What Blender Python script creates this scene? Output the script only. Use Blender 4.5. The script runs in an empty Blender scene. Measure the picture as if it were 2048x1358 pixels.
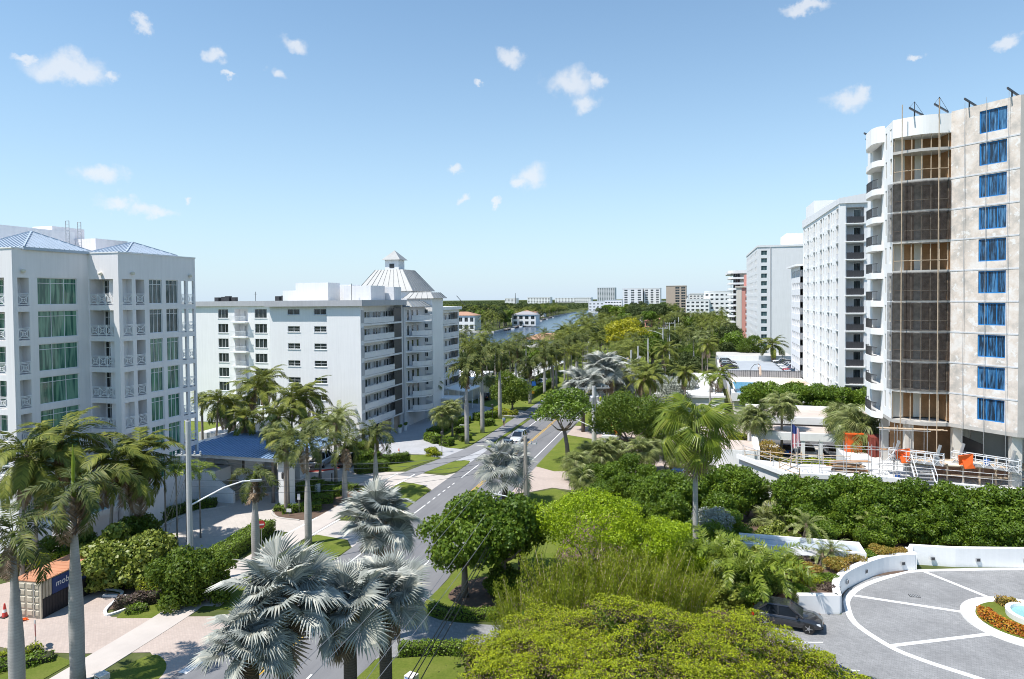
import bpy, bmesh, math, random
import numpy as np
from mathutils import Matrix, Vector
R = math.radians
scene = bpy.context.scene
COL = scene.collection

# ------------------------------------------------------------------ camera
F_PX, YAW, PIT, ROLL, CAM_H, HORIZON = 1365.0, R(15.4), R(1.47), R(0.5), 22.0, 598.0
SH = math.tan(PIT) - (679 - HORIZON) / F_PX
_fw = Vector((-math.sin(YAW) * math.cos(PIT), math.cos(YAW) * math.cos(PIT), -math.sin(PIT)))
_rt = Vector((math.cos(YAW), math.sin(YAW), 0)); _up = _rt.cross(_fw)
_r2 = _rt * math.cos(ROLL) - _up * math.sin(ROLL); _u2 = _rt * math.sin(ROLL) + _up * math.cos(ROLL)
cam_d = bpy.data.cameras.new('camera'); cam = bpy.data.objects.new('camera', cam_d); COL.objects.link(cam)
cam_d.sensor_width = 36; cam_d.lens = 36 * F_PX / 2048; cam_d.shift_y = SH * F_PX / 2048
cam_d.clip_start = 0.5; cam_d.clip_end = 30000
m3 = Matrix((_r2, _u2, -_fw)).transposed()
cam.matrix_world = Matrix.Translation((0, 0, CAM_H)) @ m3.to_4x4()
scene.camera = cam

def ray(px, py):
    return _fw + _r2 * ((px - 1024) / F_PX) + _u2 * (-(py - 679) / F_PX + SH)
def g(px, py, z=0.0):            # photo pixel -> point on the level z
    d = ray(px, py); t = (z - CAM_H) / d.z
    return (d.x * t, d.y * t)
def cw(px, D):                   # pixel column and depth -> ground point
    xc = (px - 1024) / F_PX * D
    return (-math.sin(YAW) * D + math.cos(YAW) * xc, math.cos(YAW) * D + math.sin(YAW) * xc)
def pxof(x, y):                  # column a ground point is seen in, and its depth
    D = -math.sin(YAW) * x + math.cos(YAW) * y; return 1024 + F_PX * (math.cos(YAW) * x + math.sin(YAW) * y) / D, D
def zat(px, py, p):              # height of a pixel above a known ground point
    d = ray(px, py); t = math.hypot(p[0], p[1]) / math.hypot(d.x, d.y)
    return CAM_H + d.z * t

# ------------------------------------------------------------------ view, world, sun
vs = scene.view_settings
scene.display_settings.display_device = 'sRGB'
vs.view_transform = 'Standard'; vs.look = 'None'; vs.gamma = 1.0; vs.exposure = 0.55; vs.use_curve_mapping = False
scene.cycles.use_denoising = True; scene.cycles.filter_width = 1.0
scene.cycles.max_bounces = 6; scene.cycles.diffuse_bounces = 3; scene.cycles.glossy_bounces = 3
scene.cycles.transmission_bounces = 3; scene.cycles.transparent_max_bounces = 8
scene.cycles.caustics_reflective = False; scene.cycles.caustics_refractive = False
LDIR = Vector((0.40, 0.36, -1.0)).normalized()
sun_d = bpy.data.lights.new('sun', 'SUN'); sun_d.energy = 4.3; sun_d.angle = R(0.53); sun_d.color = (1.0, 0.955, 0.89)
sun = bpy.data.objects.new('sun', sun_d); COL.objects.link(sun)
sun.rotation_euler = LDIR.to_track_quat('-Z', 'Y').to_euler(); sun.location = (-60, -120, 200)

world = bpy.data.worlds.new('World'); scene.world = world; world.use_nodes = True
wn = world.node_tree; wn.nodes.clear()
def wnode(t, **k):
    n = wn.nodes.new(t)
    for a, b in k.items(): setattr(n, a, b)
    return n
wl = wn.links.new
sky = wnode('ShaderNodeTexSky', sky_type='NISHITA', sun_disc=False)
sky.sun_elevation = math.asin(-LDIR.z); sky.sun_rotation = math.atan2(-LDIR.x, -LDIR.y)
sky.altitude = 0; sky.air_density = 1.0; sky.dust_density = 0.0; sky.ozone_density = 1.2
wtc = wnode('ShaderNodeTexCoord')
# small fair-weather clouds: soft blobs in the directions where they stand, broken up by noise
CL = [(125,140,75,28),(170,155,40,20),(40,112,22,10),(215,152,16,10),(287,52,18,14),(435,117,24,14),(452,156,12,7),(585,85,32,15),
      (545,155,20,13),(1033,113,34,20),(1135,172,62,34),(1165,208,42,20),(1188,160,26,20),(958,160,12,8),(1690,205,42,26),(1715,195,20,18),
      (1835,122,15,9),(2022,82,22,14),(1058,352,48,28),(1035,365,26,14),(930,402,19,13),(905,336,20,13),(985,404,14,8),
      (212,356,42,20),(245,408,40,16),(318,425,45,15),(366,400,10,8),(1605,8,48,12),(2150,300,60,24),(-120,260,70,28),
      (60,-40,50,18),(500,-90,70,26),(1300,-120,80,30),(2300,120,70,24)]
nz = wnode('ShaderNodeTexNoise'); nz.inputs['Scale'].default_value = 16; nz.inputs['Detail'].default_value = 7; nz.inputs['Roughness'].default_value = 0.62
wl(wtc.outputs['Generated'], nz.inputs['Vector'])
nz2 = wnode('ShaderNodeTexNoise'); nz2.inputs['Scale'].default_value = 30; nz2.inputs['Detail'].default_value = 6
wl(wtc.outputs['Generated'], nz2.inputs['Vector'])
warp = wnode('ShaderNodeVectorMath', operation='MULTIPLY_ADD')
wl(nz.outputs['Color'], warp.inputs[0]); warp.inputs[1].default_value = (0.075, 0.075, 0.075)
sub = wnode('ShaderNodeVectorMath', operation='ADD'); wl(wtc.outputs['Generated'], sub.inputs[0]); sub.inputs[1].default_value = (-0.0375, -0.0375, -0.0375)
wl(sub.outputs[0], warp.inputs[2])
prev = None
for (cx, cy, sx, sy) in CL:
    sx *= .78; sy *= .78
    d = ray(cx, cy).normalized()
    az = math.atan2(d.y, d.x)
    mp = wnode('ShaderNodeMapping', vector_type='TEXTURE')
    mp.inputs['Location'].default_value = d
    mp.inputs['Rotation'].default_value = (0, 0, az)
    mp.inputs['Scale'].default_value = (0.2, sx / F_PX * 1.05, sy / F_PX * 1.15)
    wl(warp.outputs[0], mp.inputs['Vector'])
    ln = wnode('ShaderNodeVectorMath', operation='LENGTH'); wl(mp.outputs[0], ln.inputs[0])
    if prev is None: prev = ln.outputs['Value']
    else:
        mn = wnode('ShaderNodeMath', operation='SMOOTH_MIN'); wl(prev, mn.inputs[0]); wl(ln.outputs['Value'], mn.inputs[1]); mn.inputs[2].default_value = 0.25
        prev = mn.outputs[0]
ad = wnode('ShaderNodeMath', operation='MULTIPLY_ADD'); wl(nz2.outputs['Fac'], ad.inputs[0]); ad.inputs[1].default_value = 1.15; wl(prev, ad.inputs[2])
mr = wnode('ShaderNodeMapRange', interpolation_type='SMOOTHSTEP'); wl(ad.outputs[0], mr.inputs['Value'])
mr.inputs['From Min'].default_value = 1.72; mr.inputs['From Max'].default_value = 0.78; mr.inputs['To Max'].default_value = 0.66
tint = wnode('ShaderNodeVectorMath', operation='MULTIPLY'); wl(sky.outputs[0], tint.inputs[0]); tint.inputs[1].default_value = (0.80, 1.03, 1.09)
bg1 = wnode('ShaderNodeBackground'); wl(tint.outputs[0], bg1.inputs['Color']); bg1.inputs['Strength'].default_value = 0.112
bg2 = wnode('ShaderNodeBackground'); bg2.inputs['Color'].default_value = (0.82, 0.83, 0.85, 1); bg2.inputs['Strength'].default_value = 0.78
# pale sea haze thickening evenly towards the horizon all round
sz = wnode('ShaderNodeSeparateXYZ'); wl(wtc.outputs['Generated'], sz.inputs[0])
zc_ = wnode('ShaderNodeMath', operation='MAXIMUM'); wl(sz.outputs['Z'], zc_.inputs[0]); zc_.inputs[1].default_value = 0.0
ze = wnode('ShaderNodeMath', operation='MULTIPLY'); wl(zc_.outputs[0], ze.inputs[0]); ze.inputs[1].default_value = -4.8
zx = wnode('ShaderNodeMath', operation='EXPONENT'); wl(ze.outputs[0], zx.inputs[0])
bg3 = wnode('ShaderNodeBackground'); bg3.inputs['Color'].default_value = (0.455, 0.55, 0.64, 1); bg3.inputs['Strength'].default_value = 1.0
hz = wnode('ShaderNodeMixShader'); wl(zx.outputs[0], hz.inputs['Fac']); wl(bg1.outputs[0], hz.inputs[1]); wl(bg3.outputs[0], hz.inputs[2])
mx = wnode('ShaderNodeMixShader'); wl(mr.outputs[0], mx.inputs['Fac']); wl(hz.outputs[0], mx.inputs[1]); wl(bg2.outputs[0], mx.inputs[2])
wo = wnode('ShaderNodeOutputWorld'); wl(mx.outputs[0], wo.inputs['Surface'])

# ------------------------------------------------------------------ materials
MATS = {}
class NT:
    def __init__(s, name):
        s.m = bpy.data.materials.new(name); s.m.use_nodes = True; s.t = s.m.node_tree; s.n = s.t.nodes; s.n.clear()
        s.out = s.n.new('ShaderNodeOutputMaterial'); s.p = s.n.new('ShaderNodeBsdfPrincipled'); s.l(s.p.outputs[0], s.out.inputs[0])
        s.tc = s.n.new('ShaderNodeTexCoord')
    def l(s, a, b): s.t.links.new(a, b)
    def node(s, t, ins=None, **k):
        n = s.n.new(t)
        for a, b in k.items(): setattr(n, a, b)
        for a, b in (ins or {}).items():
            if hasattr(b, 'is_linked') or hasattr(b, 'links'): s.l(b, n.inputs[a])
            else: n.inputs[a].default_value = b
        return n
    def noise(s, scale, detail=4, rough=0.55, vec=None, **k):
        n = s.node('ShaderNodeTexNoise', {'Scale': scale, 'Detail': detail, 'Roughness': rough}, **k)
        s.l(vec or s.tc.outputs['Object'], n.inputs['Vector']); return n.outputs['Fac']
    def ramp(s, fac, stops):
        n = s.n.new('ShaderNodeValToRGB'); e = n.color_ramp.elements
        while len(e) > 1: e.remove(e[-1])
        e[0].position = stops[0][0]; e[0].color = (*stops[0][1], 1)
        for p, c in stops[1:]:
            x = e.new(p); x.color = (*c, 1)
        s.l(fac, n.inputs[0]); return n.outputs[0]
    def mix(s, fac, a, b, mode='MIX'):
        n = s.n.new('ShaderNodeMix'); n.data_type = 'RGBA'; n.blend_type = mode
        for v, i in ((fac, 0), (a, 6), (b, 7)):
            if isinstance(v, (int, float)): n.inputs[i].default_value = v
            elif isinstance(v, tuple): n.inputs[i].default_value = (*v, 1) if len(v) == 3 else v
            else: s.l(v, n.inputs[i])
        return n.outputs[2]
    def bump(s, h, strength=0.3, dist=0.02):
        n = s.node('ShaderNodeBump', {'Strength': strength, 'Distance': dist}); s.l(h, n.inputs['Height']); s.l(n.outputs[0], s.p.inputs['Normal'])
    def base(s, c):
        if isinstance(c, tuple): s.p.inputs['Base Color'].default_value = (*c, 1)
        else: s.l(c, s.p.inputs['Base Color'])
    def set(s, rough=0.6, metal=0.0, spec=0.5, ior=None):
        s.p.inputs['Roughness'].default_value = rough; s.p.inputs['Metallic'].default_value = metal; s.p.inputs['Specular IOR Level'].default_value = spec
        if ior: s.p.inputs['IOR'].default_value = ior

def mul(c, k): return tuple(min(1, x * k) for x in c)
def mat(name, col=None, rough=0.6, var=0.12, scale=1.5, fine=25, bump=0.15, metal=0.0, spec=0.5):
    if name in MATS: return MATS[name]
    t = NT(name); a = t.noise(scale, 5); b = t.noise(fine, 3)
    c = t.ramp(a, [(0.3, mul(col, 1 - var)), (0.7, mul(col, 1 + var * 0.7))])
    c = t.mix(0.35, c, t.ramp(b, [(0.3, mul(col, 1 - var)), (0.7, mul(col, 1 + var * 0.5))]))
    t.base(c); t.set(rough, metal, spec)
    if bump: t.bump(b, bump, 0.01)
    MATS[name] = t.m; return t.m
def stucco(name, col, stain=0.12, streak=0.5):
    t = NT(name); a = t.noise(0.35, 5); b = t.noise(14, 4)
    mp = t.node('ShaderNodeMapping'); mp.inputs['Scale'].default_value = (2.2, 2.2, 0.12); t.l(t.tc.outputs['Object'], mp.inputs['Vector'])
    st = t.noise(1.3, 5, 0.6, mp.outputs[0])
    c = t.ramp(a, [(0.3, mul(col, 1 - stain)), (0.65, col)])
    c = t.mix(streak, c, t.ramp(st, [(0.38, mul(col, 1 - stain * 1.6)), (0.6, col)]), 'MULTIPLY') if False else t.mix(streak, c, t.ramp(st, [(0.36, mul(col, 1 - stain * 1.8)), (0.6, col)]))
    t.base(c); t.set(0.75, 0, 0.3); t.bump(b, 0.2, 0.008); MATS[name] = t.m; return t.m
def leafmat(name, stops, trans=0.3, rough=0.45, spec=0.4, clump=0.5, cs=0.55, gain=1.15):
    """per-leaf random colour, plus broad clumps of paler and deeper growth"""
    t = NT(name); geo = t.node('ShaderNodeNewGeometry'); oi = t.node('ShaderNodeObjectInfo')
    cl = t.noise(cs, 3, 0.6)
    f = t.node('ShaderNodeMath', {0: geo.outputs['Random Per Island'], 1: 1.0 - clump}, operation='MULTIPLY')
    f2 = t.node('ShaderNodeMath', {0: cl, 1: clump * 1.25, 2: f.outputs[0]}, operation='MULTIPLY_ADD')
    f3 = t.node('ShaderNodeMath', {0: oi.outputs['Random'], 1: 0.16, 2: f2.outputs[0]}, operation='MULTIPLY_ADD')
    f4 = t.node('ShaderNodeMath', {0: f3.outputs[0], 1: 0.14}, operation='SUBTRACT')
    c = t.ramp(f4.outputs[0], [(p_, tuple(min(1, v * gain) for v in q_)) for p_, q_ in stops])
    t.base(c); t.set(rough, 0, spec)
    tr = t.node('ShaderNodeBsdfTranslucent'); t.l(t.mix(0.5, c, (0.35, 0.45, 0.04), 'MIX') if trans > 0.2 else c, tr.inputs['Color'])
    mx = t.node('ShaderNodeMixShader'); mx.inputs[0].default_value = trans
    t.l(t.p.outputs[0], mx.inputs[1]); t.l(tr.outputs[0], mx.inputs[2]); t.l(mx.outputs[0], t.out.inputs[0])
    MATS[name] = t.m; return t.m
def glass(name, c1, c2, rough=0.05, spec=0.5, sc=1.2, vert=True):
    """window glass: reflects; its streaky colour also paints in bright reflections and dim rooms"""
    t = NT(name); mp = t.node('ShaderNodeMapping'); mp.inputs['Scale'].default_value = (3.0, 3.0, 0.25) if vert else (1, 1, 1)
    t.l(t.tc.outputs['Object'], mp.inputs['Vector']); oi = t.node('ShaderNodeObjectInfo')
    rv = t.node('ShaderNodeMath', {0: oi.outputs['Random'], 1: 60.0}, operation='MULTIPLY'); off = t.node('ShaderNodeVectorMath', operation='ADD'); t.l(mp.outputs[0], off.inputs[0]); t.l(rv.outputs[0], off.inputs[1])
    a = t.noise(sc, 3, 0.5, off.outputs[0]); c = t.ramp(a, [(0.42, c1), (0.58, c2)])
    t.base(c); t.set(rough, 0, spec, 1.6); MATS[name] = t.m; return t.m
def pavers(name, c1, c2, mortar, w=0.22, h=0.11, rot=0.0, stain=0.25):
    t = NT(name); mp = t.node('ShaderNodeMapping'); mp.inputs['Rotation'].default_value = (0, 0, rot); t.l(t.tc.outputs['Object'], mp.inputs['Vector'])
    br = t.node('ShaderNodeTexBrick', {'Scale': 1.0, 'Mortar Size': 0.008, 'Brick Width': w, 'Row Height': h, 'Color1': (*c1, 1), 'Color2': (*c2, 1), 'Mortar': (*mortar, 1)})
    t.l(mp.outputs[0], br.inputs['Vector'])
    a = t.noise(0.35, 6, 0.6); b = t.noise(3.0, 5, 0.65)
    c = t.mix(t.ramp(a, [(0.35, (stain,) * 3), (0.65, (0, 0, 0))]), br.outputs['Color'], mul(c1, 0.55))
    c = t.mix(t.ramp(b, [(0.5, (0, 0, 0)), (0.75, (0.25,) * 3)]), c, mul(c2, 1.25))
    t.base(c); t.set(0.85, 0, 0.25); t.bump(br.outputs['Fac'], 0.3, -0.01); MATS[name] = t.m; return t.m

stucco('white_stucco', (0.86, 0.855, 0.855), 0.06, 0.4); stucco('lb_wall', (0.85, 0.82, 0.825), 0.07, 0.45); stucco('cream_wall', (0.72, 0.68, 0.61), 0.10)
stucco('bright_white', (0.86, 0.855, 0.84), 0.06, 0.4); stucco('pink_wall', (0.70, 0.33, 0.28), 0.06); stucco('tan_wall', (0.52, 0.42, 0.34), 0.08)
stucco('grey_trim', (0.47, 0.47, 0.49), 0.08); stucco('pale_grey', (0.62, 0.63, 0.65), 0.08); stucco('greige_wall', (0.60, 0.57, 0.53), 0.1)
stucco('soft_white', (0.77, 0.77, 0.78), 0.07, 0.4)
def stripped():
    t = NT('stripped_wall'); a = t.noise(0.5, 7, 0.68); b = t.noise(1.1, 6, 0.7); f = t.noise(18, 4)
    c = t.ramp(a, [(0.30, (0.40, 0.38, 0.35)), (0.43, (0.55, 0.50, 0.45)), (0.50, (0.66, 0.58, 0.51)), (0.62, (0.74, 0.70, 0.66)), (0.75, (0.60, 0.57, 0.53))])
    c = t.mix(t.ramp(b, [(0.55, (0, 0, 0)), (0.60, (0.8,) * 3)]), c, (0.76, 0.75, 0.73)); c = t.mix(t.ramp(f, [(0.6, (0, 0, 0)), (0.8, (0.3,) * 3)]), c, (0.34, 0.32, 0.29))
    t.base(c); t.set(0.9, 0, 0.2); t.bump(f, 0.4, 0.01); MATS['stripped_wall'] = t.m
stripped()
mat('conc_wall', (0.47, 0.45, 0.42), 0.9, 0.2, 0.6); mat('concrete', (0.50, 0.48, 0.45), 0.9, 0.16, 0.5); mat('sidewalk', (0.52, 0.47, 0.43), 0.9, 0.14, 0.5)
mat('path_asphalt', (0.22, 0.22, 0.23), 0.9, 0.14, 0.4, 40)
mat('white_paint', (0.74, 0.74, 0.73), 0.7, 0.10, 3); mat('yellow_paint', (0.62, 0.36, 0.03), 0.7, 0.12, 3); mat('red_paint', (0.55, 0.05, 0.04), 0.6, 0.1)
mat('white_metal', (0.78, 0.79, 0.80), 0.4, 0.05, 3); mat('dark_metal', (0.05, 0.05, 0.055), 0.45, 0.2); mat('grey_metal', (0.42, 0.43, 0.44), 0.4, 0.1, 3, metal=0.3)
mat('galv', (0.50, 0.50, 0.50), 0.45, 0.15, 6, metal=0.5); mat('blue_roof', (0.24, 0.35, 0.52), 0.32, 0.10, 0.7, spec=0.6); mat('silver_roof', (0.29, 0.30, 0.30), 0.5, 0.15, 1.5); mat('sky_lit_blue_roof', (0.42, 0.49, 0.57), 0.4, 0.10, 0.7)  # pyramid roofs get a paler blue copy, sky reflection put into its colour
mat('wood_pole', (0.40, 0.35, 0.30), 0.9, 0.2, 3); mat('grey_pole', (0.50, 0.50, 0.49), 0.85, 0.14, 2); mat('plywood', (0.37, 0.20, 0.095), 0.8, 0.3, 1.2, 8); mat('lumber', (0.52, 0.40, 0.28), 0.85, 0.25, 3)
mat('orange_plastic', (0.80, 0.13, 0.015), 0.5, 0.12); mat('black', (0.012, 0.012, 0.013), 0.5, 0.2); mat('rubber', (0.02, 0.02, 0.02), 0.8, 0.2)
mat('stair_tile', (0.36, 0.33, 0.28), 0.85, 0.15); mat('cream_shutter', (0.72, 0.66, 0.53), 0.6, 0.08); mat('roof_tile', (0.42, 0.24, 0.16), 0.85, 0.2, 2); mat('roof_grey', (0.33, 0.32, 0.33), 0.85, 0.15, 2)
mat('roof_terrace', (0.55, 0.46, 0.40), 0.9, 0.15, 0.6); mat('grey_deck', (0.36, 0.39, 0.42), 0.85, 0.12, 0.4); mat('white_deck', (0.72, 0.72, 0.71), 0.85, 0.10, 0.5)
mat('soil', (0.13, 0.085, 0.06), 0.95, 0.35, 1.5, 20, 0.5); mat('bark', (0.22, 0.18, 0.15), 0.9, 0.3, 4, 20, 0.5); mat('canvas', (0.62, 0.48, 0.38), 0.85, 0.08); mat('skin', (0.50, 0.31, 0.22), 0.6, 0.05)
mat('shirt_white', (0.70, 0.70, 0.70), 0.8, 0.05); mat('shirt_blue', (0.25, 0.33, 0.42), 0.8, 0.05); mat('shorts', (0.18, 0.15, 0.12), 0.8, 0.1); mat('blue_bucket', (0.02, 0.12, 0.45), 0.5, 0.1); mat('hairmat', (0.10, 0.07, 0.05), 0.8, 0.1)
pavers('paver_pink', (0.47, 0.385, 0.335), (0.52, 0.43, 0.375), (0.36, 0.31, 0.28)); pavers('paver_grey', (0.26, 0.262, 0.265), (0.33, 0.33, 0.33), (0.17, 0.17, 0.17), 0.26, 0.13, 0.3, 0.45); pavers('paver_tan', (0.50, 0.46, 0.42), (0.55, 0.50, 0.46), (0.42, 0.38, 0.35), 0.4, 0.4, 0.78)
pavers('paver_blue', (0.40, 0.41, 0.43), (0.46, 0.46, 0.48), (0.33, 0.33, 0.34), 0.3, 0.15)
glass('green_glass', (0.03, 0.12, 0.09), (0.17, 0.34, 0.24)); glass('dark_glass', (0.012, 0.018, 0.022), (0.05, 0.065, 0.07)); glass('teal_glass', (0.02, 0.05, 0.055), (0.08, 0.14, 0.15))
def grassmat():
    t = NT('grass'); a = t.noise(0.5, 6, 0.65); b = t.noise(7, 5, 0.7); f = t.noise(60, 3, 0.7)
    c = t.ramp(a, [(0.3, (0.11, 0.155, 0.02)), (0.5, (0.165, 0.205, 0.028)), (0.68, (0.25, 0.255, 0.06))])
    c = t.mix(0.45, c, t.ramp(b, [(0.3, (0.085, 0.13, 0.015)), (0.7, (0.24, 0.27, 0.05))])); c = t.mix(t.ramp(f, [(0.35, (0.45,) * 3), (0.6, (0, 0, 0))]), c, (0.045, 0.085, 0.01))
    t.base(c); t.set(0.9, 0, 0.2); t.bump(f, 0.9, 0.05); MATS['grass'] = t.m
grassmat()
def asphaltmat():
    t = NT('asphalt'); mp = t.node('ShaderNodeMapping'); mp.inputs['Scale'].default_value = (1.0, .06, 1); t.l(t.tc.outputs['Object'], mp.inputs['Vector']); a = t.noise(1.1, 5, .6, mp.outputs[0]); b = t.noise(.25, 6, .65); f = t.noise(45, 3)
    c = t.ramp(a, [(0.35, (0.145, 0.145, 0.155)), (0.65, (0.205, 0.205, 0.21))]); c = t.mix(0.4, c, t.ramp(b, [(0.3, (0.13, 0.13, 0.14)), (0.7, (0.22, 0.22, 0.225))])); c = t.mix(t.ramp(f, [(0.4, (0, 0, 0)), (0.7, (0.35,) * 3)]), c, (0.28, 0.28, 0.28))
    t.base(c); t.set(0.9, 0, 0.25); t.bump(f, .3, .01); MATS['asphalt'] = t.m
asphaltmat()
def groundmat():
    t = NT('groundcover'); a = t.noise(0.05, 6, 0.65); b = t.noise(0.8, 6, 0.7)
    c = t.ramp(a, [(0.35, (0.05, 0.075, 0.02)), (0.55, (0.10, 0.12, 0.04)), (0.7, (0.22, 0.19, 0.13))]); c = t.mix(0.5, c, t.ramp(b, [(0.3, (0.03, 0.05, 0.012)), (0.7, (0.12, 0.13, 0.05))]))
    t.base(c); t.set(0.95, 0, 0.1); t.bump(b, 0.6, 0.1); MATS['groundcover'] = t.m
groundmat()
def watermat(name, col, sc, rough=0.12):
    t = NT(name); a = t.noise(sc, 5, 0.65); t.base(col); t.set(rough, 0, 0.6, 1.33); t.bump(a, 0.5, 0.12); MATS[name] = t.m
watermat('canal_water', (0.035, 0.065, 0.11), 0.5, 0.22); watermat('pool_water', (0.02, 0.24, 0.40), 2.5); watermat('pale_pool', (0.25, 0.48, 0.48), 2.5)
def trunkmat(name, c1, c2, ring=9.0):
    t = NT(name); sx = t.node('ShaderNodeSeparateXYZ'); t.l(t.tc.outputs['Object'], sx.inputs[0]); a = t.noise(1.1, 5, 0.6); f = t.noise(12, 4)
    z = t.node('ShaderNodeMath', {0: sx.outputs['Z'], 1: ring, 2: a}, operation='MULTIPLY_ADD'); fr = t.node('ShaderNodeMath', {0: z.outputs[0]}, operation='FRACT')
    c = t.ramp(fr.outputs[0], [(0.0, mul(c1, 0.72)), (0.12, c1), (0.9, c2)]); c = t.mix(t.ramp(a, [(0.35, (0.55,) * 3), (0.65, (0, 0, 0))]), c, mul(c1, 0.6)); c = t.mix(t.ramp(f, [(0.55, (0, 0, 0)), (0.75, (0.4,) * 3)]), c, mul(c2, 1.15))
    t.base(c); t.set(0.9, 0, 0.2); t.bump(fr.outputs[0], 0.4, 0.02); MATS[name] = t.m
trunkmat('royal_bark', (0.40, 0.38, 0.36), (0.46, 0.44, 0.42), 6); trunkmat('coco_bark', (0.27, 0.23, 0.20), (0.36, 0.32, 0.28), 9); trunkmat('dark_bark', (0.11, 0.085, 0.07), (0.17, 0.14, 0.12), 8)
# foliage
leafmat('royal_leaf', [(0.1, (0.028, 0.045, 0.010)), (0.4, (0.055, 0.075, 0.015)), (0.7, (0.105, 0.12, 0.025)), (0.95, (0.22, 0.20, 0.06))], 0.15, 0.55, 0.25)
leafmat('coco_leaf', [(0.1, (0.05, 0.066, 0.012)), (0.45, (0.105, 0.13, 0.02)), (0.75, (0.185, 0.20, 0.032)), (0.95, (0.31, 0.29, 0.07))], 0.2, 0.55, 0.25)
leafmat('dry_leaf', [(0.1, (0.12, 0.075, 0.045)), (0.5, (0.25, 0.18, 0.12)), (0.9, (0.36, 0.29, 0.22))], 0.12, 0.8, 0.1)
leafmat('spear_leaf', [(0.1, (0.20, 0.27, 0.02)), (0.9, (0.34, 0.40, 0.05))], 0.3, 0.4)
leafmat('bismarck_leaf', [(0.1, (0.16, 0.175, 0.155)), (0.4, (0.26, 0.275, 0.245)), (0.7, (0.37, 0.38, 0.34)), (0.95, (0.54, 0.51, 0.42))], 0.06, 0.5, 0.35, 0.35)
leafmat('sabal_leaf', [(0.1, (0.085, 0.11, 0.03)), (0.5, (0.17, 0.20, 0.055)), (0.8, (0.27, 0.29, 0.10)), (0.95, (0.40, 0.36, 0.17))], 0.15, 0.45)
leafmat('washi_leaf', [(0.1, (0.06, 0.10, 0.012)), (0.5, (0.14, 0.19, 0.02)), (0.8, (0.25, 0.28, 0.04)), (0.95, (0.38, 0.34, 0.07))], 0.25, 0.35)
leafmat('foxtail_leaf', [(0.1, (0.07, 0.12, 0.012)), (0.5, (0.16, 0.22, 0.022)), (0.9, (0.30, 0.34, 0.05))], 0.3, 0.4)
leafmat('tree_leaf', [(0.1, (0.030, 0.056, 0.007)), (0.45, (0.065, 0.11, 0.012)), (0.75, (0.125, 0.18, 0.02)), (0.95, (0.23, 0.27, 0.04))], 0.28, 0.55, 0.3)
leafmat('clusia_leaf', [(0.1, (0.035, 0.07, 0.007)), (0.45, (0.08, 0.14, 0.012)), (0.75, (0.155, 0.23, 0.02)), (0.95, (0.28, 0.35, 0.05))], 0.28, 0.5, 0.35)
leafmat('lime_leaf', [(0.1, (0.14, 0.21, 0.008)), (0.45, (0.26, 0.36, 0.010)), (0.75, (0.37, 0.46, 0.014)), (0.95, (0.46, 0.45, 0.03))], 0.35, 0.45)
leafmat('bamboo_leaf', [(0.1, (0.10, 0.135, 0.010)), (0.5, (0.21, 0.25, 0.018)), (0.9, (0.34, 0.36, 0.035))], 0.35, 0.45)
leafmat('feather_leaf', [(0.15, (0.23, 0.18, 0.03)), (0.34, (0.17, 0.21, 0.012)), (0.55, (0.28, 0.34, 0.012)), (0.8, (0.42, 0.46, 0.014)), (0.97, (0.52, 0.48, 0.03))], 0.2, 0.55, 0.25, 0.5, 1.0, 0.9)
leafmat('dead_foliage', [(0.1, (0.07, 0.05, 0.04)), (0.5, (0.16, 0.115, 0.085)), (0.9, (0.27, 0.20, 0.14))], 0.05, 0.8, 0.1)
leafmat('hedge_leaf', [(0.1, (0.055, 0.10, 0.008)), (0.5, (0.11, 0.18, 0.012)), (0.9, (0.20, 0.28, 0.025))], 0.2, 0.45)
leafmat('bright_hedge', [(0.1, (0.12, 0.17, 0.008)), (0.5, (0.24, 0.28, 0.012)), (0.9, (0.42, 0.40, 0.03))], 0.25, 0.45)
leafmat('seagrape_leaf', [(0.1, (0.08, 0.12, 0.012)), (0.5, (0.17, 0.21, 0.03)), (0.85, (0.28, 0.30, 0.06)), (0.97, (0.36, 0.28, 0.05))], 0.2, 0.45)
leafmat('purple_leaf', [(0.1, (0.045, 0.03, 0.03)), (0.5, (0.09, 0.06, 0.05)), (0.9, (0.15, 0.12, 0.07))], 0.1, 0.5)
leafmat('croton_leaf', [(0.05, (0.30, 0.05, 0.01)), (0.35, (0.45, 0.14, 0.012)), (0.6, (0.42, 0.26, 0.02)), (0.85, (0.20, 0.19, 0.02))], 0.2, 0.5, 0.4, 0.35, 1.5)
leafmat('rust_leaf', [(0.05, (0.13, 0.14, 0.02)), (0.4, (0.25, 0.20, 0.03)), (0.7, (0.34, 0.20, 0.04)), (0.95, (0.22, 0.14, 0.10))], 0.2, 0.5)
leafmat('silver_leaf', [(0.1, (0.20, 0.22, 0.18)), (0.9, (0.40, 0.42, 0.36))], 0.1, 0.6)
leafmat('yellow_leaf', [(0.1, (0.16, 0.19, 0.01)), (0.5, (0.36, 0.33, 0.012)), (0.9, (0.50, 0.43, 0.02))], 0.25, 0.5)
leafmat('far_leaf', [(0.1, (0.028, 0.045, 0.013)), (0.5, (0.062, 0.088, 0.026)), (0.9, (0.115, 0.138, 0.045))], 0.15, 0.6, 0.2)
M = MATS
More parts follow.
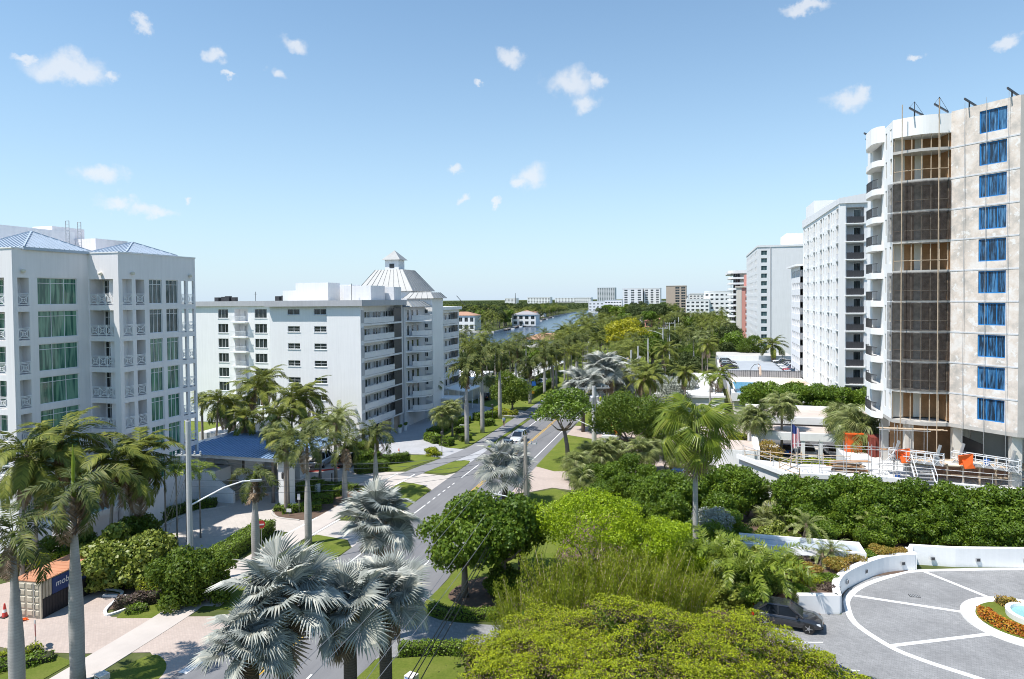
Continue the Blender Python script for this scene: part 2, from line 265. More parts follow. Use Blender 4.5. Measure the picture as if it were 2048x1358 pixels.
# ------------------------------------------------------------------ builders
class MB:
    """collects faces for ONE mesh object"""
    def __init__(s): s.v = []; s.f = []; s.mi = []; s.cur = 0
    def face(s, pts):
        n = len(s.v); s.v.extend(tuple(p) for p in pts); s.f.append(tuple(range(n, n + len(pts)))); s.mi.append(s.cur)
    def m(s, i): s.cur = i; return s
    def box(s, x0, y0, z0, x1, y1, z1):
        n = len(s.v)
        s.v += [(x0, y0, z0), (x1, y0, z0), (x1, y1, z0), (x0, y1, z0), (x0, y0, z1), (x1, y0, z1), (x1, y1, z1), (x0, y1, z1)]
        for q in ((3, 2, 1, 0), (4, 5, 6, 7), (0, 1, 5, 4), (1, 2, 6, 5), (2, 3, 7, 6), (3, 0, 4, 7)):
            s.f.append(tuple(n + i for i in q)); s.mi.append(s.cur)
        return s
    def hexa(s, b, t):            # 4 bottom and 4 top corners
        n = len(s.v); s.v += [tuple(p) for p in b] + [tuple(p) for p in t]
        for q in ((3, 2, 1, 0), (4, 5, 6, 7), (0, 1, 5, 4), (1, 2, 6, 5), (2, 3, 7, 6), (3, 0, 4, 7)):
            s.f.append(tuple(n + i for i in q)); s.mi.append(s.cur)
        return s
    def beam(s, a, b, w, h=None):  # square bar from a to b
        h = h or w; a = Vector(a); b = Vector(b); d = (b - a).normalized()
        x = d.cross(Vector((0, 0, 1)))
        if x.length < 1e-4: x = Vector((1, 0, 0))
        x.normalize(); y = x.cross(d); x *= w / 2; y *= h / 2
        return s.hexa([a - x - y, a + x - y, a + x + y, a - x + y], [b - x - y, b + x - y, b + x + y, b - x + y])
    def tube(s, pts, rad, n=8, cap=True):
        pts = [Vector(p) for p in pts]; rad = rad if isinstance(rad, (list, tuple)) else [rad] * len(pts); rings = []
        for i, p in enumerate(pts):
            d = (pts[min(i + 1, len(pts) - 1)] - pts[max(i - 1, 0)])
            d = d.normalized() if d.length > 1e-6 else Vector((0, 0, 1))
            x = d.cross(Vector((0.13, 0.97, 0.2) if abs(d.y) < 0.9 else (1, 0, 0))).normalized(); y = d.cross(x)
            b = len(s.v); rings.append(b)
            for k in range(n):
                a = 2 * math.pi * k / n; s.v.append(tuple(p + (x * math.cos(a) + y * math.sin(a)) * rad[i]))
        for i in range(len(pts) - 1):
            for k in range(n):
                s.f.append((rings[i] + k, rings[i] + (k + 1) % n, rings[i + 1] + (k + 1) % n, rings[i + 1] + k)); s.mi.append(s.cur)
        if cap:
            s.f.append(tuple(rings[0] + k for k in range(n))[::-1]); s.mi.append(s.cur); s.f.append(tuple(rings[-1] + k for k in range(n))); s.mi.append(s.cur)
        return s
    def prism(s, poly, z0, z1, bottom=True):
        n = len(s.v); k = len(poly)
        s.v += [(p[0], p[1], z0) for p in poly] + [(p[0], p[1], z1) for p in poly]
        for i in range(k): s.f.append((n + i, n + (i + 1) % k, n + k + (i + 1) % k, n + k + i)); s.mi.append(s.cur)
        s.f.append(tuple(range(n + k, n + 2 * k))); s.mi.append(s.cur)
        if bottom: s.f.append(tuple(range(n, n + k))[::-1]); s.mi.append(s.cur)
        return s
    def lathe(s, c, prof, n=16):
        rings = []
        for r, z in prof:
            rings.append(len(s.v)); s.v += [(c[0] + r * math.cos(2 * math.pi * k / n), c[1] + r * math.sin(2 * math.pi * k / n), c[2] + z) for k in range(n)]
        for i in range(len(prof) - 1):
            for k in range(n): s.f.append((rings[i] + k, rings[i] + (k + 1) % n, rings[i + 1] + (k + 1) % n, rings[i + 1] + k)); s.mi.append(s.cur)
        s.f.append(tuple(rings[-1] + k for k in range(n))); s.mi.append(s.cur)
        return s
    def mesh(s, name, mats, smooth=False):
        me = bpy.data.meshes.new(name); me.from_pydata(s.v, [], s.f)
        for m_ in (mats if isinstance(mats, (list, tuple)) else [mats]): me.materials.append(M[m_])
        me.polygons.foreach_set('material_index', s.mi)
        if smooth: me.polygons.foreach_set('use_smooth', [True] * len(s.f))
        me.update(); return me
    def build(s, name, mats, parent=None, loc=(0, 0, 0), rz=0.0, smooth=False):
        return put(name, s.mesh(name, mats, smooth), parent, loc, rz)
def put(name, me, parent=None, loc=(0, 0, 0), rz=0.0, rot=None, sc=None):
    o = bpy.data.objects.new(name, me); COL.objects.link(o); o.location = loc
    o.rotation_euler = rot if rot else (0, 0, rz)
    if sc: o.scale = sc if isinstance(sc, (tuple, list)) else (sc, sc, sc)
    if parent: o.parent = parent
    return o
def tag(o, label=None, cat=None, group=None, kind=None):
    if label: o['label'] = label
    if cat: o['category'] = cat
    if group: o['group'] = group
    if kind: o['kind'] = kind
    return o
def thing(name, label, cat, loc=(0, 0, 0), rz=0.0, group=None, sc=None):
    return tag(put(name, None, None, loc, rz, sc=sc), label, cat, group)
def copy_tree(o, parent=None):
    c = o.copy(); COL.objects.link(c); c.parent = parent
    for ch in [x for x in KIDS.get(o.name, ())]: copy_tree(ch, c)
    return c
KIDS = {}
def note_kids(root):
    for o in list(bpy.data.objects):
        if o.parent: KIDS.setdefault(o.parent.name, [])
    for o in bpy.data.objects:
        if o.parent and o not in KIDS[o.parent.name]: KIDS[o.parent.name].append(o)
def kids_of(root):                # remember the parts of one prototype
    st = [root]; 
    allo = [o for o in bpy.data.objects if o.parent]
    while st:
        r = st.pop(); KIDS[r.name] = [o for o in allo if o.parent == r]; st += KIDS[r.name]
def struct(name, mb, mats, kind='structure'):
    o = mb.build(name, mats); o['kind'] = kind; return o
def sheet(name, poly, z, m_, thick=0.0):
    mb = MB()
    if thick: mb.prism(poly, z - thick, z)
    else: mb.face([(p[0], p[1], z) for p in poly])
    return struct(name, mb, m_)
def strip(name, line, w0, w1, z0, z1, m_):
    """band along a polyline, from w0 to w1 to its right"""
    mb = MB(); L, Rr = offs(line, w0), offs(line, w1)
    for i in range(len(line) - 1):
        if z1 > z0: mb.hexa([(*L[i], z0), (*Rr[i], z0), (*Rr[i + 1], z0), (*L[i + 1], z0)], [(*L[i], z1), (*Rr[i], z1), (*Rr[i + 1], z1), (*L[i + 1], z1)])
        else: mb.face([(*L[i], z1), (*Rr[i], z1), (*Rr[i + 1], z1), (*L[i + 1], z1)])
    return mb
def offs(line, w):
    out = []
    for i, p in enumerate(line):
        a = Vector(line[max(i - 1, 0)]); b = Vector(line[min(i + 1, len(line) - 1)]); d = (b - a).normalized(); out.append((p[0] + d.y * w, p[1] - d.x * w))
    return out
def smooth(pts, n=6, closed=False):
    P = [Vector(p) for p in pts]; out = []; N = len(P)
    for i in range(N if closed else N - 1):
        p0 = P[(i - 1) % N] if closed or i > 0 else P[0]; p1 = P[i]; p2 = P[(i + 1) % N]; p3 = P[(i + 2) % N] if closed or i + 2 < N else P[-1]
        for k in range(n):
            t = k / n; out.append(tuple(0.5 * ((2 * p1) + (p2 - p0) * t + (2 * p0 - 5 * p1 + 4 * p2 - p3) * t * t + (3 * p1 - p0 - 3 * p2 + p3) * t ** 3)))
    if not closed: out.append(tuple(P[-1]))
    return out
def arc(c, r, a0, a1, n=24): return [(c[0] + r * math.cos(a0 + (a1 - a0) * i / n), c[1] + r * math.sin(a0 + (a1 - a0) * i / n)) for i in range(n + 1)]

# ------------------------------------------------------------------ ground, canal
WEST = [(-4000, 430), (-420, 440), (-164, 457), (-135, 443), (-152, 600), (-178, 823), (-203, 1186), (-225, 1700), (-300, 2600)]
EAST = [(-215, 2600), (-150, 1800), (-95, 1400), (-62, 1000), (-84, 760), (-90, 600), (-93, 330), (-140, 240), (-420, 235), (-4000, 230)]
bm = bmesh.new()
def loopverts(pts):
    vs_ = [bm.verts.new((p[0], p[1], 0)) for p in pts]
    for i in range(len(vs_)): bm.edges.new((vs_[i], vs_[(i + 1) % len(vs_)]))
loopverts([(-9000, -800), (9000, -800), (9000, 14000), (-9000, 14000)]); loopverts(WEST + EAST)
bmesh.ops.triangle_fill(bm, use_beauty=True, use_dissolve=False, edges=bm.edges[:])
me = bpy.data.meshes.new('ground'); bm.to_mesh(me); bm.free(); me.materials.append(M['groundcover'])
put('ground', me)['kind'] = 'structure'
sheet('canal_water', [(-4200, 200), (200, 200), (200, 2800), (-4200, 2800)], -1.1, 'canal_water')
mb = MB()
for ln in (WEST, EAST):
    for a, b in zip(ln[:-1], ln[1:]): mb.hexa([(a[0], a[1], -1.3), (b[0], b[1], -1.3), (b[0] + .3, b[1] + .3, -1.3), (a[0] + .3, a[1] + .3, -1.3)], [(a[0], a[1], .25), (b[0], b[1], .25), (b[0] + .3, b[1] + .3, .25), (a[0] + .3, a[1] + .3, .25)])
tag(mb.build('seawall', 'concrete'), 'long grey concrete seawall edging the blue canal', 'wall')

# roads and paths (x across the street, y along it)
ROAD_L, ROAD_R = -29.9, -20.7
sheet('road', [(ROAD_L, -30), (-19.3, -30), (-19.2, 50), (-20.6, 62), (-20.9, 640), (ROAD_L, 640)], 0.020, 'asphalt')
def marks(name, x, ys, w, m_, label=None):
    mb = MB()
    for a, b in ys: mb.face([(x - w / 2, a, .026), (x + w / 2, a, .026), (x + w / 2, b, .026), (x - w / 2, b, .026)])
    struct(name, mb, m_)
marks('lane_marking', -25.33, [(-30, 39), (62, 600)], .12, 'yellow_paint'); marks('lane_marking', -25.05, [(-30, 39), (62, 600)], .12, 'yellow_paint')
marks('lane_marking', -22.05, [(44, 76), (87, 600)], .14, 'white_paint'); marks('lane_marking', -22.05, [(-30, 35)], .14, 'white_paint')
marks('lane_marking', -28.4, [(42, 56), (61, 67.5)] + [(68 + k * 1.55, 68.75 + k * 1.55) for k in range(6)] + [(79, 86), (92, 600)], .14, 'white_paint')
mb = MB(); mb.face([(-29.9, 33.2, .027), (-29.3, 33.2, .027), (-29.2, 35.4, .027), (-29.8, 35.4, .027)]); struct('stop_line', mb, 'white_paint')

# lawns
sheet('lawn', [(-34.6, 40.4), (-31, 41.4), (-30.0, 43), (-30.0, 54), (-31.2, 55.8), (-34.8, 56.4), (-35.2, 48)], .035, 'grass')
sheet('lawn', [(-34.9, 60.9), (-31.6, 61.5), (-30.0, 63.5), (-30.0, 72.6), (-31.3, 74.4), (-33.2, 75.2), (-34.9, 75.4)], .035, 'grass')
sheet('lawn', smooth([(-35.3, 80.6), (-33.0, 80.3), (-30.3, 81.2), (-30.0, 85.0), (-30.4, 87.6), (-33.4, 86.4), (-35.0, 84.2)], 4, True), .035, 'grass')
sheet('lawn', [(-40.3, 78.8), (-37.2, 80.4), (-36.3, 84.5), (-34.9, 88.0), (-37.8, 89.4), (-42.0, 88.2), (-42.2, 82)], .035, 'grass')
sheet('lawn', [(-33.4, 97.5), (-33.1, 120), (-37, 122.5), (-40, 118.5), (-41.5, 106), (-41, 99.2), (-36, 94.6), (-34.2, 94.4)], .035, 'grass')
sheet('lawn', [(-30.6, 96.5), (-30.0, 95), (-30.0, 118), (-30.6, 118)], .035, 'grass')
sheet('lawn', [(-33.2, 132), (-33.2, 320), (-44, 320), (-44, 134), (-38, 130)], .035, 'grass')
sheet('lawn', [(-30.6, 128), (-30.0, 128), (-30.0, 320), (-30.6, 320)], .035, 'grass')
sheet('lawn', smooth([(-33.6, 26), (-33.8, 31), (-33.2, 34.2), (-32.0, 34.3), (-30.6, 32.8), (-30.1, 29), (-30.1, 24)], 4, True), .035, 'grass')
sheet('lawn', [(-37.2, 24), (-37.0, 32.6), (-39.4, 33.0), (-43.5, 31.6), (-46, 24)], .035, 'grass')
sheet('lawn', smooth([(-19.3, 44.8), (-18.2, 43.6), (-14, 43.9), (-12, 46), (-12, 58), (-13, 69), (-20.0, 71.2), (-20.4, 66), (-19.6, 56), (-19.1, 50)], 4, True), .035, 'grass')
sheet('lawn', [(-20.8, 71.8), (-16.2, 76.8), (-12, 74), (-12, 60), (-19, 62)], .040, 'grass')
sheet('lawn', [(-20.8, 86.6), (-17.9, 84.6), (-14, 86), (-12, 100), (-14, 104), (-20.9, 108)], .035, 'grass')
sheet('lawn', [(-20.9, 116), (-13, 118), (-13, 330), (-20.9, 330)], .035, 'grass')
sheet('lawn', smooth([(-19.2, 36.6), (-18.2, 37.8), (-13, 39.4), (-9, 38.6), (-7, 30), (-14, 24), (-19.2, 26)], 4, True), .035, 'grass')
sheet('lawn', [(-96, 82), (-60, 84), (-60, 92.5), (-65.5, 92.5), (-65.5, 104.5), (-96, 104.5)], .035, 'grass')
sheet('lawn', [(-39.2, 37.9), (-36.6, 38.6), (-37.0, 44.5), (-41, 41.5)], .035, 'grass')
# planting beds
sheet('planting_bed', [(-54, 41.2), (-44.5, 41.8), (-42.2, 41.6), (-40.9, 38.6), (-38.5, 43), (-37.8, 46), (-40.8, 48), (-45, 47.5), (-50, 54), (-56.5, 54.5), (-57, 44)], .030, 'soil')
sheet('planting_bed', smooth([(-43.2, 62.1), (-41.4, 60.2), (-38.8, 59.9), (-37.6, 61), (-37.5, 70.2), (-39.6, 71.6), (-43.4, 71.0), (-44.3, 66.5)], 4, True), .034, 'soil')
sheet('planting_bed', smooth([(-16.2, 51.0), (-18.0, 48.5), (-17.6, 46.3), (-14.5, 45.6), (-11.5, 47.5), (-11.5, 51)], 5, True), .045, 'soil')
sheet('planting_bed', [(-12.5, 58), (-12.5, 84), (-6, 79), (4, 80), (4, 66), (8, 58), (8, 49), (-8, 46)], .030, 'soil')
sheet('planting_bed', smooth([(5.9, 51.4), (9.2, 51.6), (10.0, 54), (12, 57.6), (16, 60.4), (16, 63), (6, 61.5)], 3, True), .034, 'soil')
sheet('planting_bed', [(16, 63.4), (40, 66), (40, 73.4), (4, 73.4), (4, 62.6)], .030, 'soil')
# driveways
sheet('driveway', [(-29.9, 30), (-29.9, 43), (-30.6, 41.3), (-32.6, 39.9), (-39.7, 38.0), (-41.0, 38.5), (-42.0, 41.2), (-52, 42), (-56, 34), (-41.5, 32.7), (-37.4, 33.5), (-33.3, 34.7), (-31.0, 33.2)], .028, 'paver_pink')
sheet('driveway', [(-29.9, 54.2), (-31.3, 55.9), (-38.7, 56.4), (-41.9, 56.0), (-41.5, 50), (-45, 47.5), (-51, 53), (-53, 66), (-53, 84), (-43.0, 84), (-40.2, 78.9), (-36.5, 80.0), (-30.8, 79.4), (-29.9, 81), (-29.9, 73), (-31.5, 74.6), (-35, 75.6), (-37.8, 73), (-44, 72), (-45, 66), (-43.3, 62), (-41.3, 60.0), (-38.8, 59.8), (-31.4, 61.2), (-29.9, 63.2)], .026, 'paver_tan')
sheet('driveway', [(-29.9, 86.4), (-29.9, 96), (-34, 94.2), (-36.4, 94.6), (-41.2, 99), (-41.9, 106), (-40.5, 119), (-36.5, 123.5), (-29.9, 121.5), (-29.9, 128.5), (-37.5, 130.5), (-44, 136), (-57.2, 137), (-57.2, 108.7), (-62, 105), (-62, 88), (-52, 84), (-45, 86), (-42.2, 88.6), (-37, 90.0), (-33.5, 87.5)], .024, 'paver_blue')
sheet('driveway', smooth([(-19.3, 45.6), (-18.4, 43.9), (-16, 43.2), (-8, 44.2), (-4, 44), (-4, 38.6), (-12.9, 39.9), (-17.5, 38.6), (-19.0, 37), (-19.3, 40)], 3, True), .027, 'paver_grey')
sheet('driveway', [(-20.7, 72.6), (-20.7, 86.6), (-17.6, 84.8), (-13, 86.4), (-8, 93.5), (3.4, 93.5), (3.4, 80.4), (-8, 79), (-12, 76.2), (-16.6, 77.2)], .028, 'paver_pink')
sheet('driveway', [(-20.8, 108), (-14, 104.5), (-10, 108), (-10, 113), (-14, 115.6), (-20.8, 116)], .028, 'paver_pink')
sheet('driveway', [(2.5, 94), (2.5, 123), (8, 123), (8, 94)], .026, 'paver_pink')
sheet('driveway', [(-10, 93.6), (-10, 120), (2.4, 120), (2.4, 93.6)], .024, 'paver_pink')
# sidewalk
SW = smooth([(-35.6, -10), (-35.6, 20), (-35.55, 33), (-35.7, 40), (-36.4, 47), (-36.4, 58), (-36.15, 71), (-35.5, 78)], 5)
struct('sidewalk', strip('sidewalk', SW, -1.15, 1.15, 0, .050, 'sidewalk'), 'sidewalk')
SW2 = smooth([(-35.5, 78), (-34.6, 82.5), (-33.2, 88.5), (-32.1, 95), (-31.9, 102), (-31.9, 140), (-31.9, 320)], 5)
struct('cycle_path', strip('path', SW2, -1.2, 1.25, 0, .050, 'path'), 'path_asphalt')
# thin white edging of the drive across the path
mb = MB()
for x in (-37.6, -35.1): mb.face([(x - .12, 55.6, .056), (x + .12, 55.6, .056), (x + .3, 61, .056), (x + .06, 61, .056)])
for x in (-37.2, -34.9): mb.face([(x - .1, 73.6, .056), (x + .1, 73.6, .056), (x + .35, 79, .056), (x + .15, 79, .056)])
struct('path_edging', mb, 'white_paint')
# kerbs
def kerb(line, label, w=.16, h=.13, m_='concrete', name='kerb'):
    struct(name, strip(name, line, 0, w, 0, h, m_), m_)
kerb(smooth([(-50.6, 54.4), (-51.2, 58.5), (-49.8, 60.9), (-48.9, 62.0)], 4), '')
kerb(smooth([(-43.4, 62.4), (-42.6, 60.9), (-41.2, 59.9), (-38.7, 59.7)], 4), '')
kerb(smooth([(-37.6, 46.0), (-39.0, 40.9), (-39.9, 38.2), (-40.6, 38.2), (-41.2, 39.0), (-42.2, 41.3), (-44, 41.5)], 4), '', .2, .14, 'white_paint')
kerb(smooth([(-43.2, 71.2), (-42.6, 75.6), (-40.6, 78.5)], 4), '')
kerb(smooth([(-42.4, 88.2), (-38.5, 89.6), (-35.5, 88.6)], 4), '')
# round entrance court
CC, CR = (20.4, 51.9), 9.6
RING = smooth([g(*p) for p in ((2100, 1139), (1981, 1139.5), (1834, 1143), (1781, 1153.7), (1727.5, 1172.5), (1699, 1195), (1696.7, 1216.6), (1714, 1248.7), (1781, 1293), (1848, 1321), (1955, 1356), (2060, 1392))], 6)
sheet('entrance_court', [(2, 38), (4, 50.5), (9.4, 50.9)] + [p for p in smooth([(9.9, 53.6), (11.0, 56.0), (14.0, 59.4), (16.7, 60.9)], 4)] + [(24.9, 63.1), (36, 64.5), (36, 34), (2, 34)], .022, 'paver_grey')
struct('court_ring', strip('r', RING, -.16, .26, 0, .028, 'white_paint'), 'white_paint')
mb = MB()
for a, b in (((17.12, 60.62), (20.3, 56.3)), ((10.8, 54.4), (17.54, 53.37)), ((11.4, 47.0), (18.11, 50.31)), ((30, 46), (23.6, 50.6))):
    d = (Vector(b) - Vector(a)).normalized(); n_ = Vector((d.y, -d.x)) * .17
    mb.face([(a[0] + n_.x, a[1] + n_.y, .0295), (b[0] + n_.x, b[1] + n_.y, .0295), (b[0] - n_.x, b[1] - n_.y, .0295), (a[0] - n_.x, a[1] - n_.y, .0295)])
struct('court_spokes', mb, 'white_paint')
mb = MB()
for a, b in (((2.5, 45.3), (7.5, 46.4)), ((3.0, 42.5), (9.0, 43.4))): mb.face([(a[0], a[1], .0295), (b[0], b[1], .0295), (b[0], b[1] + .1, .0295), (a[0], a[1] + .1, .0295)])
struct('bay_marking', mb, 'white_paint')
# ------------------------------------------------------------------ facade kit
CACHE = {}
class Face:
    """one flat facade: x along it, y into the building, z up"""
    def __init__(s, parent, o, a_deg, length, z0, z1, m_='white_stucco', depth=0.25):
        s.p = parent; s.o = o; s.a = R(a_deg); s.L = length; s.z0 = z0; s.z1 = z1; s.m = m_; s.d = depth; s.ops = []; s.extra = MB(); s.mats = [m_]
    def loc(s, x, y, z): c, n = math.cos(s.a), math.sin(s.a); return (s.o[0] + c * x - n * y, s.o[1] + n * x + c * y, z)
    def opening(s, u0, u1, z0, z1, back=None, m_back=None): s.ops.append((u0, u1, z0, z1, back if back else s.d, m_back, back is not None))
    def part(s, name, me, x, y, z, parent=None, sc=None): return put(name, me, parent or s.p, s.loc(x, y, z), s.a, sc=sc)
    def window(s, u0, u1, z0, z1, nx=2, nz=1, gm='dark_glass', fm='white_metal', set_=0.12, sill=False, fw=.06, panes=False, splits=None):
        s.opening(u0, u1, z0, z1)
        return s.win_obj(u0, u1, z0, z1, nx, nz, gm, fm, set_, sill, fw, panes, splits)
    def win_obj(s, u0, u1, z0, z1, nx=2, nz=1, gm='dark_glass', fm='white_metal', set_=0.12, sill=False, fw=.06, panes=False, splits=None, name='window'):
        w, h = round(u1 - u0, 3), round(z1 - z0, 3); key = ('win', w, h, nx, nz, gm, fm, sill, fw, splits)
        if key not in CACHE:
            mb = MB(); t = .07
            for x in [0, w - fw]: mb.box(x, 0, 0, x + fw, t, h)
            for z in [0, h - fw]: mb.box(fw, 0.002, z, w - fw, t, z + fw)
            for i in range(1, nx): mb.box(w * i / nx - fw * .4, .004, fw, w * i / nx + fw * .4, t, h - fw)
            for z in (splits or [h * i / nz for i in range(1, nz)]): mb.box(fw, .006, z - fw * .4, w - fw, t, z + fw * .4)
            if sill: mb.box(-.08, -.2, -.1, w + .08, .1, -.01)
            g_ = MB(); g_.face([(fw * .5, .05, fw * .5), (w - fw * .5, .05, fw * .5), (w - fw * .5, .05, h - fw * .5), (fw * .5, .05, h - fw * .5)])
            CACHE[key] = (mb.mesh(name, fm), g_.mesh('pane', gm))
        o = s.part(name, CACHE[key][0], u0, set_, z0); put('pane', CACHE[key][1], o)
        return o
    def recess(s, u0, u1, z0, z1, depth=1.6, m_back=None): s.opening(u0, u1, z0, z1, depth, m_back)
    def door(s, u0, u1, z0, h=2.2, y=1.5, nx=2, gm='dark_glass', transom=None, fm='white_metal'):
        return s.win_obj(u0, u1, z0, z0 + h, nx, 1, gm, fm, y, False, .08, splits=(transom,) if transom else None, name='balcony_door')
    def railing(s, u0, u1, z, h=1.05, y=0.0, kind='picket', m_='white_metal', n=None, parent=None):
        w = round(u1 - u0, 2); key = ('rail', w, h, kind, m_, n)
        if key not in CACHE:
            mb = MB()
            mb.box(0, -.03, h - .06, w, .03, h); mb.box(0, -.02, .08, w, .02, .13)
            if kind == 'cross':
                k = n or 3; pw = w / k
                for i in range(k):
                    a, b = i * pw, (i + 1) * pw; lo, hi = .13, h - .16
                    mb.box(a, -.02, 0, a + .05, .02, h - .05); mb.box(b - .05, -.021, 0, b, .019, h - .05)
                    mb.box(a, -.018, hi, b, .018, hi + .045)
                    c = ((a + b) / 2, (lo + hi) / 2); rx, rz = (b - a) / 2 - .05, (hi - lo) / 2
                    for sx, sz in ((-1, -1), (1, -1), (-1, 1), (1, 1)): mb.beam((c[0] + sx * rx, 0, c[1] + sz * rz), (c[0] + sx * rx * .12, 0, c[1] + sz * rz * .12), .035, .05)
                    for q in (.36, .68):
                        x, zz = rx * q, rz * q
                        mb.box(c[0] - x, -.02, c[1] - zz, c[0] - x + .035, .02, c[1] + zz); mb.box(c[0] + x - .035, -.02, c[1] - zz, c[0] + x, .02, c[1] + zz)
                        mb.box(c[0] - x, -.018, c[1] - zz, c[0] + x, .018, c[1] - zz + .035); mb.box(c[0] - x, -.018, c[1] + zz - .035, c[0] + x, .018, c[1] + zz)
            elif kind == 'picket':
                k = max(2, int(w / .14))
                for i in range(k + 1): mb.box(i * (w - .03) / k, -.012, .1, i * (w - .03) / k + .03, .012, h - .05)
            elif kind == 'panel':
                mb.box(.02, -.012, .10, w - .02, .012, h - .1); k = max(2, int(w / .35))
                for i in range(k + 1): mb.box(i * (w - .05) / k, -.035, .05, i * (w - .05) / k + .05, .014, h - .05)
            CACHE[key] = mb.mesh('railing', m_)
        return s.part('railing', CACHE[key], u0, y, z, parent)
    def build(s, name='wall'):
        mb = MB(); us = sorted({0, s.L} | {round(v, 4) for o in s.ops for v in o[:2]}); zs = sorted({s.z0, s.z1} | {round(v, 4) for o in s.ops for v in o[2:4]})
        mats = [s.m]
        for j in range(len(zs) - 1):
            zc = (zs[j] + zs[j + 1]) / 2; run = None
            for i in range(len(us)):
                solid = i < len(us) - 1 and not any(o[0] < (us[i] + us[i + 1]) / 2 < o[1] and o[2] < zc < o[3] for o in s.ops)
                if solid and run is None: run = us[i]
                if not solid and run is not None:
                    mb.face([(run, 0, zs[j]), (us[i], 0, zs[j]), (us[i], 0, zs[j + 1]), (run, 0, zs[j + 1])]); run = None
        for (a, b, c, d, dep, mbk, hasback) in s.ops:
            if mbk and mbk not in mats: mats.append(mbk)
            for q in (((a, 0, c), (b, 0, c), (b, dep, c), (a, dep, c)), ((a, 0, d), (b, 0, d), (b, dep, d), (a, dep, d)), ((a, 0, c), (a, dep, c), (a, dep, d), (a, 0, d)), ((b, 0, c), (b, dep, c), (b, dep, d), (b, 0, d))): mb.face(q)
            if hasback:
                if mbk: mb.m(mats.index(mbk))
                mb.face([(a, dep, c), (b, dep, c), (b, dep, d), (a, dep, d)]); mb.m(0)
        ob = mb.build(name, mats, s.p, (s.o[0], s.o[1], 0), s.a); return ob
def boxpart(name, parent, m_, *boxes):
    mb = MB()
    for b in boxes: mb.box(*b)
    return mb.build(name, m_, parent)

# ------------------------------------------------------------------ near apartment block with blue pyramid roofs
lb = thing('apartment_building', 'lavender white apartment block with green windows and blue pyramid roofs', 'building', (-57, 53, 0))
lb.location = (0, 0, 0)
XA, XB, YA, YB, YN = -57.2, -53.6, 45.4, 53.0, 63.3; TOP = 26.75
FL = [21.8 - 3.0 * k for k in range(7)]   # 21.8 ... 3.8
def lamp_on(face, u, z):
    mb = MB(); mb.lathe((0, 0, 0), [(.16, -.05), (.2, .08), (.14, .22), (.02, .26)], 10); face.part('wall_lamp', CACHE.setdefault('wl', mb.mesh('wall_lamp', 'cream_shutter', True)), u, -.16, z)
fa = Face(lb, (XA, YA), 90, YB - YA + .01, 0, TOP, 'lb_wall')           # east face, near bay
for z in FL:
    fa.recess(.45, 1.5, z - .05, z + 2.45, 1.5); fa.railing(.45, 1.5, z, kind='cross', n=1, y=.05)
    if z > 4: fa.window(2.3, 6.35, z + .05, z + 2.5, 3, 1, 'green_glass', set_=.1, splits=(1.95,))
lamp_on(fa, .9, 24.75); fa.build()
fs0 = Face(lb, (XA - 14, YA), 0, 14, 0, TOP, 'lb_wall')
for z in FL:
    fs0.recess(9.6, 13.05, z - .05, z + 2.45, 1.5); fs0.railing(9.6, 13.05, z, kind='cross', n=3, y=.05); fs0.door(10.4, 12.6, z, 2.35, 1.42, 3, 'green_glass', 1.8)
    fs0.window(4, 7.5, z + .05, z + 2.5, 3, 1, 'green_glass', set_=.1, splits=(1.95,))
fs0.build()
fs = Face(lb, (XA, YB), 0, XB - XA, 0, TOP, 'lb_wall')                   # sunlit south face between the bays
for z in FL:
    fs.recess(.12, 2.95, z - .05, z + 2.45, 1.6); fs.railing(.12, 2.95, z, kind='cross', n=3, y=.05)
    fs.door(.3, 1.25, z, 2.4, 1.5, 2, 'dark_glass', 1.75); fs.door(1.85, 2.8, z, 2.4, 1.5, 2, 'dark_glass', 1.75)
lamp_on(fs, 1.6, 24.7); fs.build()
fe = Face(lb, (XB, YB), 90, YN - YB, 0, TOP, 'lb_wall')
for z in FL:
    for a, b in ((.45, 1.6), (2.05, 3.15)):
        fe.recess(a, b, z - .05, z + 2.45, 1.6); fe.railing(a, b, z, kind='cross', n=1 if a < 1 else 1, y=.05)
    for a, b in ((3.75, 5.45), (6.0, 7.7)): fe.window(a, b, z + .05, z + 2.5, 3, 1, 'green_glass' if z < 17 else 'teal_glass', set_=.1, splits=(1.95,))
    for a, b in ((8.2, 8.85), (9.2, 10.05)):
        fe.opening(a, b, z - .05, z + 2.45); fe.railing(a, b, z, kind='cross', n=1, y=.08)
for u in (1.6, 9.4): lamp_on(fe, u, 24.75)
fe.build()
# open corner loggia at the north end, floor slabs, core
boxpart('core', lb, 'lb_wall', (XB - 20, YB + 1.75, 0, XB - 1.75, YN - 2.6, TOP - .6), (XA - 14, YA + 1.75, 0, XA - 1.75, YB + 1.75, TOP - .6), (XB - 20, YN - 2.61, 0, XB - 4.2, YN, TOP - .61), (XB - 1.76, YB + 3.3, 0, XB - .26, YN - 2.6, TOP - .62), (XA - 1.76, YA + 1.8, 0, XA - .26, YB - .3, TOP - .63))
for z in FL: boxpart('floor_slab', lb, 'lb_wall', (XB - 4.3, YN - 2.62, z - .55, XB - .02, YN, z - .05))
boxpart('corner_pier', lb, 'lb_wall', (XB - 4.3, YN - .25, 0, XB - 3.5, YN - .01, TOP - .7), (XB - .26, YN - .24, 0, XB - .01, YN, TOP - .7))
boxpart('roof_slab', lb, 'lb_wall', (XB - 20, YB + .04, 24.5, XB - .04, YN - .04, 25.2), (XA - 14, YA + .04, 24.51, XA - .04, YB + .03, 25.21))
mb = MB()   # parapet
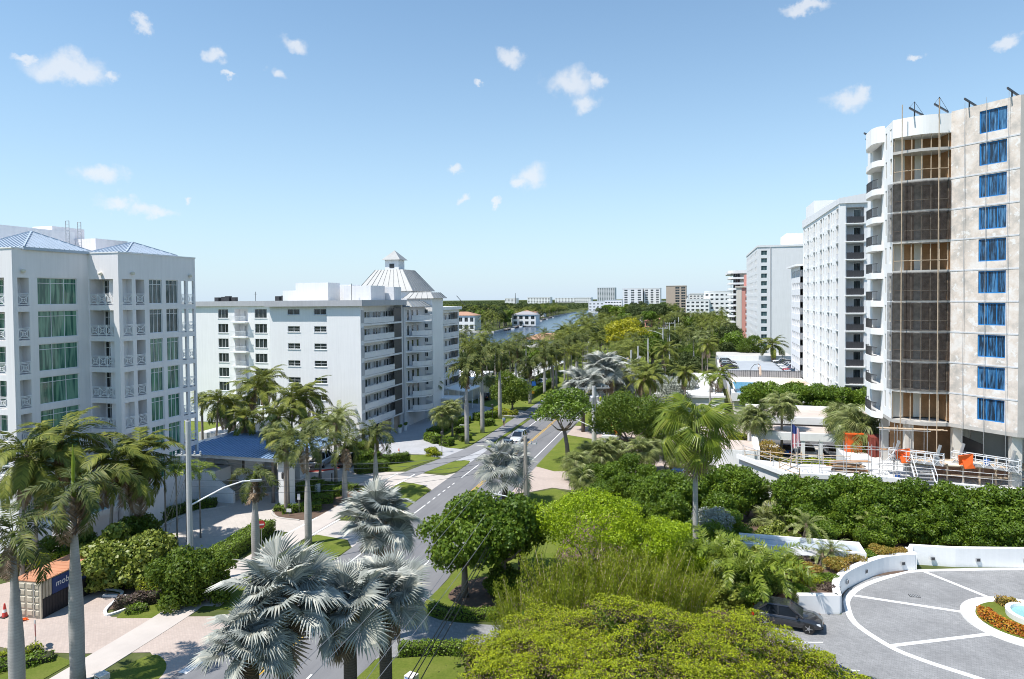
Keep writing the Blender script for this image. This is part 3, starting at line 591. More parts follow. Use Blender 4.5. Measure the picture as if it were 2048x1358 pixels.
for b in ((XB - .33, YB + .03, 25.2, XB - .03, YN, TOP - .01), (XB - 20, YN - .3, 25.2, XB - .34, YN - .01, TOP - .01), (XA, YB + .03, 25.2, XB - .34, YB + .33, TOP - .01), (XA - .33, YA + .03, 25.2, XA - .03, YB + .02, TOP - .01), (XA - 14, YA + .03, 25.2, XA - .34, YA + .33, TOP - .01)): mb.box(*b)
mb.build('parapet', 'lb_wall', lb)
mb = MB()
for b in ((XB - .36, YB - .06, TOP, XB + .06, YN + .06, TOP + .12), (XA - .06, YB - .06, TOP, XB - .37, YB + .36, TOP + .121), (XA - .36, YA - .06, TOP, XA + .06, YB - .07, TOP + .12), (XA - 14, YA - .061, TOP, XA - .37, YA + .36, TOP + .121)): mb.box(*b)
mb.build('parapet_cap', 'white_stucco', lb)
def pyramid(x0, y0, x1, y1, z, h, nseam=7):
    c = Vector(((x0 + x1) / 2, (y0 + y1) / 2, z + h)); co = [Vector(p) for p in ((x0, y0, z), (x1, y0, z), (x1, y1, z), (x0, y1, z))]
    mb = MB()
    for i in range(4): mb.face([co[i], co[(i + 1) % 4], c])
    mb.box(x0, y0, z - .25, x1, y1, z - .002); r_ = mb.build('pyramid_roof', 'sky_lit_blue_roof', lb)
    for i in range(4):
        a, b = co[i], co[(i + 1) % 4]; s_ = MB()
        n_ = (b - a).cross(c - a).normalized() * .03
        for k in range(1, nseam * 2):
            t = k / (nseam * 2); p = a.lerp(b, t); q = a.lerp(c, min(1, 2 * t)) if t < .5 else b.lerp(c, min(1, 2 * (1 - t))); s_.beam(p + n_, p.lerp(q, .98) + n_, .05, .08)
        s_.beam(a + n_, c + n_, .12, .1); s_.build('standing_seam', 'sky_lit_blue_roof', r_)
pyramid(XA - 6.4, YA + .9, XA + .25, YB + .3, 26.95, 1.75); pyramid(XB - 5.6, YB + 1.5, XB - .5, YN - 2.0, 26.95, 1.25, 5)
boxpart('roof_house', lb, 'white_stucco', (-76, 50, 25, XA - 9.5, 60.2, 29.8)); boxpart('roof_house', lb, 'lb_wall', (-68, 60.25, 25, XA - 6.7, 64.6, 29.05))
boxpart('roof_house', lb, 'lb_wall', (-70, 58, 25, -67.3, 62, 30.3))
mb = MB()
for k in range(2):
    x, y = -65.0 + k * .1, 57.6 + k * 1.35
    for dx in (0, .45): mb.beam((x + dx, y, 25.2), (x + dx, y, 30.7), .05)
    for q in range(12): mb.beam((x, y, 27 + q * .3), (x + .45, y, 27 + q * .3), .035)
    mb.beam((x, y, 30.7), (x + .45, y, 30.7), .05)
mb.build('roof_ladder', 'grey_metal', lb)
# low front rooms, pool terrace on the street side
boxpart('podium', lb, 'lb_wall', (XB + .02, YB + .6, 0, XB + 1.2, YB + 4, 3.3), (XA + .02, 47, 0, XA + 3.0, 52.9, 2.0))
boxpart('terrace_wall', lb, 'white_stucco', (XA + .05, 47.6, 2.0, XA + 3.2, 47.8, 2.5), (XA + 3.0, 47.81, 2.0, XA + 3.2, 52.8, 2.5))
boxpart('plunge_pool', lb, 'pale_pool', (XA + .3, 48, 2.01, XA + 2.8, 52.6, 2.3))
# porte cochere with stairs
pc = thing('porte_cochere', 'drive-through canopy with blue standing seam roof on square white columns', 'canopy')
RX0, RX1, RY0, RY1 = -57.3, -41.9, 62.7, 74.6; RZ = 4.9
mb = MB(); rid0, rid1 = Vector((-54.5, 68.6, 5.95)), Vector((-45.0, 68.6, 5.95)); co = [Vector(p) for p in ((RX0 - .5, RY0 - .5, RZ + .48), (RX1 + .5, RY0 - .5, RZ + .48), (RX1 + .5, RY1 + .5, RZ + .48), (RX0 - .5, RY1 + .5, RZ + .48))]
mb.face([co[0], co[1], rid1, rid0]); mb.face([co[1], co[2], rid1]); mb.face([co[2], co[3], rid0, rid1]); mb.face([co[3], co[0], rid0]); mb.face(co)
rf = mb.build('canopy_roof', 'blue_roof', pc); s_ = MB()
for k in range(1, 36):
    t = k / 36; a = co[0].lerp(co[1], t); tx = a.x; yy = rid0.y; 
    fr = min(1.0, (tx - co[0].x) / (rid0.x - co[0].x), (co[1].x - tx) / (co[1].x - rid1.x)); b = Vector((tx, a.y + (yy - a.y) * fr, a.z + (rid0.z - a.z) * fr)); s_.beam(a + Vector((0, 0, .04)), b + Vector((0, 0, .04)), .04, .08)
    a2 = Vector((tx, co[2].y, a.z)); b2 = Vector((tx, a2.y + (yy - a2.y) * fr, b.z)); s_.beam(a2 + Vector((0, 0, .04)), b2 + Vector((0, 0, .04)), .04, .08)
for k in range(1, 24):
    t = k / 24; a = co[1].lerp(co[2], t); fr = 1 - abs(2 * t - 1); b = a.lerp(Vector((rid1.x, a.y, rid1.z)), fr); s_.beam(a + Vector((0, 0, .04)), b + Vector((0, 0, .04)), .04, .08)
s_.build('standing_seam', 'blue_roof', rf)
mb = MB(); mb.box(RX0, RY0, RZ, RX1, RY0 + .5, RZ + .46); mb.box(RX0, RY1 - .5, RZ, RX1, RY1, RZ + .46); mb.box(RX1 - .5, RY0 + .51, RZ + .001, RX1, RY1 - .51, RZ + .461); mb.box(RX0, RY0 + .51, RZ + .001, RX0 + .5, RY1 - .51, RZ + .461); mb.build('fascia', 'white_stucco', pc)
for x, y in ((RX1 - 1.25, RY0 + .05), (-48.6, RY1 - 1.25), (RX0 + .1, RY0 + .05), (RX0 + .1, RY1 - 1.25)):
    c_ = boxpart('column', pc, 'white_stucco', (x, y, 0, x + 1.2, y + 1.2, RZ + .3)); boxpart('column_base', c_, 'white_stucco', (x - .08, y - .08, .02, x + 1.28, y + 1.28, .35))
    mb = MB(); mb.lathe((x + .6, y - .12, 3.2), [(.05, 0), (.13, .1), (.13, .6), (.03, .75)], 8); mb.build('wall_lantern', 'dark_metal', c_)
st = thing('entrance_stairs', 'broad tiled stairs between white stepped parapets under the blue canopy', 'stairs')
mb = MB()
for k in range(12): boxpart('step', st, 'stair_tile', (-54.4, 63.4, 0, -49.4 - k * .32, 66.6, .27 * (k + 1) - .002 * k))
for y in (63.0, 66.65):
    mb = MB(); mb.hexa([(-54.4, y, 0), (-49.0, y, 0), (-49.0, y + .35, 0), (-54.4, y + .35, 0)], [(-54.4, y, 4.5), (-49.0, y, 1.2), (-49.0, y + .35, 1.2), (-54.4, y + .35, 4.5)]); mb.build('stair_wall', 'white_stucco', st)
wg = thing('podium_wing', 'low white wing with dark doors behind the canopy and stairs', 'building')
fw1 = Face(wg, (-58, 63.3), 0, 6.5, 0, 3.3, 'white_stucco'); fw1.window(1.6, 2.7, .1, 2.3, 1, 1, 'dark_glass'); fw1.build(); boxpart('core', wg, 'white_stucco', (-58, 63.6, 0, -51.6, 66, 3.28))
boxpart('garden_wall', wg, 'white_stucco', (-64, 77, 0, -53, 77.4, 3.6), (-60, 66.05, 0, -54.9, 76.9, 4.4)); boxpart('lookout_wall', wg, 'pale_grey', (-66, 78, 0, -58.5, 86, 4.2))
f2 = Face(wg, (-58.48, 78), 90, 8, 0, 5.4, 'pale_grey'); f2.window(2, 3.2, 3.0, 4.2, 1, 1, 'pale_grey' if False else 'teal_glass'); f2.window(4.8, 6.0, 3.0, 4.2, 1, 1, 'teal_glass'); f2.build()

# ------------------------------------------------------------------ white eight-storey slab block
cb = thing('apartment_building', 'white slab apartment block with open galleries and metal mansard roof tower', 'building')
CX, CY = -57.4, 108.6; GF = [17.78, 14.68, 11.58, 8.48, 5.42, 2.4, -.5]; ZB = -3.67
S1 = Face(cb, (-75.9, CY), 0, 11.9, ZB, 21.0, 'white_stucco', .2)
for z in GF:
    for a in (3.7, 9.1): S1.window(a, a + 2.5, z + 1.7, z + 2.75, 2, 2 if z < 17 else 1, 'dark_glass', 'white_metal', .1, True)
S1.build()
S2 = Face(cb, (-64.0, CY - .35), 0, 6.6, ZB, 21.0, 'white_stucco'); S2.build()
E1 = Face(cb, (CX, CY - .35), 90, 17.6, -.75, 21.02, 'soft_white', 1.5)
for i, z in enumerate(GF):
    zt = z + 2.75 if i else 20.95
    E1.recess(1.3, 17.2, z, zt, 1.5, 'white_stucco')
    for k in range(6):
        u = 2.0 + k * 2.2
        E1.win_obj(u, u + .8, z + .02, z + 2.1, 1, 1, 'dark_glass' if k % 2 else 'pale_grey', 'pale_grey', 1.40, name='door'); E1.win_obj(u + 1.1, u + 1.95, z + .9, z + 2.1, 2, 1, 'dark_glass', 'white_metal', 1.40)
    E1.railing(1.3, 13.6, z, 1.15, -.02, 'panel', 'soft_white'); sh = MB(); sh.box(0, -.03, 0, 3.5, .05, 2.7); E1.part('louvre_panel', CACHE.setdefault('louvre', sh.mesh('louvre_panel', 'dark_metal')), 13.65, .1, z + .03)
    ho = MB(); ho.box(0, 0, 0, .9, .04, 2.3); E1.part('end_screen', CACHE.setdefault('escr', ho.mesh('end_screen', 'grey_trim')), .3, -.05, z + .2)
E1.build()
boxpart('core', cb, 'white_stucco', (-75.7, CY + .22, ZB, CX - 1.52, 135, 21.6), (CX - 1.6, CY + .1, -.7, CX - .03, CY + .8, 21.6), (-108, 124.6, ZB, -75.5, 135, 21.5))
for y in (110.5, 116, 121, 125): boxpart('column', cb, 'pale_grey', (CX - .55, y, ZB, CX - .1, y + .45, -.7))
boxpart('lobby_wall', cb, 'tan_wall', (CX - 1.5, 118, ZB, CX - .9, 126, -.7)); boxpart('garage_shade', cb, 'dark_metal', (CX - 1.5, CY + .3, ZB, CX - 1.48, 117.9, -.7))
mb = MB()
for b in ((-76.4, CY - 1.0, 21.0, CX + .7, CY + .4, 22.05), (CX - .5, CY + .42, 21.0, CX + .7, 126.4, 22.05), (-109, 122.4, 21.0, -76.5, 123.6, 22.05)): mb.box(*b)
mb.build('roof_fascia', 'grey_trim', cb)
boxpart('roof_slab', cb, 'concrete', (-76.4, CY + .41, 21.4, CX - .51, 136, 21.9), (-109, 123.61, 21.4, -76.41, 136, 21.88))
# west wing facing the camera
S3 = Face(cb, (-108, 122.9), 0, 32.1, ZB, 21.0, 'white_stucco')
for z in GF:
    S3.window(18.5, 21.4, z + .7, z + 2.6, 3, 1, 'dark_glass', 'white_metal', .1, True); S3.window(9.5, 12, z + .7, z + 2.6, 3, 1, 'dark_glass', 'white_metal', .1, True)
    for a, b in ((23.2, 29.4), (13.6, 16.9)):
        S3.recess(a, b, z, z + 2.6, 1.6); S3.door(a + 1.2, b - 1.6, z, 2.2, 1.5, 3, 'dark_glass'); S3.door(b - .9, b - .2, z, 2.1, 1.5, 1, 'dark_glass')
        sl = MB(); sl.box(-.5, -1.1, -.32, b - a + .1, .02, -.02); S3.part('balcony_slab', CACHE.setdefault(('bs', round(b - a, 2)), sl.mesh('balcony_slab', 'white_stucco')), a, 0, z)
        S3.railing(a - .5, b + .1, z, 1.1, -1.05, 'picket')
    S3.window(30.3, 31.7, z + .9, z + 2.6, 2, 1, 'dark_glass', 'white_metal', .1)
S3.build()
boxpart('roof_house', cb, 'white_stucco', (-74.3, 114.6, 21.9, -67.4, 119, 25.4)); boxpart('roof_house', cb, 'white_stucco', (-77.4, 115, 21.9, -74.5, 119, 24.0))
boxpart('roof_house', cb, 'white_stucco', (-68.4, 120.5, 21.9, -65.8, 124, 25.1)); boxpart('roof_house', cb, 'soft_white', (-66.0, 118, 21.9, -60.3, 124, 24.8)); boxpart('roof_house', cb, 'soft_white', (-63, 124.5, 21.9, -58.6, 128, 24.6))
for i, (x, y) in enumerate([(-101, 125), (-99.6, 125.4), (-98.2, 124.8), (-97, 125.2), (-86, 125), (-84.6, 125.2), (-83.2, 125.4), (-82, 125), (-80.8, 125.2)]):
    boxpart('air_conditioner', cb, 'dark_metal', (x, y, 21.95, x + 1.0, y + 1.0, 22.9 + .12 * (i % 3)))
mb = MB(); mb.tube([(-90, 124, 21.9), (-90, 124, 24)], .05, 6); mb.tube([(-63.8, 117, 21.9), (-63.8, 117, 25.2)], .05, 6); mb.beam((-90.4, 124, 23.5), (-89.6, 124, 23.5), .05); mb.build('roof_antenna', 'dark_metal', cb)
# mansard tower
TX0, TX1, TY0, TY1 = -75.2, -61.3, 140, 153
boxpart('tower_shaft', cb, 'white_stucco', (TX0 + .6, TY0 + .6, ZB, TX1 - .6, TY1 - .6, 24.0))
def frustum(b0, b1, z0, z1, m_, name, ns=8):
    B = [Vector(p) for p in ((b0[0], b0[1], z0), (b0[2], b0[1], z0), (b0[2], b0[3], z0), (b0[0], b0[3], z0))]; T = [Vector(p) for p in ((b1[0], b1[1], z1), (b1[2], b1[1], z1), (b1[2], b1[3], z1), (b1[0], b1[3], z1))]
    o = MB().hexa(B, T).build(name, m_, cb); s_ = MB()
    for i in range(4):
        a, b, c, d = B[i], B[(i + 1) % 4], T[(i + 1) % 4], T[i]; n_ = (b - a).cross(d - a).normalized() * .04
        for k in range(ns + 1):
            p, q = a.lerp(b, k / ns), d.lerp(c, k / ns)
            s_.beam(p + n_, q + n_, .07, .09)
    s_.build('standing_seam', m_, o); return o
frustum((TX0, TY0, TX1, TY1), (-71.9, 143.2, -65.1, 149.8), 24.0, 28.95, 'silver_roof', 'mansard_roof', 9)
boxpart('cupola', cb, 'white_stucco', (-70.3, 144.9, 28.95, -66.9, 148.1, 31.3)); boxpart('cupola_vent', cb, 'dark_metal', (-69.2, 144.86, 29.4, -68, 144.9, 30.4))
mb = MB(); c_ = (-68.6, 146.5); B = [(-70.9, 144.3, 31.3), (-66.3, 144.3, 31.3), (-66.3, 148.7, 31.3), (-70.9, 148.7, 31.3)]
for i in range(4): mb.face([B[i], B[(i + 1) % 4], (c_[0], c_[1], 33.6)])
mb.face(B); mb.build('cupola_roof', 'silver_roof', cb)
# stair tower with flared cap, round balconies
boxpart('stair_tower', cb, 'white_stucco', (-61.5, 137.2, ZB, -55.6, 143.6, 22.4)); frustum((-62.2, 136.5, -54.9, 144.3), (-61.0, 137.7, -56.1, 143.1), 22.3, 23.6, 'silver_roof', 'stair_tower_cap', 5)
boxpart('bay_wall', cb, 'pale_grey', (-60.5, 126.2, ZB, CX + .1, 137.15, 20.6)); frustum((-60.5, 126.6, -55.6, 136.8), (-60.2, 128, -57.0, 135.5), 20.6, 21.7, 'silver_roof', 'bay_cap', 5)
for i, z in enumerate(GF):
    sl = [(CX + .05, 127.0)] + arc((CX + .2, 131.4), 3.6, R(-75), R(75), 10) + [(CX + .05, 135.8)]
    mb = MB().prism(sl, z - .25, z); b_ = mb.build('balcony_slab', 'white_stucco', cb)
    mb = strip('r', sl[1:-1], -.03, .03, z + .1, z + .98, ''); mb2 = strip('r', sl[1:-1], -.05, .05, z + .98, z + 1.08, ''); n_ = len(mb.v); mb.v += mb2.v; mb.f += [tuple(q + n_ for q in f) for f in mb2.f]; mb.mi += mb2.mi
    mb.build('railing', 'soft_white', b_)
    fd = Face(cb, (CX + .11, 126.2), 90, 11, 0, 1); 
    for u in (1.4, 3.6, 6.2): fd.win_obj(u, u + 1.1, z + .05, z + 2.2, 1, 1, 'dark_glass', 'white_metal', -.06, name='door')
    fd2 = Face(cb, (-61.5, 137.19), 0, 6, 0, 1); fd2.win_obj(4.0, 4.9, z + 1.3, z + 2.2, 2, 1, 'dark_glass', 'white_metal', -.06)
# far wing
E2 = Face(cb, (CX, 144.2), 90, 14.8, ZB, 19.7, 'soft_white', 1.4)
for z in (16.2, 13.1, 10.0, 6.9, 3.8, .7):
    E2.recess(.4, 14.4, z, z + 2.7, 1.4, 'white_stucco'); E2.railing(.4, 14.4, z, 1.15, -.02, 'panel', 'soft_white')
    for k in range(5): E2.win_obj(1.2 + k * 2.5, 2.1 + k * 2.5, z + .02, z + 2.1, 1, 1, 'dark_glass', 'white_metal', 1.3, name='door')
    sh = MB(); sh.box(0, 0, 0, 1.8, .05, 2.5); E2.part('louvre_panel', CACHE.setdefault('louvre2', sh.mesh('louvre_panel', 'dark_metal')), 12.4, .2, z + .05)
E2.build(); boxpart('core', cb, 'white_stucco', (-72, 144.4, ZB, CX - 1.42, 158.8, 19.6)); boxpart('roof_fascia', cb, 'white_stucco', (-73, 143.7, 19.6, CX + .7, 159.4, 20.3)); mb = MB(); mb.lathe((-62, 152, 20.3), [(1.6, 0), (1.6, .8), (1.2, 1.4), (.2, 1.6)], 14); mb.build('roof_tank', 'soft_white', cb)

KB = .857   # its storeys are 2.65 m high: bring every part to real size and place
for o in [x for x in bpy.data.objects if x.parent == cb]: o.location = (o.location.x * KB, o.location.y * KB, 22 - (22 - o.location.z) * KB); o.scale = (KB, KB, KB)
# carports beside the slab block
def carport(x0, y0, x1, y1, h, label, slope=.6):
    t = thing('carport', label, 'carport', group=None)
    MB().hexa([(x0, y0, h), (x1, y0, h - slope), (x1, y1, h - slope), (x0, y1, h)], [(x0, y0, h + .18), (x1, y0, h - slope + .18), (x1, y1, h - slope + .18), (x0, y1, h + .18)]).build('carport_roof', 'bright_white', t)
    n = max(2, int((y1 - y0) / 6))
    for k in range(n + 1):
        for x in (x0 + .4, x1 - .5): boxpart('post', t, 'white_metal', (x, y0 + .1 + (y1 - y0 - .4) * k / n, 0, x + .15, y0 + .25 + (y1 - y0 - .4) * k / n, h - slope + .05))
    return t
carport(-48.4, 126, -44.0, 135, 4.4, 'white roofed carport beside the round balconies of the slab block'); carport(-45.0, 152, -39.5, 205, 3.3, 'long white carport roof running beside the road palms')
pb = thing('pavilion', 'low beige pavilion with flat white roof beside the slab block carport', 'building'); boxpart('wall', pb, 'cream_wall', (-48.6, 121.5, 0, -44.6, 125, 3.0)); boxpart('roof', pb, 'white_stucco', (-48.9, 121.2, 3.0, -44.3, 125.3, 3.25))
pb2 = thing('pavilion', 'beige flat roofed hall with white roof edge between carports', 'building'); boxpart('wall', pb2, 'cream_wall', (-56, 140, 0, -47.5, 154, 4.6)); boxpart('roof', pb2, 'white_stucco', (-56.3, 139.7, 4.6, -47.2, 154.3, 5.0))
# ------------------------------------------------------------------ tower under repair
def netmat():
    t = NT('shade_net'); f = t.noise(2.2, 5, 0.6); t.base(t.ramp(f, [(0.35, (0.035, 0.033, 0.033)), (0.7, (0.10, 0.092, 0.088))])); t.set(0.9, 0, 0.1)
    tr = t.node('ShaderNodeBsdfTransparent'); mx = t.node('ShaderNodeMixShader'); t.l(t.ramp(f, [(0.3, (0.30,) * 3), (0.7, (0.50,) * 3)]), mx.inputs[0]); t.l(t.p.outputs[0], mx.inputs[1]); t.l(tr.outputs[0], mx.inputs[2]); t.l(mx.outputs[0], t.out.inputs[0]); MATS['shade_net'] = t.m
netmat()
def filmmat():
    t = NT('blue_film'); mp = t.node('ShaderNodeMapping'); mp.inputs['Scale'].default_value = (5, 5, .5); t.l(t.tc.outputs['Object'], mp.inputs['Vector']); oi = t.node('ShaderNodeObjectInfo'); rv = t.node('ShaderNodeMath', {0: oi.outputs['Random'], 1: 60.0}, operation='MULTIPLY'); ad = t.node('ShaderNodeVectorMath', operation='ADD'); t.l(mp.outputs[0], ad.inputs[0]); t.l(rv.outputs[0], ad.inputs[1])
    a = t.noise(1.2, 4, .6, ad.outputs[0]); t.base(t.ramp(a, [(0.44, (0.015, 0.03, 0.055)), (0.52, (0.03, 0.10, 0.21)), (0.64, (0.08, 0.22, 0.40)), (0.78, (0.25, 0.42, 0.58))])); t.set(0.25, 0, .6); t.bump(a, .5, .05); MATS['blue_film'] = t.m
filmmat(); mat('blue_tape', (0.02, 0.20, 0.52), .5, .15, 4)
rt = thing('tower_under_repair', 'tall apartment tower stripped for repair with plywood balconies and blue wrapped windows', 'building')
P1, P2, P3, P4 = (18.9, 77.4), (23.7, 76.1), (27.75, 71.55), (38, 70.6); B0 = 9.4; RF = B0 + 30
a23 = math.degrees(math.atan2(P3[1] - P2[1], P3[0] - P2[0])); L23 = math.dist(P2, P3)
SWF = Face(rt, P2, a23, L23, B0, 39.9, 'stripped_wall', .22)
for k in range(10):
    z = B0 + 3 * k
    SWF.opening(2.6, 5.0, z + .75, z + 2.85)
    o = SWF.win_obj(2.6, 5.0, z + .75, z + 2.85, 3, 1, 'blue_film', 'blue_tape', .1, False, .09)
    if k: ln = MB(); ln.box(0, -.03, -.07, L23, .0, .07); SWF.part('slab_edge', CACHE.setdefault('sledge', ln.mesh('slab_edge', 'pale_grey')), 0, 0, z)
SWF.build()
a34 = math.degrees(math.atan2(P4[1] - P3[1], P4[0] - P3[0])); G4 = Face(rt, P3, a34, math.dist(P3, P4), B0, 39.9, 'conc_wall'); G4.build()
W1 = Face(rt, (18.9, 88.2), -90, 88.2 - 77.4, B0, 39.7, 'bright_white', .22)   # west side, u runs south
for k in range(10):
    z = B0 + 3 * k
    W1.window(9.7, 10.4, z + .9, z + 2.6, 1, 2, 'dark_glass', 'cream_shutter'); W1.window(7.9, 8.5, z + .9, z + 2.6, 1, 2, 'dark_glass', 'cream_shutter')
    W1.recess(2.6, 6.6, z + .02, z + 2.55, 1.3, 'cream_shutter' if k < 4 else 'pale_grey'); W1.door(3.0, 5.4, z + .02, 2.3, 1.2, 3, 'dark_glass', None, 'cream_shutter')
    sl = [(1.7, 0.02)] + [(1.7 + 2.6 - 2.6 * math.cos(t), -.12 - .8 * math.sin(t)) for t in np.linspace(.15, math.pi / 2, 6)] + [(6.2, -.92), (7.1, -.6), (7.3, .02)]
    mb = MB().prism(sl[::-1], -.62, 0); ky = 'rtslab'; CACHE.setdefault(ky, mb.mesh('balcony_slab', 'bright_white')); b_ = W1.part('balcony_slab', CACHE[ky], 0, 0, z + .05)
    if k < 9:
        mb = MB(); ln = [(p[0], p[1] + .06) for p in sl[1:-1]]
        for i in range(len(ln) - 1):
            a, b = ln[i], ln[i + 1]; mb.beam((*a, 1.0), (*b, 1.0), .06, .07); mb.beam((*a, .12), (*b, .12), .04, .05); n_ = max(1, int(math.dist(a, b) / .16))
            for q in range(n_): t = q / n_; mb.box(a[0] + (b[0] - a[0]) * t - .015, a[1] + (b[1] - a[1]) * t - .015, .05, a[0] + (b[0] - a[0]) * t + .015, a[1] + (b[1] - a[1]) * t + .015, 1.0)
        mb2 = CACHE.setdefault('rtrail', mb.mesh('railing', 'dark_metal')); put('railing', mb2, b_)
W1.build()
W1b = [(1.5, .02), (1.7, -.5), (3.8, -1.0), (6.3, -1.0), (7.2, -.65), (7.5, .02)]
tp = MB().prism(W1b[::-1], 0, 1.7).mesh('roof_canopy', 'bright_white'); W1.part('roof_canopy', tp, 0, 0, RF - 1.1)
# curved plywood bay
BAY = smooth([P1, (19.9, 76.65), (21.2, 76.05), (22.5, 75.95), P2], 5); BACK = [(19.3, 78.9), (24.4, 78.2)]
mb = MB(); tp = BAY + [(24.6, 78.5), (19.0, 79.0)]
MB().prism(tp, RF - 1.5, RF + .35).build('roof_canopy', 'bright_white', rt)
slabm = MB().prism(tp, -.16, .12).mesh('balcony_slab', 'conc_wall')
NET = {1, 2, 3, 4, 6, 7}
for k in range(10):
    z = B0 + 3 * k
    if k: put('balcony_slab', slabm, rt, (0, 0, z))
    # plywood infill behind the balcony
    def pl(name, a, b, m_, z0=.12, z1=2.84): q = MB(); q.hexa([(a[0], a[1], z0), (b[0], b[1], z0), (b[0], b[1] + .08, z0), (a[0], a[1] + .08, z0)], [(a[0], a[1], z1), (b[0], b[1], z1), (b[0], b[1] + .08, z1), (a[0], a[1] + .08, z1)]); return CACHE.setdefault((name, a, b, m_), q.mesh(name, m_))
    for a, b, m_ in (((18.95, 77.9), (20.2, 78.3), 'cream_wall'), ((20.2, 78.3), (21.15, 78.5), 'plywood'), ((21.15, 78.42), (21.9, 78.5), 'cream_wall'), ((21.9, 78.5), (23.3, 78.4), 'plywood'), ((23.3, 78.4), (23.72, 76.15), 'plywood')): put('infill_panel', pl('infill_panel', a, b, m_), rt, (0, 0, z))
    mb = MB()
    for i in (1, 4, 7, 10, 13, 16, 19): p = BAY[i]; mb.beam((p[0], p[1] + .25, .1), (p[0], p[1] + .25, 2.85), .07)
    if k not in (0, 9): 
        for i in range(1, 19): mb.beam((BAY[i][0], BAY[i][1] + .22, 1.1), (BAY[i + 1][0], BAY[i + 1][1] + .22, 1.1), .06)
    put('shoring_post', CACHE.setdefault(('shore', k in (0, 9)), mb.mesh('shoring_post', 'lumber')), rt, (0, 0, z))
    if k in NET:
        mb = MB(); rnd = random.Random(k); ln = [(p[0] - .0, p[1] - .03 - rnd.random() * .10) for p in BAY]; ln[0] = (18.55, 77.9)
        for i in range(len(ln) - 1): mb.face([(*ln[i], .06), (*ln[i + 1], .06), (*ln[i + 1], 2.94), (*ln[i], 2.94)])
        put('debris_net', mb.mesh('debris_net', 'shade_net'), rt, (0, 0, z))
W2 = MB(); W2.box(18.96, 79.05, B0, 24.5, 82.2, RF + .1); W2.box(20.4, 82.2, B0, 24.5, 88.1, RF + .08); W2.box(18.96, 86.0, B0, 20.4, 88.1, RF + .06); W2.prism([(24.4, 78.6), (28.5, 72.6), (38, 71.6), (38, 88), (24.5, 88)], B0 - .25, RF + .05); W2.build('core', 'conc_wall', rt)
MB().prism([(18.9, 77.4)] + BAY[1:] + [P3, P4, (38, 88.1), (18.9, 88.1)], B0 - .35, B0 - .005).build('transfer_slab', 'conc_wall', rt)
for p in ((20.5, 77.6), (24.5, 76.6), (28.0, 72.6), (32, 72.4), (26.3, 80), (21, 84), (31, 80)): boxpart('column', rt, 'cream_wall', (p[0] - .4, p[1] - .4, 4.0, p[0] + .4, p[1] + .4, B0 - .3))
boxpart('lobby_wall', rt, 'plywood', (20, 82.5, 4.2, 27, 82.7, 9)); boxpart('lobby_wall', rt, 'conc_wall', (27.1, 80.6, 4.0, 38, 80.8, 9.05)); boxpart('lobby_wall', rt, 'conc_wall', (19.2, 82.6, 4.0, 19.9, 83, 9.05))
MB().hexa([(24.6, 78.6, 4.3), (27, 76.9, 4.3), (27.05, 77.0, 4.3), (24.65, 78.7, 4.3)], [(24.6, 78.6, 8.2), (27, 76.9, 7.2), (27.05, 77.0, 7.2), (24.65, 78.7, 8.2)]).build('tarpaulin', 'dark_metal', rt)
# roof outrigger beams and hoisting cables
for px, py, dz in ((1822, 205, 1.0), (1875, 198, 1.2), (1935, 195, 1.0), (2025, 182, 1.0), (1740, 262, .6)):
    p = {1822: (20.6, 76.3), 1875: (22.7, 76.0), 1935: (24.9, 74.9), 2025: (27.4, 72.2), 1740: (18.6, 86)}[px]; t = thing('outrigger_beam', 'steel outrigger beam on the repair tower roof edge, %s' % {1822: 'at the curved bay corner', 1875: 'braced by a guyed mast', 1935: 'above the upper blue windows', 2025: 'at the concrete corner', 1740: 'over the western balconies'}[px], 'roof rig', (p[0], p[1], RF + (.35 if px < 1900 and px > 1750 else .5)))
    mb = MB(); mb.beam((-.7, -.65, dz * .6 + .1), (1.2, 1.7, dz * .6 - .2), .11, .18); mb.build('boom', 'dark_metal', t); mb = MB(); mb.beam((0, .25, -.7 if px < 1750 else -.05), (0, .25, dz + .4 if px == 1875 else dz * .6), .1); mb.beam((-.35, .4, 0), (.35, .4, 0), .1); mb.build('stand', 'dark_metal', t)
    if px in (1822, 1875): mb = MB(); mb.tube([(-.7, -.65, dz * .6 + .15), (0, .25, dz + .5), (1.2, 1.7, dz * .6 - .1)], .02, 4); mb.tube([(0, .25, dz * .6), (0, .25, dz + .5)], .035, 5); mb.build('guy_wire', 'dark_metal', t)
for i, (px, zt) in enumerate(((1800, RF + 1.5), (1868, RF + 1.6), (1926, RF + 1), (1966, RF + 1), (2011, RF + 1))):
    p = [(19.35, 76.0), (22.3, 75.0), (24.45, 74.95), (25.75, 73.5), (27.0, 72.05)][i]; mb = MB(); mb.tube([(p[0], p[1], 5.2), (p[0] + .02, p[1], zt)], .045 if i < 2 else .02, 5)
    tag(mb.build('hoist_cable', 'lumber' if i < 2 else 'grey_metal'), ['pale hoist rope down the curved bay of the repair tower', 'thick pale hoist rope across the dark debris nets', 'thin cable beside the plywood bay edge', 'thin cable crossing the blue windows near their left side', 'thin cable crossing the blue windows near their right side'][i], 'cable')
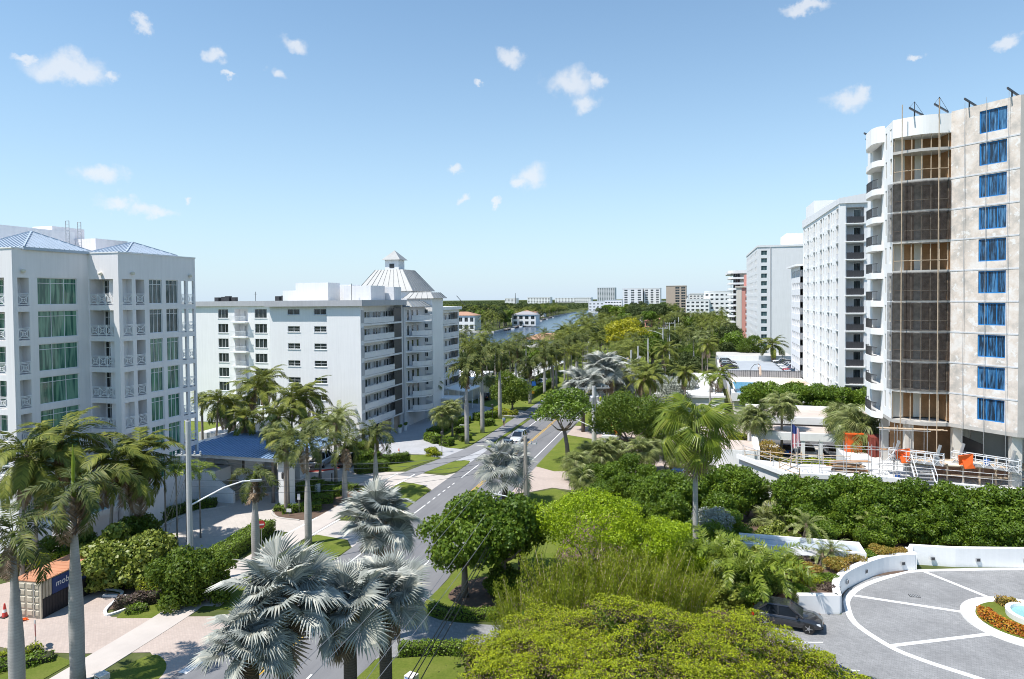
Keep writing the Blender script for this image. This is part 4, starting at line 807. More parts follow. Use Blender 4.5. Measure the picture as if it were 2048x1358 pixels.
# ------------------------------------------------------------------ podium deck and site works
pd = thing('podium', 'white waterproofed podium deck in front of the repair tower', 'deck')
PDK = [(4.0, 77.6), (6.9, 66.6), (9.2, 73.6), (28, 73.6), (40, 72.8), (40, 98), (19.0, 98), (18.8, 90), (12, 84), (6.8, 82)]
PDK = [(4.2, 80.0), (8.6, 72.6), (17, 73.2), (26.2, 71.6), (40, 70.4), (40, 98), (19.0, 98), (19.0, 89), (15.6, 88), (15.6, 79), (10, 78.6)]
MB().prism(PDK, 0, 4.0).build('deck', 'white_deck', pd)
mb = strip('e', [PDK[0], PDK[1], PDK[2], PDK[3], PDK[4]], 0, .35, 3.99, 4.45, ''); mb.build('deck_upstand', 'bright_white', pd)
def guard(pts, z, label, h=1.1, m_='galv', cat='guardrail', step=2.0, rails=(.55, 1.05), r=.03, legs=True, name='guardrail'):
    t = thing(name, label, cat); mb = MB(); posts = []
    for a, b in zip(pts[:-1], pts[1:]):
        for rr in rails: mb.tube([(*a, z + rr), (*b, z + rr)], r, 5)
        n_ = max(1, int(math.dist(a, b) / step)); posts += [(a[0] + (b[0] - a[0]) * k / n_, a[1] + (b[1] - a[1]) * k / n_) for k in range(n_)]
    mb.build('rail', m_, t); posts.append(pts[-1])
    for p in posts: q = MB(); q.tube([(p[0], p[1], z - .02), (p[0], p[1], z + h)], r * 1.15, 5); q.lathe((p[0], p[1], z - .01), [(.12, 0), (.12, .03), (.04, .06)], 6); q.build('post', m_, t)
    return t
guard([(4.6, 79.6), (8.7, 73.0), (16.9, 73.6), (26, 72.0), (34, 71.2)], 4.45, 'steel pipe guardrail along the front edge of the white podium deck')
guard([(4.8, 79.5), (10, 78.3), (15.3, 78.7)], 4.0, 'timber guardrail with yellow feet across the back of the white podium deck', 1.25, 'lumber', r=.045)
guard([(10.6, 79.2), (7.8, 74.2), (9.4, 71.6)], 4.0, 'sloping timber rail at the west corner of the podium deck', 1.2, 'lumber', r=.05)
sc = thing('scaffold', 'grey tube scaffold on the podium deck beside the orange bin', 'scaffold')
def frame_tubes(x0, y0, x1, y1, z0, zs, nx, ny):
    for i in range(nx + 1):
        for j in range(ny + 1):
            x, y = x0 + (x1 - x0) * i / nx, y0 + (y1 - y0) * j / ny; q = MB(); q.tube([(x, y, z0), (x, y, zs[-1] + .5)], .035, 5); q.build('standard', 'galv', sc)
    for z in zs:
        for j in range(ny + 1): y = y0 + (y1 - y0) * j / ny; q = MB(); q.tube([(x0 - .3, y, z), (x1 + .3, y, z)], .03, 5); q.build('ledger', 'galv', sc)
        for i in range(nx + 1): x = x0 + (x1 - x0) * i / nx; q = MB(); q.tube([(x, y0, z + .05), (x, y1, z + .05)], .03, 5); q.build('transom', 'galv', sc)
frame_tubes(9.5, 73.6, 18.5, 75.0, 4.0, (4.6, 5.6, 6.9), 4, 1)
q = MB()
for i in range(3): q.tube([(16.2 + .5 * i, 72.6, 4.6 + i * .1), (18.4, 74, 6.9)], .025, 5)
q.build('brace', 'galv', sc)
sc = thing('scaffold', 'scaffold frame with planks at the foot of the curved plywood bay', 'scaffold'); frame_tubes(17.6, 75.4, 21.6, 76.4, 4.0, (5.0, 6.4, 8.6), 3, 1); boxpart('plank', sc, 'lumber', (17.4, 75.5, 8.68, 23.4, 75.8, 8.74)); boxpart('plank', sc, 'lumber', (17.4, 75.85, 8.68, 23.2, 76.15, 8.74))
for k in range(4): boxpart('plank', sc, 'plywood', (17.6 + k, 75.42, 6.48, 18.55 + k, 76.38, 6.52))
# raised work stage with stairs
ws = thing('work_stage', 'raised timber work stage with posts in front of the tower lobby', 'platform')
boxpart('deck', ws, 'lumber', (19.6, 73.6, 5.6, 30, 76.4, 5.75)); boxpart('fabric', ws, 'cream_shutter', (22.8, 73.2, 5.76, 26, 75.2, 5.84))
for k in range(8):
    x = 20 + k * 1.35; boxpart('post', ws, 'lumber', (x, 73.5, 4.0, x + .14, 73.64, 6.7 if k % 2 else 5.8)); 
boxpart('cross_rail', ws, 'lumber', (20.1, 73.46, 4.75, 29.6, 73.49, 4.9)); boxpart('backing', ws, 'roof_tile', (22.4, 75.9, 4.0, 29.6, 76.1, 5.6))
sw_ = thing('site_stairs', 'pale aluminium stair with handrails up to the timber work stage', 'stairs')
for k in range(6): boxpart('tread', sw_, 'grey_metal', (19.8, 71.6 + k * .33, 4.2 + k * .24, 21.3, 71.9 + k * .33, 4.26 + k * .24))
for x in (19.7, 21.35):
    q = MB(); q.beam((x, 71.5, 3.9), (x, 73.6, 5.65), .08, .2); q.build('stringer', 'white_metal', sw_); q = MB(); q.beam((x, 71.5, 5.1), (x, 73.6, 6.65), .06); q.beam((x, 71.5, 4.0), (x, 71.5, 5.1), .05); q.beam((x, 73.6, 5.6), (x, 73.6, 6.65), .05); q.build('handrail', 'white_metal', sw_)
def stage(a, b, z, label):
    t = thing('suspended_platform', label, 'work platform'); a, b = Vector((*a, z)), Vector((*b, z)); n = 6; d = (b - a).normalized(); nn = Vector((d.y, -d.x, 0)) * .8; h = Vector((0, 0, 1.05))
    MB().hexa([a, b, b + nn, a + nn], [a + Vector((0, 0, .1)), b + Vector((0, 0, .1)), b + nn + Vector((0, 0, .1)), a + nn + Vector((0, 0, .1))]).build('platform_floor', 'grey_metal', t)
    for o_ in (Vector((0, 0, 0)), nn):
        q = MB(); q.beam(a + o_ + h, b + o_ + h, .07); q.beam(a + o_ + h * .5, b + o_ + h * .5, .06)
        for k in range(n): p, r_ = a.lerp(b, k / n) + o_, a.lerp(b, (k + .5) / n) + o_; s2 = a.lerp(b, (k + 1) / n) + o_; q.beam(p, p + h, .05); q.beam(p, r_ + h * .5, .04); q.beam(r_ + h * .5, s2, .04)
        q.beam(b + o_, b + o_ + h, .05); q.build('truss_side', 'white_metal', t)
    for e in (a, b): q = MB(); q.beam(e + h, e + nn + h, .06); q.beam(e + h * .5, e + nn + h * .5, .05); q.build('end_rail', 'white_metal', t)
    for f_ in (.12, .88): p = a.lerp(b, f_) + nn * .5; q = MB(); q.box(p.x - .18, p.y - .18, p.z + .1, p.x + .18, p.y + .18, p.z + .8); q.beam((p.x, p.y, p.z + .8), (p.x + .3, p.y, p.z + 1.9), .2); q.build('hoist_motor', 'grey_metal', t)
stage((23.8, 75.0), (28.2, 71.9), 5.85, 'white lattice suspended work platform below the blue wrapped windows'); stage((18.2, 75.0), (22.4, 73.2), 5.85, 'white lattice suspended work platform beneath the curved plywood bay')
def loose(name, label, cat, boxes, m_, jit=0, loc=(0, 0, 0), rz=0):
    t = thing(name, label, cat, loc, rz)
    return t
lp = thing('lumber_pile', 'pile of weathered boards and plywood sheets on the white deck', 'lumber'); rnd = random.Random(4)
for k in range(16):
    q = MB(); w, l = rnd.uniform(.25, .9), rnd.uniform(2.2, 3.6); q.box(-l / 2, -w / 2, 0, l / 2, w / 2, .06); q.build('board', 'plywood' if k % 3 == 0 else 'lumber', lp, (14.6 + rnd.uniform(-.5, .5), 76.3 + rnd.uniform(-.5, .4), 4.0 + k * .066), rnd.uniform(-.25, .25))
ob = thing('waste_bin', 'orange plastic bin wrapped in mesh standing by the fan palms', 'bin'); MB().prism([(16.2, 85.6), (18.0, 86.0), (18.0, 87.6), (16.2, 87.2)], 4.0, 6.1).build('bin_body', 'orange_plastic', ob); boxpart('bin_rim', ob, 'orange_plastic', (16.1, 85.5, 6.1, 18.1, 87.7, 6.22))
mat('dark_red', (0.22, 0.045, 0.03), .7, .3, 2)
ob = thing('skip_container', 'dark red skip container full of debris behind the scaffold', 'skip'); MB().prism([(18.4, 83.6), (21.8, 84.2), (21.8, 86.6), (18.4, 86)], 4.0, 6.2).build('skip_body', 'dark_red', ob); boxpart('skip_rib', ob, 'dark_red', *[(18.7 + k * .72, 83.5 + k * .12, 4.02, 18.82 + k * .72, 83.9 + k * .12, 6.1) for k in range(5)])
for i, (x, y, z) in enumerate(((19.1, 73.9, 6.0), (24.2, 73.0, 5.95))):
    q = MB(); rnd = random.Random(i)
    pts = [(rnd.uniform(-.6, .6) if j not in (0, 3) else (-.7 if j == 0 else .7), rnd.uniform(-.1, .1), (0 if j < 3 else 1.0) + rnd.uniform(-.1, .2)) for j in range(6)]
    q.hexa([(-.6, 0, 0), (.5, -.1, .05), (.5, .05, .05), (-.6, .1, 0)], [(-.7, -.2, .9), (.6, .1, 1.1), (.6, .2, 1.1), (-.7, 0, .9)]); q.hexa([(-.2, -.3, -.3), (.7, -.2, -.2), (.7, 0, -.2), (-.2, 0, -.3)], [(-.4, -.1, .5), (.4, -.2, .3), (.4, 0, .3), (-.4, .05, .5)])
    tag(q.build('safety_mesh', 'orange_plastic', None, (x, y, z)), ('crumpled orange safety mesh draped beside the site stairs', 'crumpled orange safety mesh on the work stage floor')[i], 'mesh')
for i, (x, y, z) in enumerate(((18.6, 73.9, 4.0), (26.4, 74.4, 5.75))): q = MB(); q.lathe((0, 0, 0), [(.2, 0), (.25, .5), (.27, .52), (.24, .5), (.1, .48)], 12); q.tube([(-.25, 0, .5), (0, 0, .75), (.25, 0, .5)], .015, 4); tag(q.build('bucket', 'blue_bucket', None, (x, y, z)), ('blue bucket on the deck beside the site stairs', 'blue bucket on the timber work stage')[i], 'bucket')
# flag
def flagmat():
    t = NT('flag_cloth'); sx = t.node('ShaderNodeSeparateXYZ'); t.l(t.tc.outputs['Generated'], sx.inputs[0])
    w = t.node('ShaderNodeMath', {0: sx.outputs['X'], 1: 6.5}, operation='MULTIPLY'); fr = t.node('ShaderNodeMath', {0: w.outputs[0]}, operation='FRACT'); gt = t.node('ShaderNodeMath', {0: fr.outputs[0], 1: .5}, operation='GREATER_THAN')
    c = t.mix(gt.outputs[0], (.45, .03, .05), (.7, .7, .7)); hi = t.node('ShaderNodeMath', {0: sx.outputs['Z'], 1: .58}, operation='GREATER_THAN'); lf = t.node('ShaderNodeMath', {0: sx.outputs['X'], 1: .54}, operation='LESS_THAN'); an = t.node('ShaderNodeMath', {0: hi.outputs[0], 1: lf.outputs[0]}, operation='MULTIPLY')
    t.base(t.mix(an.outputs[0], c, (.03, .05, .18))); t.set(.8, 0, .1); MATS['flag_cloth'] = t.m
flagmat()
fp = thing('flagpole', 'thin flagpole with hanging red white and blue striped flag on the podium', 'flag', (9.8, 81.0, 0)); q = MB(); q.tube([(0, 0, 0), (0, 0, 8.2)], .05, 6); q.lathe((0, 0, 8.2), [(.09, 0), (.09, .1), (.02, .16)], 8); q.build('pole', 'grey_metal', fp)
q = MB(); n_ = 8
for i in range(n_):
    a, b = i / n_, (i + 1) / n_; ya, yb = .12 * math.sin(a * 14), .12 * math.sin(b * 14); q.face([(.06 + a * .9, ya, 5.2 + a * .15), (.06 + b * .9, yb, 5.2 + b * .15), (.06 + b * .75, yb * .6, 7.9 - b * .6), (.06 + a * .75, ya * .6, 7.9 - a * .6)])
q.build('flag', 'flag_cloth', fp)
# ------------------------------------------------------------------ parking garages right of the street
gr = thing('parking_garage', 'low open parking garage with pale flat roof in front of the hedge row', 'garage')
boxpart('roof', gr, 'roof_terrace', (7.6, 98.2, 3.4, 26, 104.2, 3.55)); boxpart('roof_parapet', gr, 'bright_white', (7.4, 97.6, 2.75, 26, 98.2, 3.75), (7.4, 98.21, 2.8, 7.6, 104.2, 3.75)); boxpart('floor', gr, 'concrete', (7.6, 98.0, 0, 26, 108, .04))
boxpart('back_wall', gr, 'soft_white', (7.6, 108, 0, 26, 108.2, 2.9))
for x in (7.5, 13.0, 15.2, 19.6, 25): boxpart('column', gr, 'bright_white', (x, 97.7, 0, x + .5, 98.15, 2.74))
gr2 = thing('parking_garage', 'upper terrace garage with pale pink roof behind the low garage', 'garage'); boxpart('roof', gr2, 'roof_terrace', (7.2, 107, 4.1, 28, 114.5, 4.25)); boxpart('roof_parapet', gr2, 'bright_white', (7.0, 106.4, 3.4, 28, 107, 4.4), (7, 114.51, 3.6, 28, 114.8, 4.9)); boxpart('wall', gr2, 'soft_white', (7.2, 109, 0, 28, 114.4, 4.09))
rw = thing('ramp_building', 'small white garage entrance block with sloping buttress beside the sabal palms', 'building')
boxpart('block', rw, 'bright_white', (1.0, 90.5, 0, 6.6, 96.6, 2.6)); boxpart('roof', rw, 'roof_terrace', (1.2, 90.7, 2.602, 6.6, 96.4, 2.7)); boxpart('garage_door', rw, 'dark_metal', (.97, 91.4, 0, 1.0, 93.0, 2.1), (.96, 93.8, 0, .999, 95.4, 2.1))
MB().hexa([(6.62, 92.4, 0), (7.4, 92.4, 0), (7.4, 104, 0), (6.62, 104, 0)], [(6.62, 92.4, 2.4), (7.4, 92.4, 2.4), (7.4, 104, 5.6), (6.62, 104, 5.6)]).build('buttress', 'bright_white', rw)
# raised pool terrace
pt = thing('pool_terrace', 'raised beige pool terrace with blue pool and dark fence', 'terrace')
boxpart('terrace', pt, 'cream_wall', (6.2, 134, 0, 22.4, 170, 3.3)); boxpart('terrace_rim', pt, 'soft_white', (5.8, 133.4, 2.6, 22.4, 134, 4.1), (5.8, 134.01, 2.6, 6.3, 170, 4.1)); boxpart('water', pt, 'pool_water', (6.9, 137, 3.31, 12.5, 156, 3.5))
q = MB()
for k in range(34): q.box(6.4 + k * .48, 168, 3.3, 6.46 + k * .48, 168.05, 4.9)
q.box(6.4, 167.98, 4.8, 22.4, 168.06, 4.9); q.build('fence', 'dark_metal', pt); boxpart('fence_screen', pt, 'roof_grey', (6.4, 168.06, 3.3, 22.4, 168.08, 4.75))
um = thing('parasol', 'large open beige parasol above the pool terrace hedge', 'parasol', (17.2, 140, 3.3)); q = MB(); q.lathe((0, 0, 2.1), [(2.9, 0), (2.0, .5), (.9, .85), (.05, 1.05)], 10); q.build('canopy', 'canvas', um); q = MB(); q.tube([(0, 0, 0), (0, 0, 3.0)], .05, 6); q.build('pole', 'lumber', um)
um = thing('parasol', 'folded parasol and curved stand beside the blue pool', 'parasol', (13.2, 164, 3.3)); q = MB(); q.lathe((0, 0, .8), [(.12, 0), (.28, .3), (.22, 1.6), (.05, 2.3)], 8); q.build('canopy', 'canvas', um); q = MB(); q.tube([(-2.2, 0, 0), (-2.0, 0, 2.4), (-1.3, 0, 3.3), (-.4, 0, 3.5), (0, 0, 3.1)], .06, 6); q.build('pole', 'dark_metal', um)
tag(boxpart('barrier_mesh', None, 'orange_plastic', (6.8, 172.4, 3.0, 19, 172.46, 4.1)), 'orange barrier mesh strung across the grey parking deck', 'barrier')
dk = thing('parking_deck', 'grey rooftop parking deck with white rim wall', 'deck'); boxpart('deck', dk, 'grey_deck', (5.2, 171, 0, 27, 216, 2.9)); boxpart('rim_wall', dk, 'bright_white', (4.9, 216, 0, 27, 216.4, 4.4), (4.8, 171, 0, 5.18, 216, 3.7)); boxpart('terrace_roof', dk, 'concrete', (5, 217, 0, 27, 236, 3.9))
wr = thing('flat_roof_house', 'long low white roof beside the parking deck', 'building'); MB().hexa([(-9, 134, 0), (4.4, 134, 0), (4.4, 172, 0), (-2, 172, 0)], [(-9, 134, 3.2), (4.4, 134, 3.2), (4.4, 172, 3.6), (-2, 172, 3.6)]).build('hall', 'bright_white', wr); boxpart('roof_edge', wr, 'white_stucco', (-8.8, 133.6, 3.0, 4.6, 133.99, 3.45))
# ------------------------------------------------------------------ white tower with slit windows
mat('joint', (0.60, 0.61, 0.63), .8, .08)
wt = thing('apartment_tower', 'white tower with staggered slit windows and dark glass balconies', 'building')
WX = 22.7; Wf = Face(wt, (WX, 168), -90, 42.5, 0, 37.5, 'bright_white', .35); ZF = [4.2 + 3.0 * k for k in range(11)]
mods = []
u = 42.5 - 1.0
while u > 8:
    mods.append(u); u -= 8.2
for z in ZF:
    for m_ in mods:
        Wf.recess(m_ - 2.3, m_ - .3, z, z + 2.7, 1.2, 'grey_trim'); Wf.win_obj(m_ - 2.2, m_ - .9, z, z + 2.4, 1, 1, 'dark_glass', 'pale_grey', 1.1, name='balcony_door'); Wf.railing(m_ - 2.3, m_ - .3, z, 1.05, .06, 'panel', 'pale_grey')  # grey recess back and dark door stand in for the recess shade
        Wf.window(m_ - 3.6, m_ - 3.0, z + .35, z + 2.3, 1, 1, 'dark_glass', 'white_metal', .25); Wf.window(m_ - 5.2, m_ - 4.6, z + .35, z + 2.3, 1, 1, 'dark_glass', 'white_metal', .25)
        Wf.recess(m_ - 7.4, m_ - 6.1, z, z + 2.7, 1.0, 'grey_trim'); sl = MB(); sl.box(0, -.12, 0, 2.2, .0, .12); Wf.part('ledge', CACHE.setdefault('wtl', sl.mesh('ledge', 'bright_white')), m_ - 2.4, 0, z - .14)  # narrow recess back also coloured darker in place of shade
Wf.build(); Sf = Face(wt, (WX + .01, 125.5), 0, 14, 0, 37.5, 'soft_white')
for z in ZF:
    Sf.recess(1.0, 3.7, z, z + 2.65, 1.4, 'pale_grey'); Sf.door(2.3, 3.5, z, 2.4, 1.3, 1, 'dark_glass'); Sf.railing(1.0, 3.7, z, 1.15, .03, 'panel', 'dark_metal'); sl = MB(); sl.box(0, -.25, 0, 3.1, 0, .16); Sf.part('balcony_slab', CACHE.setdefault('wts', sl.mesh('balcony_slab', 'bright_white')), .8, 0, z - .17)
    Sf.window(6.6, 8.0, z + .5, z + 2.2, 2, 2, 'dark_glass', 'white_metal', .12)
for z in ZF[1:]: boxpart('panel_joint', wt, 'grey_trim', (WX + 3.9, 125.47, z - .06, WX + 14, 125.499, z - .01))
Sf.build(); boxpart('core', wt, 'soft_white', (WX + 1.5, 127.05, 0, WX + 14, 167.9, 37.4), (WX + .4, 126, 0, WX + .95, 126.4, 37.4)); boxpart('corner_pier', wt, 'bright_white', (WX - .12, 125.35, 0, WX + .85, 126.0, 37.6))
MB().hexa([(WX - .2, 125.2, 37.5), (WX + 14, 125.2, 37.5), (WX + 14, 168, 37.5), (WX - .2, 168, 37.5)], [(WX - .2, 125.2, 38.4), (WX + 14, 125.2, 40.6), (WX + 14, 168, 40.6), (WX - .2, 168, 39.2)]).build('roof_parapet', 'soft_white', wt)
W3 = Face(wt, (WX - .6, 184), -90, 16, 0, 29.0, 'soft_white', .8)
for k in range(9):
    z = 3.4 + 2.9 * k
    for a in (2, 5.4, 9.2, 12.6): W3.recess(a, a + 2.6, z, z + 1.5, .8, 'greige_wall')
W3.build(); boxpart('core', wt, 'soft_white', (WX + .3, 168.1, 0, WX + 13, 184, 29)); boxpart('roof_slab', wt, 'white_stucco', (WX - 1.6, 167.6, 29.0, WX + 13, 185, 29.4)); boxpart('roof_house', wt, 'white_stucco', (WX + 5, 186, 0, WX + 15, 200, 46)); 
# ------------------------------------------------------------------ farther towers
def block(name, label, x0, y0, x1, y1, h, m_, floors, nS, nW, gm='teal_glass', zb=2.5, roof=None, wS=1.6, wh=1.6, span=None, wW=1.2):
    t = thing(name, label, 'building'); fh = (h - zb - 1) / floors
    fS = Face(t, (x0, y0), 0, x1 - x0, 0, h, m_); fW = Face(t, (x0, y1), -90, y1 - y0, 0, h, m_)
    for k in range(floors):
        z = zb + fh * k + fh * .3; a0, a1 = span or (0, x1 - x0)
        for i in range(nS): c = a0 + (a1 - a0) * (i + .5) / nS; fS.window(c - wS / 2, c + wS / 2, z, z + wh, 2, 1, gm, 'white_metal', .15)
        for i in range(nW): c = (y1 - y0) * (i + .5) / nW; fW.window(c - wW, c + wW, z, z + wh, 2, 1, gm, 'white_metal', .3)
    fS.build(); fW.build(); boxpart('core', t, m_, (x0 + .5, y0 + .5, 0, x1, y1, h - .1)); boxpart('roof_parapet', t, roof or m_, (x0 - .2, y0 - .2, h - .02, x1 + .2, y1 + .2, h + .7)); return t
b2 = block('apartment_tower', 'pale grey tower with blank end wall and one column of teal windows', 20.9, 272, 40, 335, 40.6, 'soft_white', 13, 1, 9, span=(1.0, 3.6), wS=2.1, wh=1.7); boxpart('joint', b2, 'grey_trim', (25.3, 271.8, 0, 25.6, 272.01, 40.5)); boxpart('roof_house', b2, 'white_stucco', (33, 290, 41, 40, 310, 47))
b3 = thing('apartment_tower', 'white tower with rounded balconies far behind the pink block', 'building'); c3 = (24.5, 405); 
boxpart('core', b3, 'cream_wall', (20.5, 398, 0, 40, 440, 35))
for k in range(11):
    z = 2.5 + 3.0 * k; pl_ = [(15.2, 402)] + arc((18.5, 398.2), 3.4, R(180), R(270), 6) + [(30, 394.6), (30, 400), (15.2, 420)]; MB().prism(pl_, z - .55, z + .45).build('balcony_slab', 'white_stucco', b3)
    f3 = Face(b3, (17.2, 397.4), 0, 6, 0, 1); f3.win_obj(.6, 4.2, z + .5, z + 2.4, 3, 1, 'dark_glass', 'white_metal', 0); f3 = Face(b3, (24.2, 397.4), 0, 6, 0, 1); f3.win_obj(.6, 5, z + .5, z + 2.4, 3, 1, 'dark_glass', 'white_metal', 0); f3 = Face(b3, (17.0, 412), -90, 12, 0, 1); f3.win_obj(2, 9, z + .5, z + 2.4, 3, 1, 'dark_glass', 'white_metal', 0)
MB().prism([(15, 402)] + arc((18.5, 398.2), 3.6, R(180), R(270), 6) + [(40, 394.6), (40, 440), (15, 440)], 35, 36.6).build('roof_parapet', 'white_stucco', b3)
b4 = thing('apartment_building', 'salmon pink apartment block with small recessed balconies', 'building'); f4 = Face(b4, (18.6, 347), 0, 12, 0, 26.5, 'pink_wall')
for k in range(7): z = 4 + 3.1 * k; f4.recess(2.6, 4.2, z, z + 2.3, 1.2, 'dark_red'); f4.railing(2.6, 4.2, z, 1.0, .02, 'panel'); f4.window(7, 8.6, z + .6, z + 2.0, 2, 1)
f4.build(); boxpart('core', b4, 'pink_wall', (19, 348.4, 0, 36, 375, 26.4)); boxpart('corner_pier', b4, 'cream_wall', (17.2, 346.8, 0, 19.4, 352, 26.6)); boxpart('roof_house', b4, 'pink_wall', (21.5, 354, 26.4, 30, 366, 33)); boxpart('roof_slab', b4, 'cream_wall', (16.6, 346.4, 26.6, 23, 352.5, 27.2))
block('apartment_building', 'distant white stepped apartments left of the rounded tower, taller half', 4, 640, 30, 670, 27, 'bright_white', 6, 6, 4, 'dark_glass', wS=2.6, wW=2.5)
block('apartment_building', 'distant white stepped apartments left of the rounded tower, lower half', -12, 625, 8, 660, 20, 'bright_white', 5, 5, 4, 'dark_glass', wS=2.4, wW=2.5)
for x in (0,): block('apartment_tower', 'distant white slab tower with banded balconies by the canal bend', -98, 905, -72, 930, 34, 'bright_white', 10, 3, 2, 'dark_glass', wS=4.2, wh=1.9)
block('apartment_tower', 'second distant white slab tower beside the tan tower', -71, 912, -50, 940, 34, 'bright_white', 10, 3, 2, 'dark_glass', wS=3.4, wh=1.9); block('apartment_tower', 'distant tan tower with dark recessed balcony columns', -40, 860, -16, 890, 36, 'tan_wall', 10, 2, 2, 'dark_glass', wS=5.0, wh=2.4, span=(10, 24))
block('apartment_building', 'distant white block right of the tan tower', -13, 900, 18, 930, 26, 'bright_white', 7, 7, 2, 'dark_glass', wS=2.5); block('apartment_building', 'distant white lowrise with dark windows on the canal point', -125, 930, -102, 950, 19, 'bright_white', 4, 6, 2, 'dark_glass', wS=2.6)
block('apartment_building', 'small white waterside house at the canal bend', -160, 1010, -120, 1030, 17, 'bright_white', 3, 7, 2, 'dark_glass', wS=3); block('apartment_tower', 'hazy blue grey tower on the horizon beyond the canal bridge', -420, 2890, -345, 2940, 66, 'pale_grey', 12, 8, 2, 'teal_glass', wS=5, wh=3, wW=4)
for i, (px, w, D, h) in enumerate(((1055, 60, 2100, 26), (1110, 70, 2300, 24), (1150, 40, 2000, 24), (1010, 30, 2100, 24), (1380, 26, 1500, 30), (1345, 20, 1500, 30), (1335, 26, 1050, 26))):
    x, y = cw(px, D); block('apartment_building', ['long white lowrise on the horizon', 'white horizon block with arched top floor', 'white lowrise near the canal bridge', 'small white horizon block', 'grey tower on the far treeline', 'white far building above the treeline', 'white building just right of the tan tower'][i], x, y, x + w * 1.2, y + 30, h, 'greige_wall' if i == 4 else 'bright_white', 5, 8, 1, 'dark_glass', wS=w * .08, wh=2.2)
br = thing('road_bridge', 'low grey bridge crossing the canal on the horizon', 'bridge'); boxpart('deck', br, 'concrete', (-420, 2050, 9, -60, 2064, 11.5)); boxpart('railing', br, 'pale_grey', (-420, 2049.6, 11.5, -60, 2049.9, 12.8))
for x in (-380, -330, -280, -235, -180, -130): boxpart('pier', br, 'concrete', (x, 2052, -2, x + 6, 2062, 9))
bt = thing('yacht', 'white motor yacht under way on the canal', 'boat', (*g(1185, 625, -1.1), -1.1), R(100)); MB().hexa([(-13, -2.4, -.4), (9, -2.4, -.4), (9, 2.4, -.4), (-13, 2.4, -.4)], [(-13, -3, 2.6), (14, -.6, 3.2), (14, .6, 3.2), (-13, 3, 2.6)]).build('hull', 'bright_white', bt); MB().hexa([(-10, -2.3, 2.6), (4, -2.0, 2.8), (4, 2.0, 2.8), (-10, 2.3, 2.6)], [(-10, -2.1, 5), (1.5, -1.7, 5), (1.5, 1.7, 5), (-10, 2.1, 5)]).build('cabin', 'bright_white', bt); boxpart('flybridge', bt, 'bright_white', (-7, -1.6, 5, -1, 1.6, 6.6)); boxpart('cabin_window', bt, 'dark_glass', (-9, -2.34, 3.4, 2, -2.2, 4.3), (-9, 2.2, 3.4, 2, 2.34, 4.3))
# ------------------------------------------------------------------ houses beyond the canal
def hip(t, x0, y0, x1, y1, z, h, m_, ov=.6):
    x0 -= ov; x1 += ov; y0 -= ov; y1 += ov; w = min(x1 - x0, y1 - y0) / 2; c0, c1 = ((x0 + w, (y0 + y1) / 2), (x1 - w, (y0 + y1) / 2)) if x1 - x0 >= y1 - y0 else (((x0 + x1) / 2, y0 + w), ((x0 + x1) / 2, y1 - w))
    q = MB(); a, b, c, d = (x0, y0, z), (x1, y0, z), (x1, y1, z), (x0, y1, z); e, f = (*c0, z + h), (*c1, z + h)
    if x1 - x0 >= y1 - y0: fs_ = [(a, b, f, e), (b, c, f), (c, d, e, f), (d, a, e)]
    else: fs_ = [(a, b, e), (b, c, f, e), (c, d, f), (d, a, e, f)]
    for k in fs_: q.face(k)
    q.face((a, b, c, d)); return q.build('roof', m_, t)
def house(label, x, y, w, d, h, wm, rm, nwin=4, two=True):
    t = thing('house', label, 'house', group=None); f_ = Face(t, (x, y), 0, w, 0, h, wm)
    for lv in ((.8, h * .5 + .7) if two else (.8,)):
        for i in range(nwin): c = w * (i + .5) / nwin; f_.window(c - w / nwin * .3, c + w / nwin * .3, lv, lv + h * (.3 if two else .5), 2, 1, 'dark_glass', 'white_metal', .15)
    f_.build(); boxpart('core', t, wm, (x, y + .3, 0, x + w, y + d, h - .05)); hip(t, x, y, x + w, y + d, h, 2.6, rm); return t
house('big white waterfront house with stacked balconies behind the slab block', -176, 462, 21, 15, 10.5, 'bright_white', 'roof_tile', 5); house('white waterfront house wing with terracotta roof by the seawall', -200, 464, 20, 14, 7, 'bright_white', 'roof_tile', 4)
house('white house with grey hip roof and dark gable behind canal palms', -150, 545, 20, 14, 9, 'bright_white', 'roof_grey', 4); house('white terracotta roofed house among trees beyond the canal', -172, 620, 22, 14, 8.5, 'bright_white', 'roof_tile', 4)
house('cream house with orange tile roof in the far trees', -250, 760, 24, 14, 9, 'cream_wall', 'roof_tile', 4); house('pale stucco house with brown roof along the canal bank', -185, 690, 20, 14, 8, 'cream_wall', 'roof_tile', 4); house('white flat fronted house with pale roof farther up the canal', -205, 800, 24, 14, 9, 'bright_white', 'roof_grey', 4)
house('orange roofed house deep in the western treeline', -330, 900, 26, 16, 9, 'cream_wall', 'roof_tile', 4); house('peach roofed house beyond the western trees', -290, 620, 22, 16, 8, 'cream_wall', 'roof_tile', 4); house('white house with wide tiled roof left among far palms', -245, 520, 24, 16, 8, 'bright_white', 'roof_tile', 4)
house('low house with weathered pink tile roof near the canal east bank', -78, 300, 20, 14, 3.6, 'cream_wall', 'roof_tile', 3, False); house('low white roofed house between canal and road palms', -72, 335, 20, 12, 3.8, 'bright_white', 'canvas', 3, False); house('small white gabled house in trees east of the canal', -62, 420, 12, 10, 5, 'bright_white', 'silver_roof', 2, False); house('pink roofed bungalow beside the yellow flowering tree', -40, 520, 14, 12, 5, 'pink_wall', 'pink_wall', 3, False); house('red roofed bungalow beside the canal hidden in trees', -58, 640, 14, 12, 6, 'cream_wall', 'red_paint', 3, False)

